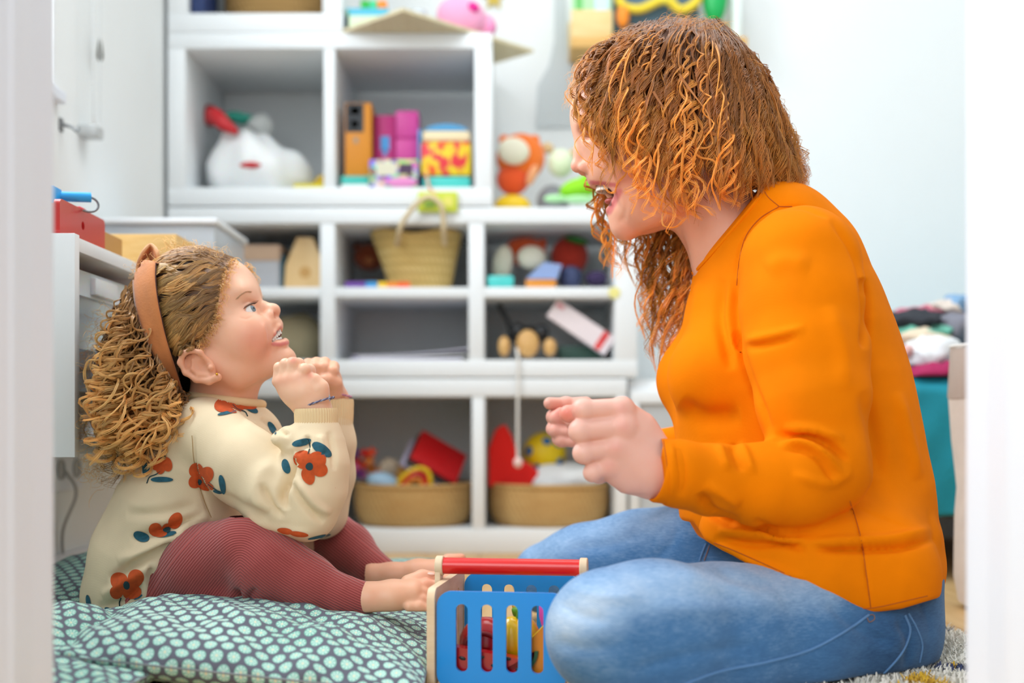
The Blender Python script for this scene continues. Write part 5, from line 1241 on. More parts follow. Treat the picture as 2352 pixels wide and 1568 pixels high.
v.plane((0, 0, 0.014), (0, 0, -1), 0.006)
Vj, Qj = v.mesh()
for ln, w_, a, nr in [([(1640, 1300), (1700, 1330), (1790, 1345)], 14, -0.004, 1.6), ([(1560, 1305), (1640, 1345), (1740, 1370)], 16, 0.003, 1.6), ([(1280, 1380), (1330, 1410), (1400, 1425)], 14, -0.003, 1.6), ([(1270, 1470), (1340, 1490), (1440, 1480)], 16, -0.003, 1.6), ([(1300, 1345), (1380, 1370), (1470, 1372)], 14, 0.003, 1.6),
    ([(1450, 1540), (1600, 1500), (1760, 1480)], 14, -0.003, 1.6), ([(1900, 1385), (1985, 1450), (2050, 1480)], 12, -0.004, 1.6), ([(2060, 1420), (2090, 1470), (2080, 1540)], 12, -0.005, 1.6), ([(1500, 1395), (1650, 1400), (1800, 1385)], 20, 0.003, 1.6), ([(1300, 1260), (1400, 1250), (1480, 1220)], 14, -0.003, 2.1), ([(1560, 1200), (1540, 1250), (1500, 1285)], 12, -0.003, 2.1)]:
    Vj = fold(Vj, vnormals(Vj, Qj), ln, w_, a, nr)
uj = uvpx(Vj); nearj = (Vj[:, 1] < 1.62)
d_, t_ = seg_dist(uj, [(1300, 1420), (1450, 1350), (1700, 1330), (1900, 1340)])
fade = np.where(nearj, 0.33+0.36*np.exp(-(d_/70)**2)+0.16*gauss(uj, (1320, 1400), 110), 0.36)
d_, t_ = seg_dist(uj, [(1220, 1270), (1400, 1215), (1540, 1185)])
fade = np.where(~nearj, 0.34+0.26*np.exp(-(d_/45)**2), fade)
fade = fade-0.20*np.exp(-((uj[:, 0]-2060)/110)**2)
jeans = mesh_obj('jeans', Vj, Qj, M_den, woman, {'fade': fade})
def bvh_of(V, Q): return BVHTree.FromPolygons([Vector(p) for p in V], [tuple(int(i) for i in q) for q in Q])
def drape(bvh, line, lift=0.0008, n=8, off=Vector((0, 0, 0))):
    """lays a line seen in the photo onto a surface; returns points and normals"""
    out = []; eye_ = Vector((0, 0, H))
    for q in (catmull([(a, b, 0) for a, b in line], n) if len(line) > 2 else [np.array((a+(line[1][0]-a)*t, b+(line[1][1]-b)*t, 0)) for a, b in [line[0]] for t in np.linspace(0, 1, n)]):
        r = bvh.ray_cast(eye_, (P(q[0], q[1], 1.0)-eye_).normalized())
        if r[0] is None: continue
        nn = r[1]; nn = nn if nn.dot(eye_-r[0]) > 0 else -nn; out.append((r[0]+nn*lift, nn))
    return out
bj = bvh_of(Vj, Qj); M_seam = mat('denim_seam', '#5d89ba', 0.8, bump=0.5, bscale=600); M_thread = mat('rust_thread', '#8d6a56', 0.8)
for line, r_, nm, mm in (([(1995, 1412), (1940, 1450), (1860, 1492), (1760, 1520), (1640, 1545), (1500, 1600)], 0.0016, 'side_seam', M_seam), ([(2078, 1412), (2090, 1450), (2070, 1500), (2030, 1545), (1990, 1575)], 0.0016, 'pocket_seam', M_seam),
    ([(2086, 1408), (2104, 1440), (2118, 1480), (2112, 1520)], 0.0013, 'yoke_seam', M_seam), ([(1622, 1248), (1612, 1272), (1604, 1298)], 0.0014, 'fly_seam', M_seam), ([(1630, 1252), (1622, 1275), (1613, 1299)], 0.0007, 'stitching', M_thread)):
    pts = [p for p, _ in drape(bj, line, 0.0003)]; j_ = next((i for i in range(1, len(pts)) if abs(pts[i].y-pts[i-1].y) > 0.02), len(pts)); pts = pts[:j_]
    if len(pts) > 3: MB().tube(pts, r_, 6).build(nm, mm, jeans)
bw_ = bvh_of(Vs_, Qs_); M_sseam = mat('orange_seam', '#b85a00', 0.9)
for line in ([(1752, 430), (1764, 452), (1790, 474)], [(1790, 474), (1745, 502), (1712, 545), (1698, 600), (1692, 655)], [(1790, 474), (1848, 478), (1900, 512), (1948, 566), (1976, 626), (1984, 690)], [(1952, 1150), (1976, 1230), (1990, 1320), (2000, 1396)], [(1640, 1246), (1700, 1270), (1850, 1338), (1950, 1386), (2000, 1396), (2130, 1368)], [(1524, 1012), (1532, 1080), (1522, 1146)]):
    pts = [p for p, _ in drape(bw_, line, 0.0001)]; j_ = next((i for i in range(1, len(pts)) if abs(pts[i].y-pts[i-1].y) > 0.045), len(pts)); pts = pts[:j_]
    if len(pts) > 3: MB().tube(pts, 0.0007, 5).build('seam', M_sseam, sweater)
dr = drape(bj, [(1990, 1415), (2004, 1411), (2008, 1421), (1996, 1428), (1990, 1415)], 0.0006, 3)
MB().tube([p for p, _ in dr], 0.0006, 5).build('stitching', M_thread, jeans)
print('woman done')
# ------------------------------------------------------------------ the girl
dG = 1.70
girl = thing('person', 'small person with golden-brown ringlets, flowered cream sweatshirt and rust leggings, sitting barefoot on cushions', 'person', (P(400, 0, dG).x, dG, 0.06))
yaw = math.radians(-12)
RG = np.array([[math.cos(yaw), -math.sin(yaw), 0], [math.sin(yaw), math.cos(yaw), 0], [0, 0, 1.0]])
pivG = A3(P(455, 722, dG)).astype(float)
def Gp(u, v, off=0.0):
    """head-frame point that lands on photo pixel (u, v) once the head is turned; off = sideways distance from its mid plane"""
    c, s_ = math.cos(yaw), math.sin(yaw); K = (u-1176)/F
    # world.x = px + c*dx - s*off ; world.y = py + s*dx + c*off ; want world.x = K*world.y
    dx = (K*(pivG[1]+c*off)-pivG[0]+s_*off)/(c-K*s_)
    wy = pivG[1]+s_*dx+c*off
    return np.array([pivG[0]+dx, pivG[1]+off, H-(v-975)*wy/F])
def toW(p): return (RG @ (np.asarray(p, float)-pivG))+pivG
fg = np.array([0.866, 0, 0.5]); ug = np.array([-0.5, 0, 0.866]); RH = frame_mat(fg, ug)
v = Vol((P(290, 0, dG).x, dG-0.13, P(0, 1010, dG).z), (P(710, 0, dG).x, dG+0.12, P(0, 560, dG).z), 0.0018, RG, pivG)
v.ell(Gp(455, 724), (0.0845, 0.072, 0.078), 0.0, rot=RH)
v.ell(Gp(508, 672), (0.044, 0.055, 0.044), 0.03)
v.ell(Gp(548, 745), (0.034, 0.048, 0.046), 0.025, rot=RH)
for s in (-1, 1):
    v.ell(Gp(566, 768, s*0.030), (0.033, 0.027, 0.032), 0.018)
    v.ell(Gp(586, 775, s*0.026), (0.019, 0.020, 0.024), 0.012)
    v.ell(Gp(545, 800, s*0.036), (0.036, 0.024, 0.034), 0.02)
    v.cap(Gp(650, 826, s*0.005), Gp(545, 862, s*0.036), 0.0135, 0.016, 0.016)
    v.cap(Gp(545, 862, s*0.036), Gp(475, 838, s*0.052), 0.016, 0.018, 0.018)
    v.ell(Gp(565, 671, s*0.022), (0.0075, 0.020, 0.011), 0.020, rot=RH)
v.ell(Gp(575, 838), (0.036, 0.034, 0.024), 0.02, rot=RH)
v.ell(Gp(608, 760), (0.022, 0.027, 0.024), 0.012, rot=RH)
v.ell(Gp(620, 744), (0.0145, 0.019, 0.010), 0.008)
v.ell(Gp(630, 800), (0.015, 0.022, 0.016), 0.012)
v.ell(Gp(654, 824), (0.0135, 0.016, 0.0135), 0.008)
v.ell(Gp(626, 744), (0.0105, 0.016, 0.009), 0.008)
# nose
v.chain([Gp(585, 698), Gp(606, 706), Gp(622, 711)], [0.0078, 0.0066, 0.0072], 0.009)
v.ell(Gp(628, 712.5), (0.0095, 0.0105, 0.0092), 0.005)
for s in (-1, 1):
    v.ell(Gp(618, 725, s*0.0108), (0.0085, 0.0066, 0.0078), 0.0045)
    v.ell(Gp(631, 725, s*0.0085), (0.0032, 0.0034, 0.0044), 0.002, '-')
    v.ell(Gp(601, 702, s*0.026), (0.0085, 0.009, 0.0075), 0.010, '-')
    v.ell(Gp(570, 716, s*0.0285), (0.0118, 0.0122, 0.0118), 0.004)
# mouth : an open smile running back and slightly down along the jaw
fm = frame_mat((0.55, 0, 0.83), (-0.83, 0, 0.55))
v.ell(Gp(642, 771), (0.0135, 0.0165, 0.0066), 0.003, '-', rot=frame_mat((0.80, 0, 0.60), (-0.60, 0, 0.80)))
v.ell(Gp(630, 778), (0.0085, 0.0212, 0.0042), 0.003, '-', rot=frame_mat((0.80, 0, 0.60), (-0.60, 0, 0.80)))
for s in (-1, 1):
    v.chain([Gp(641, 746), Gp(639, 751, s*0.008), Gp(629, 767, s*0.0175), Gp(617, 785, s*0.0232)], [0.0038, 0.0036, 0.0028, 0.0020], 0.003)
    v.chain([Gp(654, 786), Gp(649, 790, s*0.009), Gp(634, 792, s*0.018), Gp(618, 788, s*0.0232)], [0.0055, 0.0052, 0.0038, 0.0022], 0.003)
    v.ell(Gp(611, 788, s*0.0245), (0.0028, 0.0028, 0.004), 0.003, '-')
for s in (-1, 1): v.cap(Gp(642, 764, s*0.006), Gp(623, 783, s*0.0225), 0.0046, 0.0030, 0.002, '-')
# eye slits
eyeG = [Gp(570, 716, s*0.0285) for s in (-1, 1)]
for s, c in zip((-1, 1), eyeG):
    c2 = c+np.array([0.0085, s*0.0065, 0.0040])
    fr = frame_mat((0.80, s*0.6, 0.0), (-0.42, 0.0, 0.9)); v.ell(c2, (0.0058, 0.0108, 0.0052), 0.001, '-', rot=np.stack([fr[:, 0], fr[:, 1], fr[:, 2]], 1))
# ear, near side
def EP(u, v_, dd=0.0): return Gp(u, v_, -0.0715-dd)
v.ell(EP(458, 842, 0.0), (0.0255, 0.0065, 0.0175), 0.005, rot=frame_mat((0.86, 0, -0.5), (0.5, 0, 0.86)))
v.chain([EP(474, 826, 0.003), EP(460, 809, 0.006), EP(438, 804, 0.009), EP(419, 813, 0.010), EP(414, 833, 0.009), EP(426, 856, 0.008), EP(450, 872, 0.007), EP(480, 876, 0.006), EP(500, 866, 0.005)], [0.0028, 0.0032, 0.0036, 0.0038, 0.0036, 0.0034, 0.0034, 0.0042, 0.0055], 0.003)
v.chain([EP(440, 826, 0.007), EP(440, 846, 0.007), EP(458, 861, 0.006), EP(478, 862, 0.005)], [0.0022, 0.003, 0.003, 0.0022], 0.003)
v.ell(EP(462, 838, 0.010), (0.0095, 0.0080, 0.0065), 0.003, '-', rot=frame_mat((0.75, 0, -0.66), (0.66, 0, 0.75)))
v.ell(EP(432, 832, 0.012), (0.004, 0.006, 0.011), 0.002, '-')
v.ell(EP(484, 845, 0.005), (0.004, 0.004, 0.0042), 0.002)
# other ear, plain
v.ell(Gp(470, 845, 0.074), (0.02, 0.005, 0.014), 0.004)
# neck
v.chain([Gp(505, 810), Gp(516, 890), Gp(505, 970)], [0.040, 0.0405, 0.052], 0.018)
Vh, Qh = v.mesh()
Nh = vnormals(Vh, Qh)
for ln, w_, a in (([(613, 742), (618, 765), (621, 790), (626, 815)], 5, -0.0016), ([(604, 740), (610, 770), (613, 800)], 8, 0.0012), ([(556, 700), (572, 692), (586, 698)], 3, -0.0012), ([(548, 728), (566, 732), (584, 724)], 3.0, -0.0006)):
    Vh = fold(Vh, vnormals(Vh, Qh), ln, w_, a, dG-0.005)
near_ = dG-0.02
cg = tint(Vh, '#eeb897', [('#e98b6f', (588, 782), 52, 0.6, None), ('#e8957a', (632, 716), 13, 0.45, None), ('#e58f68', (452, 842), 50, 0.6, None), ('#f3c3a6', (530, 640), 60, 0.5, None), ('#e3a283', (500, 890), 60, 0.4, None), ('#dc9a84', (566, 702), 15, 0.35, None)])
cg = line_tint(Vh, cg, '#d67f76', [(646, 750), (640, 757), (630, 770)], 2.8, 0.8)
cg = line_tint(Vh, cg, '#d5706a', [(659, 787), (645, 791), (628, 790)], 5.0, 0.95)
inn = (np.linalg.norm((uvpx(Vh)-np.array([641, 770]))/np.array([15, 10]), axis=1) < 1)*(np.abs(((Vh-pivG) @ RG)[:, 1]) < 0.0175)*1.0
cg = cg*(1-inn[:, None])+np.array(lin('#6d2524')[:3])*inn[:, None]
# hair roots colour the scalp behind the hairline
q_ = (Vh-pivG) @ RG; qm = q_*np.array([1, -1, 1]); su = np.where(q_[:, 1:2] < 0, uvpx(Vh), uvpx(qm @ RG.T+pivG))
lim_ = np.interp(su[:, 1], [596, 625, 655, 690, 725, 762, 788, 800, 830], [532, 514, 503, 496, 489, 471, 448, 425, 395]); kk = np.clip((lim_-su[:, 0])/12, 0, 1)*np.clip((835-su[:, 1])/20, 0, 1); kk = kk*(np.abs(q_[:, 1]) < 0.0725)
cg = cg*(1-kk[:, None])+np.array(lin('#6a4a32')[:3])*kk[:, None]
# ---- fists
def chainf(v, pts, rs, k=0.003): v.chain([A3(p) for p in pts], rs, k, kj=0.003)
d2 = 1.555
h = Vol((P(605, 0, d2).x, d2-0.04, P(0, 1010, d2).z), (P(775, 0, d2).x, d2+0.06, P(0, 800, d2).z), 0.0011)
h.ell(P(688, 893, d2), (0.027, 0.0165, 0.0245), 0.0, rot=frame_mat((0.9, 0.1, -0.35), (0.35, 0, 0.9)))
h.chain([P(700, 905, d2), P(722, 945, d2+0.004), P(728, 1000, d2+0.006)], [0.022, 0.0205, 0.0205], 0.012)
mc = [(638, 876), (652, 874), (668, 870), (688, 868)]; pp_ = [(641, 844), (656, 836), (674, 834), (699, 849)]; rf = [0.0066, 0.0070, 0.0074, 0.0078]
for i in range(4):
    a, b_ = mc[i], pp_[i]; r_ = rf[i]; dd = (0.002, -0.003, -0.007, -0.009)[i]
    h.cap(P(a[0]+22, a[1]+22, d2+dd+0.004), P(a[0], a[1], d2+dd), 0.010, r_*1.05, 0.008)
    chainf(h, [P(a[0], a[1], d2+dd), P(b_[0], b_[1], d2+dd), P(b_[0]+12, b_[1]+1, d2+dd+0.013), P(b_[0]+18, b_[1]+24, d2+dd+0.017)], [r_*1.05, r_, r_*0.95, r_*0.85], 0.0025)
h.ell(P(673, 828, d2+0.016), (0.008, 0.006, 0.005), 0.002)
chainf(h, [P(735, 915, d2-0.002), P(735, 890, d2-0.006), P(722, 873, d2-0.008), P(706, 868, d2-0.006)], [0.0125, 0.0105, 0.0080, 0.0066], 0.004)
h.ell(P(722, 905, d2-0.003), (0.0155, 0.013, 0.0155), 0.008)
Va, Qa = h.mesh()
ca = tint(Va, '#f0bf9f', [('#e99b80', (a, b_), 12, 0.35, None) for a, b_ in mc]+[('#e4806a', (672, 824), 10, 0.8, None), ('#e2806a', (712, 862), 9, 0.6, None)])
d3 = 1.765
h = Vol((P(680, 0, d3).x, d3-0.04, P(0, 1010, d3).z), (P(805, 0, d3).x, d3+0.05, P(0, 800, d3).z), 0.0013)
h.ell(P(748, 872, d3), (0.022, 0.016, 0.024), 0.0)
h.chain([P(750, 885, d3), P(770, 915, d3+0.010), P(772, 990, d3+0.012)], [0.021, 0.0175, 0.0175], 0.01)
for i, (a, b_, r_) in enumerate((((712, 868), (708, 836), 0.0082), ((728, 868), (727, 834), 0.0085), ((748, 868), (746, 834), 0.0085), ((768, 872), (766, 842), 0.0080))):
    chainf(h, [P(a[0], a[1], d3-0.010), P(b_[0], b_[1], d3-0.010), P(b_[0]-2, b_[1]+10, d3-0.022), P(b_[0]-4, b_[1]+36, d3-0.022)], [r_, r_, r_*0.95, r_*0.85], 0.0025)
chainf(h, [P(772, 900, d3-0.008), P(770, 880, d3-0.018), P(752, 872, d3-0.028), P(736, 872, d3-0.030)], [0.0115, 0.0095, 0.008, 0.0066], 0.004)
Vb, Qb = h.mesh(); cb_ = tint(Vb, '#e9ae8c', [])
# ---- feet
d4 = 1.545
h = Vol((P(790, 0, d4).x, d4-0.06, P(0, 1440, d4).z), (P(1030, 0, d4).x, d4+0.09, P(0, 1290, d4).z), 0.0014)
h.chain([P(800, 1372, d4), P(850, 1374, d4), P(900, 1370, d4+0.006), P(945, 1365, d4+0.014)], [0.0215, 0.0190, 0.0200, 0.0195], 0.01, ry=[1, 1.05, 1.2, 1.35])
for (a, b_, c_, r0, r1, da, db) in (((938, 1338), (970, 1326), (992, 1327), 0.0105, 0.0088, 0.028, 0.032), ((945, 1352), (980, 1343), (998, 1344), 0.0078, 0.0066, 0.016, 0.020), ((945, 1366), (972, 1362), (990, 1366), 0.0072, 0.0062, 0.006, 0.008), ((945, 1380), (970, 1378), (985, 1382), 0.0068, 0.0060, -0.003, -0.001), ((940, 1393), (962, 1393), (978, 1396), 0.0066, 0.0058, -0.011, -0.009)):
    chainf(h, [P(a[0], a[1], d4+da), P(b_[0], b_[1], d4+db), P(c_[0], c_[1], d4+db+0.001)], [r0, r0*0.95, r1], 0.004)
h.plane(P(900, 1411, d4-0.02), (0, 0.12, -1), 0.004)
Vc, Qc = h.mesh(); cc = tint(Vc, '#eeb694', [('#e99a7c', (985, 1330), 22, 0.6, None), ('#e99a7c', (980, 1372), 18, 0.5, None), ('#e8a184', (850, 1375), 25, 0.3, None)])
d5 = 1.76
h = Vol((P(840, 0, d5).x, d5-0.06, P(0, 1390, d5).z), (P(1090, 0, d5).x, d5+0.06, P(0, 1250, d5).z), 0.0016)
h.chain([P(855, 1322, d5), P(900, 1320, d5), P(960, 1315, d5), P(1005, 1312, d5)], [0.018, 0.0165, 0.018, 0.018], 0.01, ry=[1, 1, 1.2, 1.3])
for i, (v_, e_) in enumerate(((1283, 1058), (1302, 1052), (1316, 1045), (1328, 1038))):
    chainf(h, [P(1005, 1300+i*9, d5+0.012-0.012*i), P(1030, v_+4, d5+0.012-0.012*i), P(e_, v_, d5+0.012-0.012*i)], [0.0095, 0.0092, 0.0080] if i == 0 else [0.007, 0.0066, 0.0058], 0.004)
Vd, Qd = h.mesh(); cd2 = tint(Vd, '#e9ae8c', [('#ec8f6a', (1055, 1282), 20, 0.6, None)])
# trunk under the clothes
h = Vol((P(190, 0, dG).x, 1.50, 0.05), (P(860, 0, dG).x, 1.90, 0.36), 0.008)
h.chain([P(505, 960, dG), P(470, 1080, dG), P(400, 1290, dG)], [0.032, 0.055, 0.065], 0.02, ry=1.2)
for s, da, db in ((-1, 1.615, 1.57), (1, 1.785, 1.80)): h.chain([P(510, 1010, da), P(690, 1150, db), P(728, 1000, db)], [0.028, 0.022, 0.018], 0.01)
h.chain([P(420, 1340, 1.64), P(560, 1265, 1.56), P(690, 1330, 1.55), P(810, 1372, 1.545)], [0.05, 0.032, 0.028, 0.018], 0.01)
h.chain([P(440, 1330, 1.76), P(745, 1215, 1.86), P(860, 1318, 1.78)], [0.05, 0.028, 0.016], 0.01)
Vt, Qt = h.mesh(); ct = tint(Vt, '#eeb897', [])
Vs, Qs, Cs, off = [], [], [], 0
for V_, Q_, c_ in ((Vh, Qh, cg), (Va, Qa, ca), (Vb, Qb, cb_), (Vc, Qc, cc), (Vd, Qd, cd2), (Vt, Qt, ct)):
    Vs.append(V_); Qs.append(Q_+off); Cs.append(c_); off += len(V_)
skinG = skin_mat('skin_child', '#eeb897', rough=0.42)
bodyG = mesh_obj('body', np.concatenate(Vs), np.concatenate(Qs), skinG, girl, {'tint': np.concatenate(Cs)})
for s, c in zip((-1, 1), eyeG):
    look = RG @ np.array([0.86, 0.28*s if s < 0 else 0.2, 0.42]); look[1] = look[1]*0.55-0.12
    eye(toW(c), 0.0108, look, girl)
# teeth
b = MB()
for sd in (-1, 1):
    for k in range(5):
        t1 = (k+0.4)/5; M_ = Matrix.Translation(Vector(toW(Gp(643.5-20*t1, 758+20*t1, sd*(0.0012+0.0185*t1**0.85))))) @ Matrix.Rotation(yaw+sd*t1*1.25, 4, 'Z') @ Matrix.Rotation(-0.40, 4, 'Y')
        b.box((-0.0014, -0.0024, -0.0046), (0.0014, 0.0024, 0.0052), M_, 0.0009)
        M_ = Matrix.Translation(Vector(toW(Gp(647-22*t1, 778+7*t1, sd*(0.0011+0.0175*t1**0.85))))) @ Matrix.Rotation(yaw+sd*t1*1.25, 4, 'Z') @ Matrix.Rotation(-0.40, 4, 'Y')
        b.box((-0.0013, -0.0021, -0.0034), (0.0013, 0.0021, 0.0030), M_, 0.0009)
b.build('teeth', M_teeth, girl)
b = MB(); b.ell(toW(EP(498, 859, 0.0105)), (0.0017, 0.0017, 0.0017)); b.build('earring', mat('gold', '#d9a93a', 0.2, metal=1.0), girl)
# eyelashes and brows
bg2 = bvh_of(Vh, Qh); lash = MB(); brow = MB()
for u0, u1, v0, v1 in ((560, 585, 706, 694),):
    for k in range(16):
        t_ = k/15; u = u0+(u1-u0)*t_; vv = 709-9*math.sin(t_*1.7)-2*t_
        r = drape(bg2, [(u-0.5, vv), (u+0.5, vv)], 0.0, 2)
        if r:
            p = r[0][0]; L_ = 0.0045+0.0035*t_; dr_ = Vector((0.5+0.5*t_, -0.6, 0.62)).normalized(); mid = p+dr_*L_*0.55+Vector((0, 0, -0.0004)); lash.tube([p, mid, p+dr_*L_+Vector((0.0006, 0, 0.0012))], [0.00032, 0.00028, 0.0001], 4)
lash.build('eyelashes', mat('lash_brown', '#3a261c', 0.6), girl)['kind'] = 'stuff'; lash = MB()
for k in range(7):
    t_ = k/6; p = Vector(toW(Gp(588, 696, 0.024+0.004*t_)))+Vector((0.002, 0, 0)); lash.tube([p, p+Vector((0.006, 0, 0.003)), p+Vector((0.0085, 0, 0.0075))], [0.00035, 0.0003, 0.0001], 4)
lash.build('eyelashes', mat('lash_brown', '#3a261c', 0.6), girl)['kind'] = 'stuff'
rb_ = random.Random(9)
for k in range(46):
    t_ = k/45; u = 541+33*t_; vv = 688-18*math.sin(min(1, t_*1.1)*PI*0.55)+rb_.uniform(-1.6, 1.6)
    r = drape(bg2, [(u, vv), (u+4.5, vv-1.5*(1-2*t_)-1)], 0.0003, 3)
    if len(r) > 1: brow.tube([q for q, _ in r], [0.0002]*len(r), 4)
brow.build('eyebrow', mat('brow_brown', '#c39a76', 0.7), girl)['kind'] = 'stuff'

# ---- sweatshirt
M_cream = knit_mat('cream_jersey', '#ead6b4', 1100, 0.15)
v = Vol((P(165, 0, 1.70).x, 1.46, P(0, 1470, 1.70).z), (P(850, 0, 1.70).x, 1.90, P(0, 895, 1.70).z), 0.0027)
v.chain([P(a, b, dG) for a, b, _, _ in ((512, 985, 0, 0), (476, 1080, 0, 0), (428, 1180, 0, 0), (385, 1290, 0, 0), (362, 1350, 0, 0))], [0.046, 0.074, 0.094, 0.101, 0.095], 0.02, ry=[1.55, 1.3, 1.12, 1.08, 1.1])
v.cap(P(470, 1000, dG-0.06), P(470, 1000, dG+0.06), 0.05, 0.05, 0.03)
v.ell(P(565, 1010, dG), (0.052, 0.062, 0.05), 0.03)
v.chain([P(250, 1380, dG-0.02), P(330, 1385, dG-0.07)], [0.03, 0.03], 0.03)
cH = P(300, 1424, dG-0.02)
nH = np.array([-0.12, 0, -1.0])
v.plane(cH, nH, 0.004)
# front opening over the lap
v2 = v.like()
v2.chain([P(500, 1012, 1.615), P(565, 1075, 1.59), P(640, 1135, 1.565), P(700, 1172, 1.556)], [0.0460, 0.0500, 0.0480, 0.0390], 0.0, kj=0.01)
v3 = v.like()
v3.chain([P(708, 1168, 1.556), P(716, 1120, 1.552), P(724, 1062, 1.550), P(727, 1010, 1.552), P(727, 992, 1.553)], [0.0375, 0.0435, 0.0415, 0.0330, 0.0270], 0.0, kj=0.01)
v3.ell(P(661, 1006, 1.540), (0.0175, 0.018, 0.0155), 0.008)
v2.d = smin(v2.d, v3.d, 0.010)
v2.chain([P(510, 1010, 1.785), P(640, 1130, 1.80), P(735, 1180, 1.80)], [0.044, 0.046, 0.036], 0.0, kj=0.01)
v2.chain([P(742, 1175, 1.80), P(760, 1090, 1.79), P(768, 1015, 1.78), P(772, 965, 1.775)], [0.036, 0.034, 0.030, 0.024], 0.01, kj=0.01)
v.d = smin(v.d, v2.d, 0.012)
cNg = P(522, 922, dG); nNg = np.array([-0.03, 0, 1.0])
# neck hole
v.chain([P(520, 860, dG), P(518, 925, dG)], [0.052, 0.047], 0.004, '-', ry=1.15)
Vs_, Qs_ = v.mesh()
Vs_, Qs_ = Vs_, Qs_
gf = [([(600, 960), (640, 985), (665, 1000)], 7, -0.004), ([(655, 1035), (668, 1070), (655, 1110), (648, 1140), (655, 1170)], 9, -0.011), ([(640, 1060), (600, 1090), (588, 1140), (610, 1180)], 16, 0.005), ([(665, 1040), (690, 1030), (700, 1012)], 7, -0.005), ([(705, 1000), (708, 1030)], 5, -0.004),
    ([(670, 1110), (700, 1160), (745, 1200)], 8, -0.004), ([(680, 1095), (720, 1150), (760, 1180)], 9, 0.004), ([(560, 1195), (640, 1215), (720, 1228)], 10, 0.003), ([(755, 990), (765, 1030), (768, 1080)], 7, -0.003), ([(735, 998), (742, 1040)], 7, 0.003),
    ([(445, 1000), (450, 1080), (470, 1150), (485, 1190)], 3.5, -0.0022), ([(300, 1240), (380, 1215), (470, 1185)], 11, -0.006), ([(270, 1290), (340, 1265), (440, 1215)], 13, 0.005), ([(250, 1330), (320, 1290), (420, 1240)], 9, -0.006), ([(235, 1370), (300, 1330), (370, 1290)], 11, 0.005), ([(350, 1290), (345, 1340), (350, 1390)], 7, -0.005), ([(225, 1395), (280, 1380), (330, 1340)], 9, -0.005),
    ([(290, 1180), (370, 1175), (450, 1160)], 12, -0.004), ([(560, 965), (600, 990), (640, 1020)], 12, 0.004), ([(500, 1130), (560, 1165), (620, 1190)], 12, -0.003), ([(600, 1110), (620, 1150), (650, 1190)], 8, -0.005), ([(480, 1180), (420, 1220), (370, 1290)], 10, 0.004)]
for ln, w_, a in gf: Vs_ = fold(Vs_, vnormals(Vs_, Qs_), ln, w_, a*1.5, 1.69)
sweatshirt = mesh_obj('sweatshirt', Vs_, Qs_, M_cream, girl)
M_rib = knit_mat('cream_rib', '#e8cda0', 1100, 0.1)
cuff([P(727, 998, 1.552), P(727, 985, 1.552), P(726, 945, 1.552), P(725.5, 938, 1.552)], [0.0268, 0.0270, 0.0272, 0.0262], M_rib, sweatshirt, 'cuff', seg=240, rib=0.00055, nrib=48, th=0.003)
cuff([P(772, 975, 1.775), P(773, 960, 1.775), P(774, 922, 1.775), P(774, 915, 1.775)], [0.0235, 0.0238, 0.0238, 0.0228], M_rib, sweatshirt, 'cuff', seg=200, rib=0.00055, nrib=42, th=0.003)
# rib collar, seen on the far side of the neck, and the hem band
cr_ = []
for a in np.linspace(0, 2*PI, 48, endpoint=False):
    cr_.append(Vector((P(521, 0, dG).x+0.0475*math.cos(a), dG+0.0535*math.sin(a), P(0, 922, dG).z-0.006*math.cos(a)+0.002)))
MB().tube(cr_, 0.0065, 10, closed=True).build('collar', M_rib, sweatshirt)
# printed flowers on the cloth
bs = bvh_of(Vs_, Qs_)
M_flo = mat('print_rust', '#c8501a', 0.85, vary=0.12, vscale=150); M_tea = mat('print_teal', '#225a6c', 0.85, vary=0.25, vscale=220); M_dk = mat('print_dark_teal', '#1f3f46', 0.85)
def decal(poly_c, rx, ry, ang, lobes=0, lobe=0.0, seed=0, lift=0.0006):
    r = random.Random(seed); eye_ = Vector((0, 0, H)); n = 30; rings = 6; ca_, sa_ = math.cos(math.radians(ang)), math.sin(math.radians(ang)); ids = {}; vs = []; ph = r.uniform(0, 6)
    def hit(u, v_):
        q = bs.ray_cast(eye_, (P(u, v_, 1.0)-eye_).normalized())
        if q[0] is None: return None
        nn = q[1] if q[1].dot(eye_-q[0]) > 0 else -q[1]; return q[0]+nn*lift+(eye_-q[0]).normalized()*0.0007
    for i in range(rings+1):
        for k in range(n):
            a = 2*PI*k/n; f = 1+lobe*math.cos(lobes*a)+0.03*math.sin(3*a+ph); x, y = rx*f*math.cos(a)*i/rings, ry*f*math.sin(a)*i/rings
            vs.append(hit(poly_c[0]+x*ca_-y*sa_, poly_c[1]+x*sa_+y*ca_))
    fs = []
    for i in range(rings):
        for k in range(n):
            q = (i*n+k, i*n+(k+1) % n, (i+1)*n+(k+1) % n, (i+1)*n+k)
            if any(vs[j] is None for j in q): continue
            ys = [vs[j].y for j in q]
            if max(ys)-min(ys) > 0.012: continue
            fs.append(q)
    keep = sorted({j for f in fs for j in f}); mp_ = {j: i for i, j in enumerate(keep)}
    return [vs[j] for j in keep], [tuple(mp_[j] for j in f) for f in fs]
def leafd(c, L, w_, ang):
    # pointed leaf = ellipse squeezed at its ends
    return decal(c, L, w_, ang, 2, 0.12, int(c[0]))
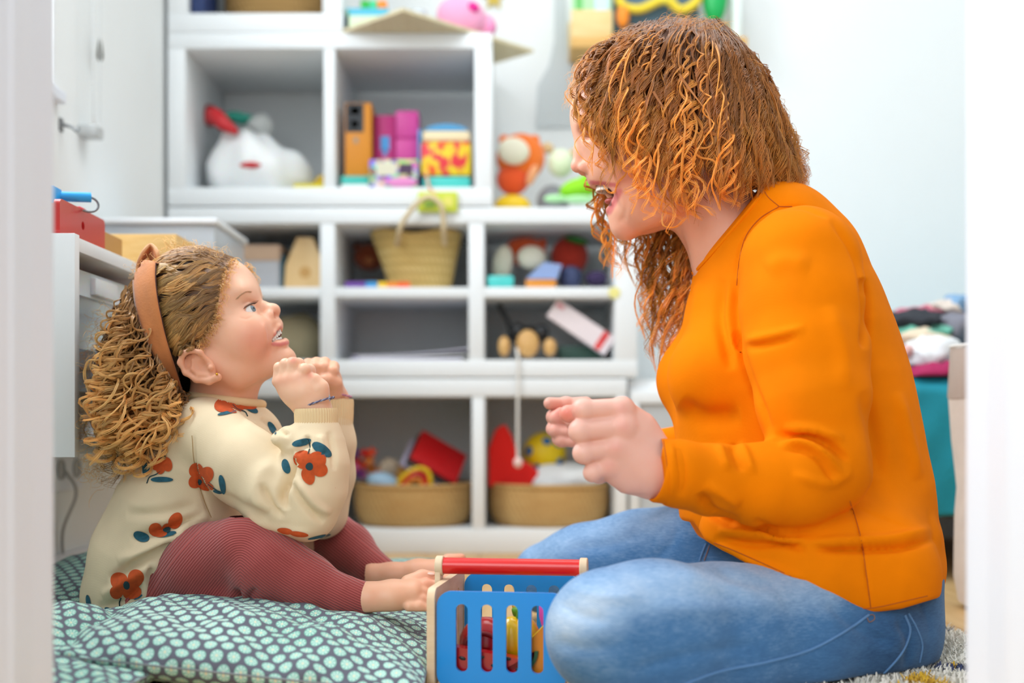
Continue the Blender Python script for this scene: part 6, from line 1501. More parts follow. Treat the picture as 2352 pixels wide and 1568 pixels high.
def flower(petals, centre, leaves, stems, lab):
    b = MB()
    for i, p in enumerate(petals): b.add(*decal(p[0], p[1], p[2], p[3], seed=i+int(p[0][0]), lift=0.0005+0.00012*i))
    root = b.build('flower_print', M_flo, sweatshirt)
    if centre: MB().add(*decal(centre[0], centre[1], centre[2], centre[3] if len(centre) > 3 else 0, lift=0.0015)).build('flower_centre', M_dk, root)
    if leaves:
        b = MB()
        for c, L, w_, a in leaves: b.add(*leafd(c, L, w_, a))
        b.build('leaf_print', M_tea, root)
    for st_ in stems:
        pts = [q for q, _ in drape(bs, st_, 0.0008, 5)]
        if len(pts) > 2: MB().tube(pts, 0.0008, 5).build('stem_print', M_dk, root)
flower([((512, 931), 20, 16, 0), ((540, 936), 22, 12, -5), ((566, 929), 24, 11, 12)], None, [((521, 948), 20, 4, -12), ((577, 939), 15, 8, 30)], [[(534, 930), (545, 940), (562, 946), (568, 956)]], '')
flower([((361, 1064), 15, 17, 20), ((383, 1066), 13, 17, -20), ((369, 1078), 10, 11, 0)], ((376, 1050), 7, 6), [((336, 1070), 22, 10, 92), ((372, 1101), 23, 7, 0)], [[(369, 1083), (358, 1090), (344, 1096), (338, 1110)]], '')
flower([((451, 1080), 17, 17, 0), ((474, 1090), 17, 19, 30), ((448, 1106), 15, 15, 0), ((470, 1114), 22, 11, 20)], ((459, 1106), 6, 7, 30), [((511, 1112), 20, 8, 80), ((500, 1129), 9, 4, 15)], [[(480, 1111), (494, 1122), (510, 1132)]], '')
flower([((697, 1056), 24, 21, 35), ((728, 1058), 21, 22, 10), ((735, 1078), 17, 17, 0), ((708, 1092), 15, 21, -15), ((709, 1072), 14, 14, 0)], ((711, 1071), 8.5, 9), [((693, 1016), 20, 9, -14), ((739, 1032), 23, 13, 35), ((657, 1071), 15, 10, 75)], [[(708, 1043), (712, 1025), (709, 1008)]], '')
flower([((403, 1196), 20, 15, -60), ((357, 1216), 15, 16, 10), ((368, 1224), 16, 10, 0), ((382, 1210), 12, 8, -30)], ((384, 1216), 9, 8), [((325, 1232), 17, 13, 20), ((384, 1227), 20, 6, -12), ((416, 1238), 10, 5, -40)], [], '')
flower([((274, 1334), 20, 21, -30), ((312, 1328), 18, 21, 20), ((303, 1358), 22, 18, 0), ((268, 1360), 15, 14, 0), ((291, 1345), 12, 12, 0)], ((291, 1343), 7, 9), [((253, 1402), 12, 6, 25), ((318, 1371), 10, 3, -30), ((204, 1384), 17, 6, 80)], [[(278, 1372), (275, 1382), (276, 1392)]], '')
flower([((655, 1219), 18, 7, 10), ((686, 1226), 22, 6, 8)], None, [((734, 1232), 24, 3.5, -12)], [], '')
flower([((770, 1120), 0.5, 0.5, 0)], None, [((625, 983), 15, 8, 60)], [], '')
# raglan seam thread
pts = [q for q, _ in drape(bs, [(441, 1000), (446, 1060), (462, 1130), (485, 1188)], 0.0002)]
MB().tube(pts, 0.0006, 5).build('seam', mat('seam_thread', '#b99a6c', 0.85), sweatshirt)
# hem band
hb_ = [q for q, _ in drape(bs, [(222, 1408), (262, 1424), (300, 1414), (330, 1394)], 0.0, 6)]

# ---- leggings
m = bpy.data.materials.new('rust_rib_knit'); m.use_nodes = True; t = NT(m); b = t.b
rb2 = t.attr('rib'); sn = t.math('SINE', t.math('MULTIPLY', rb2, 2*PI/5.6))
n = t.noise(12, 3, t.coord()); col = t.mix(t.math('MULTIPLY_ADD', sn, 0.5, 0.5), lin('#8f3f3f'), lin('#b75a57')); col = t.mix(t.math('MULTIPLY', n.outputs[0], 0.25), col, lin('#a5483f'))
t.l.new(col, b.inputs['Base Color']); b.inputs['Roughness'].default_value = 0.85; b.inputs['Specular IOR Level'].default_value = 0.15; b.inputs['Sheen Weight'].default_value = 0.3; t.bump(sn, 0.6, 0.0007)
M_leg = m
v = Vol((P(300, 0, 1.62).x, 1.46, P(0, 1450, 1.62).z), (P(930, 0, 1.62).x, 1.95, P(0, 1160, 1.80).z), 0.0028)
v.chain([P(415, 1345, 1.64), P(480, 1300, 1.60), P(560, 1254, 1.555)], [0.056, 0.054, 0.0415], 0.0, kj=0.015)
v2 = v.like()
v2.chain([P(575, 1258, 1.555), P(610, 1295, 1.552), P(700, 1338, 1.548), P(780, 1366, 1.545), P(830, 1374, 1.545)], [0.0400, 0.0490, 0.0375, 0.0245, 0.0225], 0.0, kj=0.01)
v2.cap(P(480, 1370, 1.58), P(600, 1365, 1.56), 0.03, 0.03, 0.02)
v.d = smin(v.d, v2.d, 0.010)
v3 = v.like()
v3.chain([P(440, 1330, 1.76), P(600, 1250, 1.83), P(738, 1208, 1.865)], [0.055, 0.05, 0.037], 0.0, kj=0.01)
v3.chain([P(742, 1210, 1.865), P(800, 1262, 1.83), P(860, 1312, 1.785), P(882, 1318, 1.775)], [0.036, 0.038, 0.026, 0.022], 0.01, kj=0.01)
v.d = smin(v.d, v3.d, 0.01)
v.ell(P(370, 1370, 1.69), (0.09, 0.10, 0.045), 0.02)
v.plane((0, 0, 0.062), (0, 0.0, -1), 0.006)
Vl, Ql = v.mesh()
for ln, w_, a in (([(552, 1415), (548, 1385), (540, 1350)], 7, -0.009), ([(575, 1410), (570, 1375), (590, 1350)], 7, -0.006), ([(562, 1410), (560, 1380)], 5, 0.005), ([(430, 1400), (520, 1392), (600, 1400)], 7, 0.002), ([(800, 1340), (795, 1370), (800, 1400)], 5, -0.0015), ([(610, 1235), (650, 1270), (700, 1300)], 12, 0.002)):
    Vl = fold(Vl, vnormals(Vl, Ql), ln, w_, a, 1.62)
ul = uvpx(Vl); nearl = Vl[:, 1] < 1.66
dN_, _ = seg_dist(ul, catmull([(300, 1470), (330, 1395), (400, 1285), (480, 1200), (545, 1176), (610, 1192), (700, 1262), (840, 1338), (900, 1350)], 5))
dF_, _ = seg_dist(ul, catmull([(640, 1240), (740, 1178), (800, 1220), (900, 1300)], 5))
leggings = mesh_obj('leggings', Vl, Ql, M_leg, girl, {'rib': np.where(nearl, dN_, dF_)})
# bracelets
for c_, r_, tl, cols, nm in ((P(729, 925, 1.553), 0.0205, 0.35, ('#5c5470', '#8b93ad'), 'bracelet'), (P(776, 903, 1.768), 0.019, -0.25, ('#b06a86', '#c98fa8'), 'bracelet')):
    for j in (0, 1):
        b = MB(); pts = []
        for a in np.linspace(0, 2*PI, 72, endpoint=False):
            tw_ = 14*a+j*PI; rr2 = r_+0.0007*math.cos(tw_); pts.append(Vector(c_)+Vector((rr2*math.cos(a), rr2*math.sin(a)*0.92, tl*r_*math.cos(a)+0.0007*math.sin(tw_))))
        b.tube(pts, 0.0009, 6, closed=True)
        o_ = b.build(nm if j == 0 else 'strand', mat('cord_'+cols[j][1:], cols[j], 0.8), girl if j == 0 else o_) if j == 0 else b.build('strand', mat('cord_'+cols[j][1:], cols[j], 0.8), o_)
b = MB(); kn = Vector(P(752, 918, 1.551)); b.ell(kn, (0.0035, 0.003, 0.003)); b.ell(kn+Vector((0.001, -0.001, 0.004)), (0.0026, 0.0025, 0.0035)); b.build('bracelet_knot', mat('cord_silver', '#a9bccb', 0.7), girl)
# toenail
b = MB(); b.ell(P(990, 1318, 1.572), (0.0052, 0.0042, 0.0022), Matrix.Rotation(0.15, 3, 'Y')); b.build('toenail', mat('nail_pink', '#f3c9b8', 0.25), girl)
print('girl done')
# ------------------------------------------------------------------ cushions
def hexdots():
    m = bpy.data.materials.new('mint_circle_cotton'); m.use_nodes = True; t = NT(m); b = t.b
    uv = t.new('ShaderNodeUVMap').outputs[0]; sp = t.new('ShaderNodeSeparateXYZ'); t.l.new(uv, sp.inputs[0])
    X = t.math('DIVIDE', sp.outputs[0], 0.0185); Y = t.math('DIVIDE', sp.outputs[1], 0.0155*2)
    def cell(dx, dy):
        fx_ = t.math('SUBTRACT', t.math('FRACT', t.math('ADD', X, dx)), 0.5); fy_ = t.math('MULTIPLY', t.math('SUBTRACT', t.math('FRACT', t.math('ADD', Y, dy)), 0.5), 1.676)
        return fx_, fy_, t.math('SQRT', t.math('ADD', t.math('MULTIPLY', fx_, fx_), t.math('MULTIPLY', fy_, fy_)))
    a, b2 = cell(100, 100), cell(100.5, 100.5)
    sel = t.math('LESS_THAN', a[2], b2[2])
    def pick(i): return t.math('ADD', t.math('MULTIPLY', a[i], sel), t.math('MULTIPLY', b2[i], t.math('SUBTRACT', 1.0, sel)))
    x_, y_, r_ = pick(0), pick(1), pick(2)
    ang = t.math('ARCTAN2', y_, x_); spoke = t.math('GREATER_THAN', t.math('COSINE', t.math('MULTIPLY', ang, 8.0)), 0.62)
    spoke = t.math('MULTIPLY', spoke, t.math('LESS_THAN', r_, 0.32)); core = t.math('LESS_THAN', r_, 0.07)
    disc = t.math('LESS_THAN', r_, 0.375)
    n = t.noise(5, 2, uv)
    mint = t.ramp(n.outputs[0], [(0.35, lin('#7ab8a5')), (0.65, lin('#a3d2c4'))])
    c = t.mix(disc, lin('#62636f'), mint); c = t.mix(t.math('MULTIPLY', spoke, 0.75), c, lin('#eef6f0')); c = t.mix(core, c, lin('#e6d9b8'))
    t.l.new(c, b.inputs['Base Color']); b.inputs['Roughness'].default_value = 0.8; b.inputs['Specular IOR Level'].default_value = 0.2; b.inputs['Sheen Weight'].default_value = 0.1
    n3 = t.noise(800, 2, t.coord()); t.bump(n3.outputs[0], 0.1, 0.0004)
    return m
M_cush = hexdots()
def pillow(label, x0, x1, y0, y1, z0, hgt, rot=0.0, n=120, seed=1, wr=0.004, group=None, tilt=(0, 0), corner=0.3, uvo=(0, 0), extra=None):
    t_ = thing('cushion', label, 'cushion', ((x0+x1)/2, (y0+y1)/2, z0), group)
    a, b = (x1-x0)/2, (y1-y0)/2; cx, cy = (x0+x1)/2, (y0+y1)/2
    S_ = np.linspace(-1, 1, n+1); s, t = np.meshgrid(S_, S_, indexing='ij'); r = random.Random(seed); ph = [r.uniform(0, 6.3) for _ in range(8)]
    prof = lambda q: np.clip(1-np.abs(q)**2.5, 0, 1)**0.6
    sx = np.sign(s)*np.sin(np.abs(s)*PI/2)**0.95; sy = np.sign(t)*np.sin(np.abs(t)*PI/2)**0.95
    pin = 1-0.06*(1-(np.abs(sx)*np.abs(sy)))          # edges bow inwards between the corners
    x = a*sx*(1-0.05*(1-sy**2)*0); y = b*sy
    body = prof(sx)*prof(sy)
    def arc(v1, hp): d_ = np.hypot(np.diff(v1), np.diff(hp)); return np.r_[0, np.cumsum(d_)]
    ux = arc(a*np.sign(S_)*np.sin(np.abs(S_)*PI/2)**0.95, hgt*0.5*prof(np.sin(S_*PI/2))); uy = arc(b*np.sign(S_)*np.sin(np.abs(S_)*PI/2)**0.95, hgt*0.5*prof(np.sin(S_*PI/2)))
    wv = wr*(np.sin(x*38+y*21+ph[0])*np.sin(y*33-x*14+ph[1])+0.6*np.sin(x*71+ph[2]+2*np.sin(y*23+ph[3]))*np.cos(y*47+ph[4])+0.35*np.sin((x+y)*120+ph[5]))
    # puckers radiating from the seam
    edge = np.clip(1-body, 0, 1)**2; pk_ = wr*1.3*edge*np.sin(ux[:, None]*95+uy[None, :]*80+ph[6])
    top = hgt*0.5*body+wv*body**0.5+pk_*body**0.3; bot = -hgt*0.5*body**0.8
    if extra is not None: top = top+extra(x+cx, y+cy)*body**0.4
    V = []; zc = z0+hgt*0.5
    c_, s_ = math.cos(rot), math.sin(rot)
    for zz in (top, bot):
        X = cx+x*c_-y*s_; Y = cy+x*s_+y*c_; Z = zc+zz+tilt[0]*(X-cx)+tilt[1]*(Y-cy); Z = np.maximum(Z, 0.001+0*Z)
        V.append(np.stack([X, Y, Z], -1).reshape(-1, 3))
    m_ = n+1; i, j = np.meshgrid(np.arange(n), np.arange(n), indexing='ij'); q = (i*m_+j).ravel(); Qt_ = np.stack([q, q+m_, q+m_+1, q+1], 1); Qb_ = np.stack([q, q+1, q+m_+1, q+m_], 1)+m_*m_
    # merge the border of the lower sheet with the upper one
    idx = np.arange(2*m_*m_); I, J = np.meshgrid(np.arange(m_), np.arange(m_), indexing='ij'); bd = ((I == 0) | (I == n) | (J == 0) | (J == n)).ravel(); idx[m_*m_:][bd] = np.arange(m_*m_)[bd]
    Q = idx[np.concatenate([Qt_, Qb_])]; V = np.concatenate(V)
    used = np.unique(Q); mp_ = -np.ones(len(V), int); mp_[used] = np.arange(len(used)); Q = mp_[Q]; V2 = V[used]
    o = mesh_obj('pillow_body', V2, Q, M_cush, t_)
    UV = np.stack([np.repeat(ux, m_), np.tile(uy, m_)], 1); UV = np.concatenate([UV, UV])[used]+np.array(uvo); l = o.data.uv_layers.new(name='UVMap'); l.data.foreach_set('uv', UV[Q.ravel()].astype(np.float32).ravel())
    # piped seam around the edge
    bdr = [k for k in range(m_)]+[k*m_+n for k in range(1, m_)]+[n*m_+k for k in range(n-1, -1, -1)]+[k*m_ for k in range(n-1, 0, -1)]
    MB().tube([Vector(V[k]) for k in bdr[::2]], 0.0012, 5, closed=True).build('seam', mat('seam_grey', '#8b9296', 0.8), o)
    return t_
pillow('large mint-dotted floor cushion under the girl, lying flat', -0.775, -0.103, 1.48, 2.30, 0.001, 0.075, seed=4, wr=0.003, n=110, corner=0.2, extra=lambda X, Y: 0.030*np.exp(-((X+0.10)/0.12)**2-((Y-2.17)/0.16)**2)+0.045*np.exp(-((X+0.66)/0.14)**2-((Y-1.95)/0.22)**2)-0.040*np.exp(-((X+0.42)/0.20)**2-((Y-1.68)/0.16)**2))
pillow('plump mint-dotted cushion in front of the girl with a pointed left corner', -0.492, -0.100, 1.315, 1.62, 0.008, 0.080, rot=0.02, seed=9, wr=0.0052, n=120, uvo=(0.3, 0.2), tilt=(-0.11, 0.05))
pillow('crumpled mint-dotted cushion at the lower left by the door frame', -0.80, -0.38, 1.22, 1.60, 0.001, 0.075, rot=-0.12, seed=13, wr=0.0065, n=90, uvo=(0.7, 0.5), extra=lambda X, Y: 0.02*np.exp(-((X+0.53)/0.10)**2-((Y-1.47)/0.10)**2)-0.012*np.exp(-((X+0.44)/0.06)**2-((Y-1.32)/0.1)**2))

# ------------------------------------------------------------------ toy shopping basket
bo_ = Vector((-0.087, 1.42, 0.0)); ang = math.radians(-8.0)
MBk = Matrix.Translation(bo_) @ Matrix.Rotation(ang, 4, 'Z')
tbk = thing('toy_basket', 'blue slotted wooden toy shopping basket with a red bar handle', 'toy basket', tuple(MBk @ Vector((0.075, 0.09, 0.0))))
M_blue = mat('blue_lacquer', '#0f93e8', 0.4, coat=0.15, bump=0.05, bscale=200)
M_ply = wood_mat('birch_ply', '#e2c29c', '#efd6b4', (8, 8, 40), 0.5); M_plye = wood_mat('ply_edge', '#d9b78e', '#f0dcbc', (3, 3, 3), 0.6)
WB, DB, HB = 0.150, 0.186, 0.112; z0b = 0.018
def slotted(w_, h_, r_, slots, th):
    holes = [rrect(a, b, c, d, (c-a)/2-0.0001, 7) for a, b, c, d in slots]; return slab(rrect(0, 0, w_, h_, r_, 7), holes, th)
sl = [(0.0224+0.0292*k, 0.0194, 0.0364+0.0292*k, 0.0975) for k in range(4)]
for yy in (0.0, DB-0.006):
    vs, fs = slotted(WB, HB, 0.017, sl, 0.006); o_ = MB().add([MBk @ (v+Vector((0, yy, 0.003))) for v in vs], fs).build('slotted_panel', M_blue, tbk, angle=20)
sl2 = [(0.035+0.0225*k, 0.022, 0.044+0.0225*k, 0.10) for k in range(6)]
for xx, nm in ((-0.0105, 0), (WB+0.0015, 1)):
    vs, fs = slotted(DB+0.012, 0.118, 0.014, sl2, 0.009)
    M_ = MBk @ Matrix.Translation((xx+0.009, -0.006, 0.0)) @ Matrix.Rotation(PI/2, 4, 'Z')
    o_ = MB().add([M_ @ v for v in vs], fs).build('side_board', M_ply, tbk, angle=20)
MB().box((0, 0.006, 0.003), (WB, DB-0.006, 0.009), MBk).build('base_board', M_ply, tbk)
hy = DB*0.46; hz_ = 0.1345
b = MB(); Mx = MBk @ Matrix.Translation((0, hy, hz_)) @ Matrix.Rotation(PI/2, 4, 'Y')
hx0, hx1 = -0.0085, WB+0.0085
b = MB(); b.tube([MBk @ Vector((x, hy, hz_)) for x in np.linspace(hx0, hx1, 8)], 0.0100, 28); b.build('handle_bar', mat('red_paint', '#e3120f', 0.35, coat=0.3, bump=0.1, bscale=150), tbk)
for xa, xb in ((hx0-0.0095, hx0), (hx1, hx1+0.0095)):
    b = MB(); b.tube([MBk @ Vector((x, hy, hz_)) for x in (xa, xa+0.001, xb-0.001, xb)], [0.0112, 0.0122, 0.0122, 0.0112], 28); b.build('end_cap', M_plye, tbk)
for xc in (-0.0145, WB+0.0145):
    b = MB(); b.box((xc-0.0035, hy-0.010, 0.062), (xc+0.0035, hy+0.010, hz_-0.004), MBk, 0.0015); b.build('handle_arm', M_ply, tbk)
# toy food inside
def inb(x, y, z): return MBk @ Vector((x, y, z))
M_fr = mat('toy_fruit_red', '#b80f14', 0.25, coat=0.5); M_fy = mat('toy_fruit_yellow', '#f2c312', 0.22, coat=0.6); M_fo = mat('toy_fruit_orange', '#f08c0c', 0.35, coat=0.3); M_seed = mat('seed_black', '#1c1a1a', 0.4); M_fg = mat('toy_leaf_green', '#5f9a2a', 0.5); M_rind = mat('rind_green', '#1e5b34', 0.4)
ml = thing('toy_watermelon', 'red toy watermelon wedge with black seeds at the front of the basket', 'toy fruit', tuple(inb(0.06, 0.03, 0.010)))
b = MB(); pl = [(0.012, 0.052)]+[(0.062+0.050*math.cos(a), 0.048+0.038*math.sin(a)) for a in np.linspace(PI, 2*PI, 20)]+[(0.112, 0.036)]
b.prism([(0.012, 0.050)]+[(0.062+0.050*math.cos(a), 0.046+0.034*math.sin(a)) for a in np.linspace(PI, 2*PI, 20)]+[(0.112, 0.034)], 0.012, 0.030, MBk); b.build('flesh', M_fr, ml)
b = MB(); b.prism([(0.062+0.0505*math.cos(a), 0.046+0.0345*math.sin(a)) for a in np.linspace(PI, 2*PI, 20)]+[(0.062+0.0545*math.cos(a), 0.046+0.0375*math.sin(a)) for a in np.linspace(2*PI, PI, 20)], 0.0115, 0.0305, MBk); b.build('rind', M_rind, ml)
for x, z, a in ((0.028, 0.036, 0.3), (0.050, 0.037, -0.4), (0.0655, 0.028, 0.3), (0.081, 0.037, 0.2), (0.094, 0.024, 0.4), (0.040, 0.022, 0.1)):
    b = MB(); b.ell(inb(x, 0.0117, z), (0.0042, 0.0008, 0.0022), Matrix.Rotation(a, 3, 'Y') @ Matrix.Rotation(ang, 3, 'Z'), 14, 8); b.build('seed', M_seed, ml)
tm = thing('toy_tomato', 'dark red round toy tomato half at the left in the basket', 'toy fruit', tuple(inb(0.05, 0.06, 0.010)))
b = MB(); b.ell(inb(0.047, 0.062, 0.045), (0.032, 0.026, 0.032)); b.build('body', M_fr, tm)
b = MB(); b.tube([inb(0.047+0.020*math.cos(a), 0.036+0.001*abs(math.sin(a)), 0.049+0.012*math.sin(a)) for a in np.linspace(0, 2*PI, 24, endpoint=False)], 0.0028, 8, closed=True); b.build('ridge', mat('toy_dark_red', '#7d0a12', 0.35), tm)
ym = thing('toy_pepper', 'yellow glossy toy pepper in the middle of the basket', 'toy fruit', tuple(inb(0.10, 0.05, 0.010)))
for dx, r_ in ((-0.008, 0.019), (0.008, 0.019)):
    b = MB(); b.ell(inb(0.088+dx, 0.052, 0.050), (r_, 0.018, 0.030)); b.build('body' if dx < 0 else 'lobe', M_fy, ym)
b = MB(); b.tube([inb(0.088, 0.052, 0.078), inb(0.090, 0.050, 0.086)], 0.003, 8); b.build('stalk', M_fg, ym)
lm = thing('toy_lemon', 'small yellow and green toy fruit on top of the yellow pepper', 'toy fruit', tuple(inb(0.10, 0.085, 0.07)))
b = MB(); b.ell(inb(0.088, 0.080, 0.090), (0.0115, 0.0115, 0.015)); b.build('body', M_fy, lm)
b = MB(); b.ell(inb(0.087, 0.070, 0.082), (0.010, 0.006, 0.008)); b.v = jitter(b.v, 0.001, 3, 200); b.build('leaf', M_fg, lm)
cm_ = thing('toy_cheese', 'orange wedge-shaped toy block at the right in the basket', 'toy food', tuple(inb(0.125, 0.03, 0.010)))
b = MB(); b.prism([(0.1085, 0.0095), (0.140, 0.0095), (0.140, 0.082), (0.1255, 0.078), (0.1085, 0.060)], 0.016, 0.032, MBk); b.build('body', M_fo, cm_)
b = MB(); b.prism([(0.1085, 0.0601), (0.1255, 0.0781), (0.140, 0.0821), (0.140, 0.0826), (0.1252, 0.0786), (0.1082, 0.0606)], 0.016, 0.032, MBk); b.build('top_face', mat('toy_cheese_top', '#f7c71c', 0.35), cm_)
bn = thing('toy_banana', 'yellow curved toy fruit behind the orange block', 'toy fruit', tuple(inb(0.115, 0.08, 0.010)))
b = MB(); b.tube([inb(0.112+0.012*math.sin(q*2.4), 0.078, 0.02+0.062*q) for q in np.linspace(0, 1, 12)], [0.004+0.008*math.sin(PI*(0.12+0.8*q)) for q in np.linspace(0, 1, 12)], 16); b.build('body', mat('toy_amber_yellow', '#f5ae14', 0.3, coat=0.4), bn)
pc = thing('toy_cup', 'pink toy cup standing at the right end of the basket', 'toy', tuple(inb(0.135, 0.06, 0.010)))
b = MB(); b.lathe([(0.010, 0), (0.011, 0.055), (0.0145, 0.068), (0.0150, 0.084), (0.0125, 0.084), (0.0115, 0.07), (0.009, 0.06)], inb(0.126, 0.066, 0.010), 28); b.build('cup_body', mat('toy_magenta_pink', '#f45ccf', 0.35), pc)

# ------------------------------------------------------------------ bed, laundry, hamper, rug
M_teal = mat('teal_cotton', '#1590a5', 0.85, vary=0.08, vscale=9, bump=0.4, bscale=120)
bx0, bx1, by0, by1 = 0.665, 2.10, 2.42, 3.33
bed = thing('bed', 'low bed with a teal cover against the back wall behind the woman', 'bed', ((bx0+bx1)/2, (by0+by1)/2, 0))
MB().box((bx0+0.04, by0+0.05, 0.12), (bx1-0.02, by1-0.02, 0.20), bev=0.01).build('bed_base', mat('dark_bed_base', '#4a3d33', 0.7), bed)
for x in (bx0+0.10, bx1-0.10):
    for y in (by0+0.12, by1-0.12): MB().lathe([(0.02, 0), (0.025, 0.12)], (x, y, 0), 16).build('leg', mat('dark_wood', '#3a2b20', 0.6), bed)
MB().box((bx0+0.02, by0+0.03, 0.20), (bx1-0.01, by1-0.01, 0.385), bev=0.04).build('mattress', mat('mattress_white', '#e9e6e0', 0.8), bed)
n = 70; S_ = np.linspace(0, 1, n+1); s, t_ = np.meshgrid(S_, S_, indexing='ij')
# cover: top sheet plus the hanging front
path_z = np.interp(S_, [0, 0.40, 0.46, 1.0], [0.128, 0.375, 0.402, 0.40]); path_y = np.interp(S_, [0, 0.40, 0.46, 1.0], [by0-0.01, by0+0.004, by0+0.04, by1-0.02])
X = bx0+(bx1-bx0)*s+0.0; Z = path_z[None, :]+0*s; Y = path_y[None, :]+0*s
wv = 0.014*np.sin(X*26+3*Z)*np.clip(1-t_/0.45, 0, 1)+0.004*np.sin(X*61+2)*np.sin(t_*30); Y = Y-wv*(t_ < 0.5); Z = Z+0.004*np.sin(X*40)*np.sin(Y*33)*(t_ > 0.42)
V = np.stack([X, Y, Z], -1).reshape(-1, 3); m_ = n+1; i, j = np.meshgrid(np.arange(n), np.arange(n), indexing='ij'); q = (i*m_+j).ravel(); Q = np.stack([q, q+1, q+m_+1, q+m_], 1)
cv = mesh_obj('cover', V, Q, M_teal, bed); so = cv.modifiers.new('s', 'SOLIDIFY'); so.thickness = 0.006
rl = random.Random(31)
cl_cols = [('black jersey folded at the left of the laundry heap', '#2c2f37', P(2060, 745, 2.62), (0.10, 0.08, 0.022)), ('rose pink folded cloth on top of the laundry heap', '#c56a80', P(2120, 718, 2.68), (0.075, 0.06, 0.012)), ('sea green folded cloth in the middle of the laundry heap', '#6db7a2', P(2105, 768, 2.60), (0.085, 0.07, 0.016)),
    ('cream patterned cloth in the laundry heap', '#e9d7bd', P(2120, 778, 2.56), (0.06, 0.05, 0.018)), ('grey rolled jumper at the right of the laundry heap', '#7f7f8b', P(2200, 760, 2.60), (0.05, 0.06, 0.038)), ('brick red cloth at the left edge of the laundry heap', '#a5482e', P(2050, 795, 2.60), (0.05, 0.05, 0.018)),
    ('white crumpled shirt at the front of the laundry heap', '#e6e9ec', P(2140, 812, 2.52), (0.062, 0.05, 0.034)), ('pale pink cloth left of the white shirt', '#d9a9a4', P(2075, 815, 2.54), (0.04, 0.05, 0.02)), ('magenta cloth hanging over the bed edge', '#a81f58', P(2140, 858, 2.47), (0.062, 0.05, 0.018)),
    ('blue-grey cloth on the top right of the laundry heap', '#7fa5c9', P(2205, 700, 2.66), (0.035, 0.05, 0.022)), ('pale beige cloth between the pink and blue ones', '#dccfc4', P(2165, 712, 2.66), (0.04, 0.05, 0.018)), ('plum cloth under the rose pink one', '#8d4766', P(2150, 735, 2.66), (0.07, 0.06, 0.014)), ('charcoal cloth at the bottom of the laundry heap', '#40424a', P(2095, 845, 2.56), (0.09, 0.07, 0.022))]
for k, (lab, c_, p, r_) in enumerate(cl_cols):
    b = MB(); b.ell(p, r_, Matrix.Rotation(rl.uniform(-0.15, 0.15), 3, 'Y'), 40, 24); b.v = [Vector((q.x, q.y, max(q.z, 0.404))) for q in jitter(jitter(b.v, 0.006, k, 55), 0.0022, k+50, 150)]
    props(b.build('laundry_cloth', mat('laundry_'+c_[1:], c_, 0.85, bump=0.3, bscale=250)), lab, 'cloth', 'laundry heap on the bed')
hp = thing('hamper', 'tall beige canvas laundry sack beside the bed, cut by the door frame', 'hamper', (P(2300, 0, 2.05).x, 2.05, 0))
cx = P(2300, 0, 2.05).x; q_ = 2.05/F
prof = [(95, 0.012), (104, 0.05), (104, 0.1), (99, 0.16), (97, 0.20), (108, 0.28), (116, 0.35)]
prof = [(r*q_, z) for r, z in prof]
b = MB(); b.lathe([(0.02, 0.004)]+[(0.045, 0.004)]+prof, (cx, 2.05, 0), 44, caps=False); b.v = jitter(b.v, 0.0025, 5, 30); b.build('canvas_body', mat('canvas_beige', '#d5c8bd', 0.9, vary=0.05, vscale=30, bump=0.3, bscale=300), hp)
b = MB(); b.lathe([(116*q_, 0.35), (118*q_, 0.353), (112*q_, 0.435), (109*q_, 0.436), (112*q_, 0.36), (110*q_, 0.34)], (cx, 2.05, 0), 44, caps=False); b.v = jitter(b.v, 0.002, 5, 30); b.build('turned_cuff', mat('canvas_taupe', '#b7a79c', 0.9, bump=0.3, bscale=300), hp)
MB().tube([Vector((cx+110*q_*math.cos(a), 2.05+110*q_*math.sin(a), 0.438)) for a in np.linspace(0, 2*PI, 40, endpoint=False)], 0.003, 6, closed=True).build('rim', mat('rim_white', '#e5e4e0', 0.6), hp)
# rug : woven base and shaggy pile
rg = thing('rug', 'cream shaggy rug with navy and yellow flecks under the woman', 'rug', (0.32, 1.65, 0))
rx0, rx1, ry0, ry1 = 0.10, 0.635, 1.16, 2.06
MB().box((rx0, ry0, 0.0), (rx1, ry1, 0.009), bev=0.003).build('rug_base', mat('rug_cream', '#eae6db', 0.95, bump=0.6, bscale=200), rg)
rngr = np.random.default_rng(4)
N_ = 26000; X = rngr.uniform(rx0, rx1, N_*2); Y = rngr.uniform(ry0, ry1, N_*2); k = (X > 0.40) | (rngr.uniform(0, 1, N_*2) < 0.12) ; k &= ~((X < 0.5) & (Y > 1.5) & (X > 0.2)); X, Y = X[k][:N_], Y[k][:N_]; n_ = len(X)
A = rngr.uniform(0, 2*PI, n_); L = rngr.uniform(0.008, 0.017, n_); T_ = rngr.uniform(0.2, 1.0, n_); base = np.stack([X, Y, np.full(n_, 0.007)], 1)
tip = base+np.stack([np.cos(A)*L*np.sin(T_), np.sin(A)*L*np.sin(T_), L*np.cos(T_)*0.8], 1); wd = rngr.uniform(0.0008, 0.0014, n_)[:, None]
mid = (base+tip)/2+np.stack([0*A, 0*A, L*0.12], 1)
sv = np.stack([-np.sin(A), np.cos(A), 0*A], 1)
V = np.stack([base+sv*wd, base-sv*wd, mid-sv*wd*1.1, mid+sv*wd*1.1, tip-sv*wd*0.5, tip+sv*wd*0.5], 1)
i = np.arange(n_)[:, None]*6; Qa_ = np.concatenate([i+np.array([[0, 1, 2, 3]]), i+np.array([[3, 2, 4, 5]])])
col = np.tile(np.array(lin('#f1eee4')[:3]), (n_, 1))
pat = np.sin(X*61+1.3)*np.sin(Y*47+0.6)+0.35*np.sin(X*170+Y*90); pat2 = np.sin(X*53+4.1)*np.sin(Y*58+2.6)+0.35*np.sin(X*140-Y*120)
navy_ = (pat > 1.12); yel = (pat2 > 1.1) & ~navy_
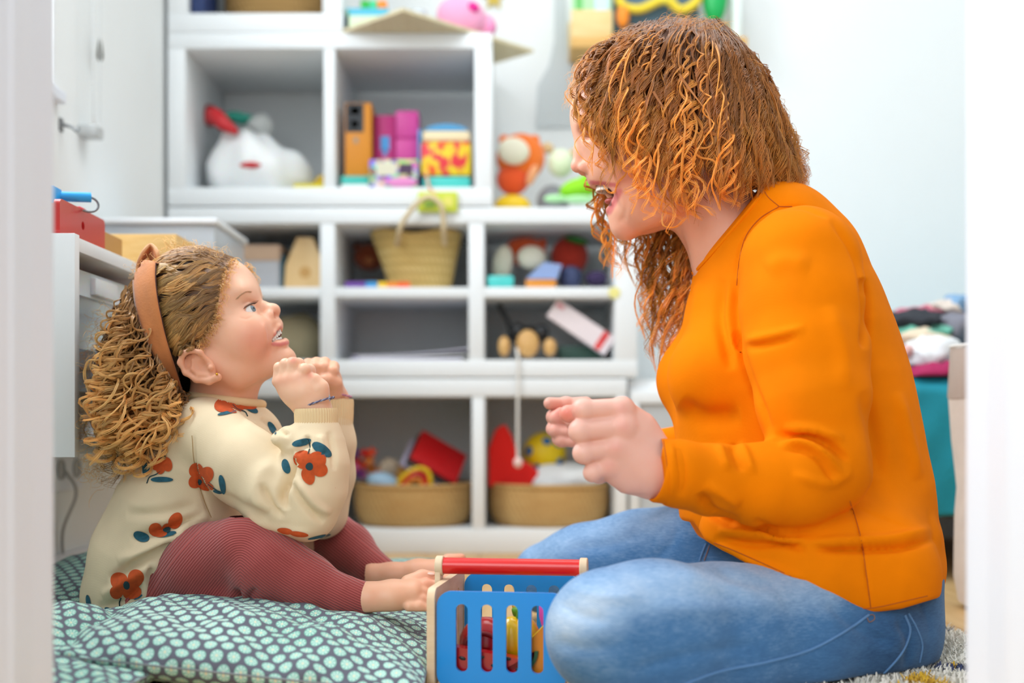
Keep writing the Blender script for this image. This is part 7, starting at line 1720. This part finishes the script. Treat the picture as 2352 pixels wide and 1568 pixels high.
for (u, v_, c__, ru, rv) in ((2205, 1530, '#3a4670', 30, 9), (2140, 1478, '#3a4670', 14, 5), (2118, 1560, '#e0b52c', 38, 12), (2165, 1566, '#e0b52c', 22, 6)):
    p = P(u, v_, (H-0.015)*F/(v_-975)); dd = ((X-p.x)/(ru*p.y/F))**2+((Y-p.y)/(rv*p.y/F*5))**2
    if c__ == '#3a4670': navy_ |= dd < 1
    else: yel |= dd < 1
col[navy_] = lin('#3a4670')[:3]; col[yel] = lin('#e0b52c')[:3]
mp = bpy.data.materials.new('rug_pile'); mp.use_nodes = True; t = NT(mp); t.l.new(t.attr('tint', 'Color'), t.b.inputs['Base Color']); t.b.inputs['Roughness'].default_value = 0.9; t.b.inputs['Sheen Weight'].default_value = 0.2
o_ = mesh_obj('pile', V.reshape(-1, 3), Qa_, mp, rg, {'tint': np.repeat(col, 6, 0)}); o_['kind'] = 'stuff'
# ------------------------------------------------------------------ hair of the girl
rg_ = np.random.default_rng(21)
M_hairG = hair_mat('hair_golden_brown', '#745238', '#c08d52', '#f7cb82', 0.28, 0.28)
M_capG = mat('hair_root_brown', '#3d2919', 0.7, bump=1.0, bscale=150)
hv = Vol((P(150, 0, dG).x, dG-0.16, P(0, 1130, dG).z), (P(620, 0, dG).x, dG+0.16, P(0, 530, dG).z), 0.003, RG, pivG)
hv.ell(Gp(449, 718), (0.0905, 0.0800, 0.0905), 0.0, rot=RH)
Vc_, Qc_ = hv.mesh(); shell = bvh_of(Vc_, Qc_)
def poly_x(line, y):
    l = np.array(line, float); return np.interp(y, l[:, 1], l[:, 0])
HL = [(536, 596), (519, 625), (508, 655), (502, 690), (496, 725), (478, 762), (455, 788), (432, 800)]
BD = [(346, 602), (352, 640), (360, 690), (370, 745), (384, 796), (390, 812), (394, 822)]
# dark cap under the strands, behind the hairline
cap = Vol((P(150, 0, dG).x, dG-0.16, P(0, 1130, dG).z), (P(620, 0, dG).x, dG+0.16, P(0, 530, dG).z), 0.003, RG, pivG)
cap.ell(Gp(449, 720), (0.0875, 0.0750, 0.0845), 0.0, rot=RH)
cap.chain([Gp(345, 760), Gp(325, 860), Gp(318, 950), Gp(322, 1010)], [0.052, 0.050, 0.046, 0.030], 0.03, ry=[1.05, 1.15, 1.15, 1.0])
cap.chain([Gp(400, 850), Gp(385, 930)], [0.045, 0.035], 0.03, ry=[1.45, 1.5])
V_, Q_ = cap.mesh(); fr_ = (V_-pivG) @ RG; L0 = fr_ @ RH; cen = V_[Q_].mean(1); q_ = (cen-pivG) @ RG
q2_ = q_*np.array([1, -1, 1]); side = np.where(q_[:, 1:2] < 0, uvpx(cen), uvpx(q2_ @ RG.T+pivG))
lim = np.interp(side[:, 1], [p[1] for p in HL]+[830, 1100], [p[0]+4 for p in HL]+[418, 440])
keep = side[:, 0] < lim-8
Q_ = Q_[keep]; us = np.unique(Q_); mp_ = -np.ones(len(V_), int); mp_[us] = np.arange(len(us))
nz = 0.0022*np.sin(V_[us][:, 0]*210)*np.sin(V_[us][:, 2]*170+V_[us][:, 1]*140); Nn = V_[us]-V_[us].mean(0); Nn /= np.linalg.norm(Nn, axis=1)[:, None]
mesh_obj('hair_base', V_[us]+Nn*nz[:, None], mp_[Q_], M_capG, girl)
HS = HairSet(); eye0 = Vector((0, 0, H)); headG = bvh_of(Vh, Qh)
def cast(b, u, v_, fall=None):
    r = b.ray_cast(eye0, (P(u, v_, 1.0)-eye0).normalized()); return r[0], r[1]
def near_pt(b, p):
    r = b.find_nearest(Vector(p)); return r[0], r[1]
def mirrorG(Pp):
    q = (Pp-pivG) @ RG; q[..., 1] *= -1; return q @ RG.T+pivG
hlc = catmull([(a, b, 0) for a, b in HL], 6); bdc = catmull([(a, b, 0) for a, b in BD], 6); hlc = np.array(hlc); bdc = np.array(bdc)
def at_(c, s): k = s*(len(c)-1); i = min(int(k), len(c)-2); return c[i]+(c[i+1]-c[i])*(k-i)
fronts = []; frr = []; n = 24; NC = 44; cl_s = np.sort(rg_.uniform(0, 0.88, NC)); cl_p = rg_.uniform(0, 6.3, NC); cl_w = rg_.uniform(1.3, 2.3, NC); cl_a = rg_.uniform(5, 11, NC); cl_h = rg_.uniform(0.25, 1, NC); cl_b = rg_.uniform(0, 1, NC)
for k in range(1700):
    c_ = rg_.integers(NC); s0 = np.clip(cl_s[c_]+rg_.normal(0, 0.012), 0, 0.90); s1 = np.clip(cl_s[c_]*0.98+0.03+rg_.normal(0, 0.014), 0, 1); st = rg_.uniform(0, 0.5) if rg_.uniform() < 0.4 else 0.0
    a, b_ = at_(hlc, s0)[:2], at_(bdc, s1)[:2]; pts = []; lf = np.clip(cl_h[c_]+rg_.normal(0, 0.12), 0, 1.1); ph = cl_p[c_]+rg_.normal(0, 0.25)
    dirn = np.array([b_[1]-a[1], a[0]-b_[0]]); dirn = dirn/(np.linalg.norm(dirn)+1e-6); ok = True
    for j in range(n):
        t_ = st+(1-st)*j/(n-1); q = a+(b_-a)*t_+dirn*cl_a[c_]*math.sin(t_*cl_w[c_]*6.3+ph)*min(1, t_*4)
        r, nn = cast(shell, q[0], q[1]); hd = cast(headG, q[0], q[1])[0]
        if r is None:
            if hd is None: ok = False; break
            r = hd
        if hd is None: hd = r
        if (r-eye0).length > (hd-eye0).length: r = hd
        w1 = min(1, t_*2.6)*(0.35+0.65*lf)*(1 if t_ < 0.8 else 1-0.35*(t_-0.8)/0.2); dv = (eye0-hd).normalized()
        c3 = 0.0022*math.cos(t_*cl_w[c_]*6.3+ph)*min(1, t_*4)
        pts.append(np.array(hd.lerp(r, w1)+dv*(c3+0.0012*min(1, t_*6))))
    if ok: fronts.append(pts); frr.append(np.clip(cl_b[c_]+rg_.normal(0, 0.2), 0, 1))
fr = np.array(fronts); frr = np.array(frr); t_ = np.linspace(0, 1, n)
for mm in (fr, mirrorG(fr[::2])):
    R_ = np.tile(np.interp(t_, [0, 0.15, 1], [0.00026, 0.0005, 0.00045]), (len(mm), 1))*rg_.uniform(0.6, 1.3, (len(mm), 1))
    HS.add(mm, R_, np.tile(0.25+0.6*t_, (len(mm), 1))*rg_.uniform(0.6, 1.5, (len(mm), 1)), frr[:len(mm)])
# strands over the top of the head, both sides of the middle
tp = []; tpr = []
for k in range(900):
    lat = rg_.uniform(-0.064, 0.064); a0 = math.atan2(724-598, 536-449)-abs(lat)*2.5; a1 = math.atan2(724-600, 352-449)+abs(lat)*2; st = rg_.uniform(0, 0.5) if rg_.uniform() < 0.5 else 0; pts = []; ph = rg_.uniform(0, 6); lf = rg_.uniform(0, 1); wl = rg_.uniform(1.2, 2.4)
    for j in range(n):
        t1 = st+(1-st)*j/(n-1); aa = a0+(a1-a0)*t1; la = lat+0.003*math.sin(t1*wl*6.3+ph*0.3+lat*220)*min(1, t1*4); R0 = 160
        p = toW(Gp(449+R0*math.cos(aa), 724-R0*math.sin(aa), la)); h1 = near_pt(headG, p)[0]; h2 = near_pt(shell, p)[0]; w1 = min(1, t1*2.6)*(0.45+0.55*lf)
        if (h2-Vector(toW(Gp(449, 724, 0)))).length < (h1-Vector(toW(Gp(449, 724, 0)))).length: h2 = h1
        pts.append(np.array(h1.lerp(h2, w1))+np.array([0, 0, 0.0015*math.sin(t1*wl*9+ph)+0.0006]))
    if lat < 0: uv0 = uvpx(np.array(pts[:1]))[0]
    else: uv0 = uvpx(mirrorG(np.array(pts[:1])))[0]
    lm = poly_x(HL, uv0[1])
    if uv0[0] > lm+7: continue
    tp.append(pts); tpr.append(rg_.uniform())
tp = np.array(tp); HS.add(tp, np.tile(np.linspace(0.00034, 0.0005, n), (len(tp), 1)), np.tile(0.15+0.45*np.linspace(0, 1, n), (len(tp), 1))*rg_.uniform(0.7, 1.4, (len(tp), 1)), np.array(tpr))
# small curls along the hairline
for k in range(120):
    s0 = rg_.uniform(0, 0.9); a = at_(hlc, s0)[:2]; d_ = rg_.uniform(-0.4, 1.3); L_ = rg_.uniform(12, 34); hd = cast(headG, a[0]-rg_.uniform(2, 14), a[1]+2)[0]
    if hd is None: continue
    e = cast(headG, a[0]+L_*math.cos(d_)*0.7, a[1]+L_*math.sin(d_))[0]
    if e is None: continue
    up1 = Vector((0.1, -0.25, 0.5))*rg_.uniform(0.004, 0.012); pts = [hd, hd.lerp(e, 0.5)+up1, e+up1*0.6]
    for m_ in (0, 1):
        S1, R1 = lock([tuple(p) for p in pts], 18, 3, rg_.uniform(0.002, 0.0045), rg_.uniform(0.012, 0.02), 0.0012, rg_, 0.0002, 0.00015, 0.0003, 0.2)
        if m_: S1 = mirrorG(S1)
        HS.add(S1, R1, np.tile(np.linspace(0.5, 1.0, 18), (len(S1), 1)), rg_.uniform(0.3, 1, len(S1)))
# ringlets behind the band
BB = [(318, 640), (322, 690), (336, 750), (356, 810), (378, 862), (402, 905), (420, 930)]
def lockset(N_, smin_, lat_fn, ns, n_, qlo, qhi, hr, wid, rs=(0.00075, 0.00045), pit=(0.019, 0.030), al=(0.12, 1.0), br=(0.2, 1.0), jx=10, fzz=0.0007):
    for k in range(N_):
        s = rg_.uniform(0, 1); lat = lat_fn(); q = rg_.uniform(qlo, qhi)
        root = np.array([np.interp(s, [0, 0.35, 0.7, 1], [288, 322, 362, 415]), np.interp(s, [0, 0.35, 0.7, 1], [655, 735, 820, 900])])
        end = np.array([np.interp(s, [0, 0.3, 0.65, 1], [228, 250, 330, 420]), np.interp(s, [0, 0.3, 0.65, 1], [1015, 1090, 1095, 985])])+rg_.normal(0, jx, 2)
        shr = 1-0.12*abs(lat)/0.09
        mid = root*0.55+end*0.45+np.array([-16*(1-s)-4, -4]); mid2 = root*0.22+end*0.78+np.array([-12*(1-s), -6])
        cxm = 320; pts = []
        path = [root, mid, mid2, end]; L_ = [0, 0.42, 0.75, 1.0]
        for j, t1 in enumerate(np.linspace(0, q, 6)):
            uvp = np.array([np.interp(t1, L_, [p[0] for p in path]), np.interp(t1, L_, [p[1] for p in path])])
            la = lat*np.interp(t1, [0, 0.3, 0.8, 1], [0.80, 1.0, 1.02, 0.85])+rg_.normal(0, 0.003)
            pts.append(toW(Gp(uvp[0]+rg_.normal(0, jx*0.6)*(t1 > 0.05), uvp[1]+rg_.normal(0, jx*0.4)*(t1 > 0.05), la)))
        S1, R1 = lock(pts, n_, ns, rg_.uniform(*hr), rg_.uniform(*pit), rg_.uniform(*wid), rg_, rs[0], rs[1], fzz, 0.25)
        al_ = np.tile((al[0]+(al[1]-al[0])*np.linspace(0, 1, n_)**0.75)*(0.75+0.3*q), (len(S1), 1))*rg_.uniform(0.8, 1.15)
        HS.add(S1, R1, np.clip(al_, 0, 1), np.clip(rg_.uniform(*br)+rg_.normal(0, 0.15, len(S1)), 0, 1))
lockset(80, 0, lambda: -rg_.uniform(0.060, 0.084), 8, 44, 0.5, 1.05, (0.0060, 0.0100), (0.0030, 0.0060), (0.0006, 0.0004), al=(0.0, 0.55), br=(0, 0.5), fzz=0.0014)
lockset(48, 0, lambda: -rg_.uniform(0.088, 0.108), 13, 72, 0.35, 1.08, (0.0060, 0.0135), (0.0008, 0.0016), (0.00058, 0.0004), pit=(0.022, 0.048), al=(0.15, 1.25), br=(0.45, 1.0), jx=17)
lockset(24, 0, lambda: -rg_.uniform(0.092, 0.112), 13, 66, 0.75, 1.10, (0.0095, 0.0150), (0.0008, 0.0013), (0.00062, 0.0004), pit=(0.026, 0.040), al=(0.1, 1.4), br=(0.8, 1.0), jx=14)
lockset(34, 0, lambda: rg_.uniform(-0.06, 0.06), 8, 52, 0.8, 1.06, (0.008, 0.0125), (0.0015, 0.003), al=(0.1, 1.0))
lockset(34, 0, lambda: rg_.uniform(0.06, 0.098), 8, 44, 0.5, 1.0, (0.008, 0.0125), (0.002, 0.004))
# the back of the crown, combed back under the band
n = 16; bk_ = []
for k in range(700):
    s = rg_.uniform(0, 1); a = np.array([np.interp(s, [0, 1], [338, 372]), np.interp(s, [0, 1], [612, 800])]); ang_ = rg_.uniform(-0.1, 0.15); L_ = rg_.uniform(60, 120)*(1-0.3*s)
    pts = []; ph = rg_.uniform(0, 6)
    for j in range(n):
        t1 = j/(n-1); u = a[0]-L_*t1*(0.9-0.2*s); vv = a[1]+L_*t1*(0.75+0.5*s*0.6)+4*math.sin(t1*6+ph); r = cast(shell, u, vv)[0]
        if r is None: r = near_pt(shell, toW(Gp(u, vv, -0.03)))[0]
        pts.append(np.array(r)+np.array([-0.002, -0.002, 0.001])*(1+2*t1))
    bk_.append(pts)
bk_ = np.array(bk_)
for mm in (bk_, mirrorG(bk_)): HS.add(mm, np.tile(np.linspace(0.0006, 0.0004, n), (len(bk_), 1)), np.tile(np.linspace(0.15, 0.5, n), (len(bk_), 1)), rg_.uniform(0, 1, len(bk_)))
# loose frizz around the outline
for k in range(420):
    s = rg_.uniform(0, 1); z = rg_.uniform(0, 1)
    if rg_.uniform() < 0.72: a = np.array([np.interp(z, [0, 0.3, 0.6, 1], [255, 215, 200, 240]), np.interp(z, [0, 0.3, 0.6, 1], [700, 850, 980, 1095])])+rg_.normal(0, 14, 2); dr_ = np.array([-1, rg_.uniform(-0.5, 1.0)])
    else: a = np.array([np.interp(z, [0, 1], [290, 520]), np.interp(z, [0, 0.4, 1], [640, 566, 590])])+rg_.normal(0, 4, 2); dr_ = np.array([rg_.uniform(-1, 1), -0.7])
    L_ = rg_.uniform(10, 42); lat = rg_.uniform(-0.08, 0.06) if a[0] < 290 else rg_.uniform(-0.05, 0.05)
    p0 = toW(Gp(a[0], a[1], lat)); p1 = toW(Gp(a[0]+dr_[0]*L_*0.6, a[1]+dr_[1]*L_*0.6, lat-0.01)); p2 = toW(Gp(a[0]+dr_[0]*L_, a[1]+dr_[1]*L_+8, lat-0.006+rg_.normal(0, 0.006)))
    S1, R1 = lock([p0, p1, p2], 18, 1, rg_.uniform(0.002, 0.007), rg_.uniform(0.015, 0.04), 0.001, rg_, 0.00022, 0.00018, 0.0006, 0.2)
    HS.add(S1, R1, np.tile(np.linspace(0.5, 1.0, 18), (1, 1)), rg_.uniform(0.4, 1, 1))
print('girl hair tris', HS.count())
HS.build('hair', M_hairG, girl, toW(Gp(400, 760, 0)))
# headband with a fabric animal ear
M_band = mat('tan_suede', '#cf8148', 0.85, vary=0.08, vscale=40, sheen=0.3, bump=0.25, bscale=300)
cl_ = np.array(catmull([(338, 604, 0), (336, 650, 0), (344, 715, 0), (362, 780, 0), (385, 845, 0), (404, 900, 0), (420, 940, 0)], 6)); W_ = np.interp(np.linspace(0, 1, len(cl_)), [0, 0.35, 0.7, 1], [22, 27, 17, 12])
band_sh = Vol(hv.lo, hv.lo+hv.h*(np.array(hv.n)-1), hv.h, RG, pivG); band_sh.ell(Gp(449, 718), (0.0925, 0.0835, 0.0935), 0.0, rot=RH); band_sh.ell(Gp(385, 800), (0.07, 0.0805, 0.08), 0.02)
Vx, Qx = band_sh.mesh(); bsh = bvh_of(Vx, Qx)
rows = []; nw = 9
for i, c in enumerate(cl_):
    row = []
    for j in range(nw):
        o_ = (j/(nw-1)-0.5)*2; lift = 0.0025+0.0018*(1-o_*o_)-0.0012*math.cos(o_*PI*1.5)*0.5; r, nn = cast(bsh, c[0]+o_*W_[i], c[1]+4*o_)
        if r is None: r, nn = near_pt(bsh, toW(Gp(c[0]+o_*W_[i], c[1], -0.012*(1 if i else 0))))
        row.append(np.array(r+nn*lift))
    rows.append(row)
rows = np.array(rows); mir = mirrorG(rows)[::-1]; allr = np.concatenate([mir, rows]); nn_ = len(allr)
vs = [tuple(p) for p in allr.reshape(-1, 3)]; fs = [(i*nw+j, i*nw+j+1, (i+1)*nw+j+1, (i+1)*nw+j) for i in range(nn_-1) for j in range(nw-1)]
hbnd = MB().add(vs, fs).build('headband', M_band, girl, angle=80); so = hbnd.modifiers.new('s', 'SOLIDIFY'); so.thickness = 0.0022; so.offset = 1
MB().tube([Vector(p) for p in allr[:, nw-1]], 0.0011, 6).build('edge_piping', mat('band_edge_dark', '#4a2a26', 0.8), hbnd)
# ear : cupped pointed leaf shape
eo = [(318, 634), (316, 612), (322, 592), (332, 574), (345, 562), (356, 569), (363, 585), (364, 604), (358, 622), (342, 632)]
ec = np.array([340, 604]); vs = []; ringn = 36; oc = np.array(catmull([(a, b, 0) for a, b in eo], 4, True))[:, :2]; oc = oc[np.linspace(0, len(oc)-1, ringn).astype(int)]
for i in range(7):
    f = i/6
    for k in range(ringn):
        q = ec+(oc[k]-ec)*f; vs.append(tuple(toW(Gp(q[0], q[1], -0.030+0.016*(1-f*f)+0.004*math.sin(k*0.5)*f))))
fs = [(i*ringn+k, i*ringn+(k+1) % ringn, (i+1)*ringn+(k+1) % ringn, (i+1)*ringn+k) for i in range(6) for k in range(ringn)]
er = MB().add(vs, fs).build('fabric_ear', M_band, hbnd, angle=80); so = er.modifiers.new('s', 'SOLIDIFY'); so.thickness = 0.004; so.offset = 0
MB().tube([Vector(vs[6*ringn+k]) for k in range(ringn)], 0.0024, 8, closed=True).build('ear_rim', mat('tan_suede_light', '#e3a877', 0.85, sheen=0.3), er)

# ------------------------------------------------------------------ hair of the woman
M_hairW = hair_mat('hair_ginger', '#804f2d', '#bf7a3a', '#fbb956', 0.27, 0.32)
M_capW = mat('hair_root_auburn', '#5a3520', 0.75, bump=1.0, bscale=150)
cap = Vol((P(1280, 0, dW).x, dW-0.15, P(0, 470, dW).z), (P(1900, 0, dW).x, dW+0.15, P(0, 20, dW).z), 0.0032)
cap.ell(Wp(1535, 206), (0.090, 0.073, 0.072), 0.0, rot=RW)
cap.ell(Wp(1480, 190), (0.083, 0.070, 0.060), 0.02, rot=RW)
cap.ell(Wp(1685, 310), (0.064, 0.078, 0.064), 0.04)
cap.ell(Wp(1760, 380), (0.034, 0.070, 0.028), 0.03)
V_, Q_ = cap.mesh(); nz = 0.003*np.sin(V_[:, 0]*160)*np.sin(V_[:, 2]*120+V_[:, 1]*110); Nn = vnormals(V_, Q_); V_ = V_+Nn*nz[:, None]
mesh_obj('hair_base', V_, Q_, M_capW, woman)
HW = HairSet(); rw = np.random.default_rng(77)
G_ = [[(1415, 88, -.004), (1345, 135, -.040), (1316, 205, -.052), (1328, 262, -.056), (1352, 318, -.058), (1372, 380, -.055)],
      [(1445, 68, -.004), (1372, 130, -.058), (1352, 225, -.074), (1372, 300, -.072), (1392, 372, -.066), (1388, 440, -.052)],
      [(1485, 54, -.004), (1420, 118, -.066), (1410, 240, -.090), (1425, 320, -.086), (1440, 395, -.078), (1425, 450, -.062)],
      [(1525, 46, -.004), (1480, 108, -.070), (1475, 250, -.102), (1480, 340, -.098), (1490, 420, -.088), (1535, 515, -.068)],
      [(1565, 42, -.004), (1545, 104, -.072), (1548, 255, -.110), (1552, 350, -.108), (1560, 430, -.098), (1585, 500, -.080)],
      [(1600, 44, -.004), (1615, 108, -.074), (1635, 260, -.110), (1645, 350, -.108), (1656, 420, -.100), (1655, 476, -.092)],
      [(1625, 50, -.004), (1684, 124, -.070), (1720, 270, -.096), (1742, 350, -.094), (1752, 412, -.086), (1748, 446, -.080)],
      [(1640, 54, -.002), (1732, 150, -.045), (1785, 290, -.060), (1815, 365, -.060), (1828, 415, -.056), (1826, 446, -.052)],
      [(1640, 56, 0), (1748, 156, 0), (1808, 295, 0), (1838, 365, 0), (1846, 410, 0), (1838, 436, .005)],
      [(1630, 54, .004), (1722, 140, .05), (1770, 290, .07), (1795, 370, .07), (1800, 410, .06), (1790, 435, .05)]]
G2_ = [[(1415, 88, .004), (1345, 150, .045), (1340, 300, .078), (1352, 440, .090), (1366, 530, .092), (1398, 625, .088)],
       [(1450, 66, .004), (1395, 150, .068), (1400, 330, .092), (1405, 470, .095), (1448, 560, .098), (1462, 655, .098)],
       [(1500, 50, .004), (1470, 150, .076), (1480, 350, .100), (1500, 520, .100), (1490, 680, .100), (1500, 850, .085)],
       [(1550, 44, .004), (1540, 150, .080), (1550, 350, .104), (1555, 520, .096), (1550, 680, .088), (1530, 830, .075)],
       [(1600, 46, .004), (1622, 150, .080), (1625, 360, .100), (1600, 520, .088), (1585, 660, .080), (1560, 770, .068)],
       [(1632, 52, .004), (1700, 150, .065), (1730, 320, .09), (1740, 400, .085), (1742, 430, .08), (1740, 445, .075)]]
def guide_pts(G, u, tmax, shrink, rng, jit=5):
    i = min(int(u), len(G)-2); f = u-i; A = np.array(G[i]); B = np.array(G[i+1]); C_ = A*(1-f)+B*f; c = np.array([1520, 230, 0.0])
    m_ = len(C_); tt = np.linspace(0, tmax*(m_-1), 6); Q = np.stack([np.interp(tt, np.arange(m_), C_[:, k]) for k in range(3)], 1)
    if tmax > 1: Q[-1, :2] += (C_[-1, :2]-C_[-2, :2])*(tmax-1)*2
    wgt = np.clip(np.linspace(0, 1, 6)*3, 0, 1)[:, None]; sh = 1-(1-shrink)*wgt*np.clip((700-Q[:, 1:2])/300, 0.2, 1)
    Q = c+(Q-c)*sh; Q[:, :2] += rng.normal(0, jit, (6, 2))*wgt; Q[:, 2] += rng.normal(0, 0.004, 6)*wgt[:, 0]
    return [Wp(q[0], q[1], q[2]) for q in Q]
def wlocks(G, N_, ns, n_, tlo, thi, slo, shi, hr, pitch, wid, umin=0, umax=None, al0=0.0, al1=1.0, rs=(0.00055, 0.0004), jit=5, pw=1.0, br=(0.2, 1.0)):
    for k in range(N_):
        u = rw.uniform(umin, (umax if umax is not None else len(G)-1.001)); te = rw.uniform(tlo, thi); pts = guide_pts(G, u, te, rw.uniform(slo, shi), rw, jit)
        S1, R1 = lock(pts, n_, ns, rw.uniform(*hr), rw.uniform(*pitch), rw.uniform(*wid), rw, rs[0], rs[1], 0.0007, 0.35)
        al = np.tile(al0+(al1-al0)*np.linspace(0, 1, n_)**pw, (len(S1), 1))*rw.uniform(0.75, 1.15)
        HW.add(S1, R1, np.clip(al, 0, 1), np.clip(rw.uniform(*br)+rw.normal(0, 0.15, len(S1)), 0, 1))
wlocks(G_, 58, 15, 32, 0.52, 0.86, 0.93, 1.03, (0.0040, 0.0080), (0.042, 0.070), (0.0035, 0.0075), umin=0.9, umax=3.6, al0=0.05, al1=0.85, pw=1.2, rs=(0.00048, 0.00034))
wlocks(G_, 98, 15, 34, 0.72, 1.02, 0.93, 1.03, (0.0038, 0.0075), (0.044, 0.072), (0.0035, 0.0080), umin=3.4, al0=0.08, al1=0.8, pw=1.2, rs=(0.00048, 0.00034))
wlocks(G_, 46, 11, 28, 0.7, 1.0, 0.86, 0.95, (0.003, 0.006), (0.05, 0.07), (0.005, 0.009), umin=2.8, al1=0.4, br=(0, 0.5), rs=(0.0005, 0.0004))
wlocks(G_, 22, 12, 28, 0.5, 0.7, 0.88, 0.95, (0.003, 0.006), (0.05, 0.07), (0.005, 0.009), umin=1.0, umax=2.8, al1=0.4, br=(0, 0.5), rs=(0.0005, 0.0004))
wlocks(G_, 16, 8, 48, 0.60, 1.0, 0.98, 1.03, (0.0040, 0.0080), (0.040, 0.055), (0.0018, 0.0034), umin=0, umax=1.2, al1=0.9)
wlocks(G_, 26, 7, 60, 0.90, 1.08, 1.0, 1.05, (0.0060, 0.0100), (0.045, 0.065), (0.0012, 0.0022), umin=2.2, umax=5.6, al0=0.35, al1=1.2, rs=(0.0005, 0.0004), br=(0.75, 1.0))
wlocks(G_, 58, 13, 30, 0.9, 1.03, 0.97, 1.03, (0.002, 0.0045), (0.035, 0.055), (0.005, 0.010), umin=5.3, al0=0.15, al1=0.7, rs=(0.00036, 0.00028))
wlocks(G2_, 80, 10, 46, 0.80, 1.02, 0.94, 1.03, (0.004, 0.0085), (0.038, 0.058), (0.0028, 0.0055), umin=1.6, umax=4.0, al1=1.0, jit=8)
wlocks(G2_, 14, 11, 54, 0.85, 1.0, 0.98, 1.03, (0.006, 0.0105), (0.042, 0.060), (0.0026, 0.0045), umin=0, umax=1.2, al0=0.2, al1=1.2, jit=4)
wlocks(G2_, 30, 10, 28, 0.9, 1.0, 0.94, 1.03, (0.003, 0.006), (0.03, 0.05), (0.003, 0.006), umin=3.6, al1=0.6)
# single curls across the cheek and neck
for pts, r_, pt_, ns in (([(1395, 260, -.075), (1400, 320, -.078), (1425, 370, -.074), (1440, 400, -.066), (1410, 438, -.045), (1395, 425, -.036)], 0.004, 0.06, 9), ([(1500, 210, -.11), (1530, 270, -.112), (1480, 310, -.10), (1505, 350, -.096), (1490, 400, -.085), (1530, 430, -.078)], 0.002, 0.08, 7),
    ([(1560, 170, -.11), (1610, 240, -.118), (1640, 320, -.118), (1600, 345, -.115), (1640, 380, -.11), (1630, 440, -.10)], 0.003, 0.07, 8), ([(1455, 320, -.09), (1452, 370, -.085), (1462, 405, -.08), (1450, 428, -.076), (1505, 425, -.076)], 0.003, 0.05, 8),
    ([(1540, 400, -.088), (1560, 440, -.083), (1520, 480, -.075), (1525, 520, -.072), (1580, 505, -.076)], 0.003, 0.06, 9), ([(1590, 380, -.10), (1600, 430, -.092), (1590, 470, -.088), (1640, 488, -.09)], 0.004, 0.05, 8),
    ([(1345, 200, -.055), (1318, 240, -.052), (1345, 285, -.055), (1322, 330, -.045), (1345, 365, -.050), (1375, 372, -.052)], 0.002, 0.07, 3), ([(1330, 190, -.05), (1300, 215, -.045), (1325, 250, -.045), (1312, 232, -.04)], 0.002, 0.06, 2),
    ([(1380, 300, -.066), (1400, 350, -.066), (1428, 375, -.062), (1430, 400, -.058)], 0.003, 0.06, 5), ([(1620, 300, -.118), (1665, 320, -.118), (1675, 360, -.115), (1640, 400, -.108), (1665, 440, -.10)], 0.003, 0.06, 8)):
    S1, R1 = lock([Wp(a, b, c) for a, b, c in pts], 40, ns, r_, pt_, 0.0018, rw, 0.00055, 0.0004, 0.0006, 0.3)
    HW.add(S1, R1, np.tile(np.linspace(0.35, 1.0, 40), (len(S1), 1)), rw.uniform(0.6, 1.0, len(S1)))
# flyaway hairs
for k in range(900):
    z = rw.uniform(0, 1); oc_ = [(1312, 200), (1340, 130), (1420, 75), (1520, 45), (1620, 50), (1720, 130), (1790, 220), (1835, 310), (1860, 390), (1840, 440)]
    a = np.array([np.interp(z, np.linspace(0, 1, 10), [p[0] for p in oc_]), np.interp(z, np.linspace(0, 1, 10), [p[1] for p in oc_])]); ctr = np.array([1560, 240]); dr_ = (a-ctr)/np.linalg.norm(a-ctr); tg = np.array([-dr_[1], dr_[0]])*(1 if a[0] > 1500 else -1)
    a = a-dr_*rw.uniform(4, 26); L_ = rw.uniform(20, 60); lat = rw.uniform(-0.07, 0.07)*0.8
    p0 = Wp(*a, lat); p1 = Wp(*(a+dr_*L_*0.25+tg*L_*0.4), lat-0.006); p2 = Wp(*(a+dr_*L_*0.45+tg*L_+np.array([0, 6])), lat+rw.normal(0, 0.006))
    S1, R1 = lock([p0, p1, p2], 18, 1, rw.uniform(0.0015, 0.005), rw.uniform(0.02, 0.04), 0.001, rw, 0.00022, 0.00018, 0.0006, 0.2)
    HW.add(S1, R1, np.tile(np.linspace(0.3, 0.9, 18), (1, 1)), rw.uniform(0.3, 1, 1))
print('woman hair tris', HW.count())
HW.build('hair', M_hairW, woman, Wp(1530, 280))
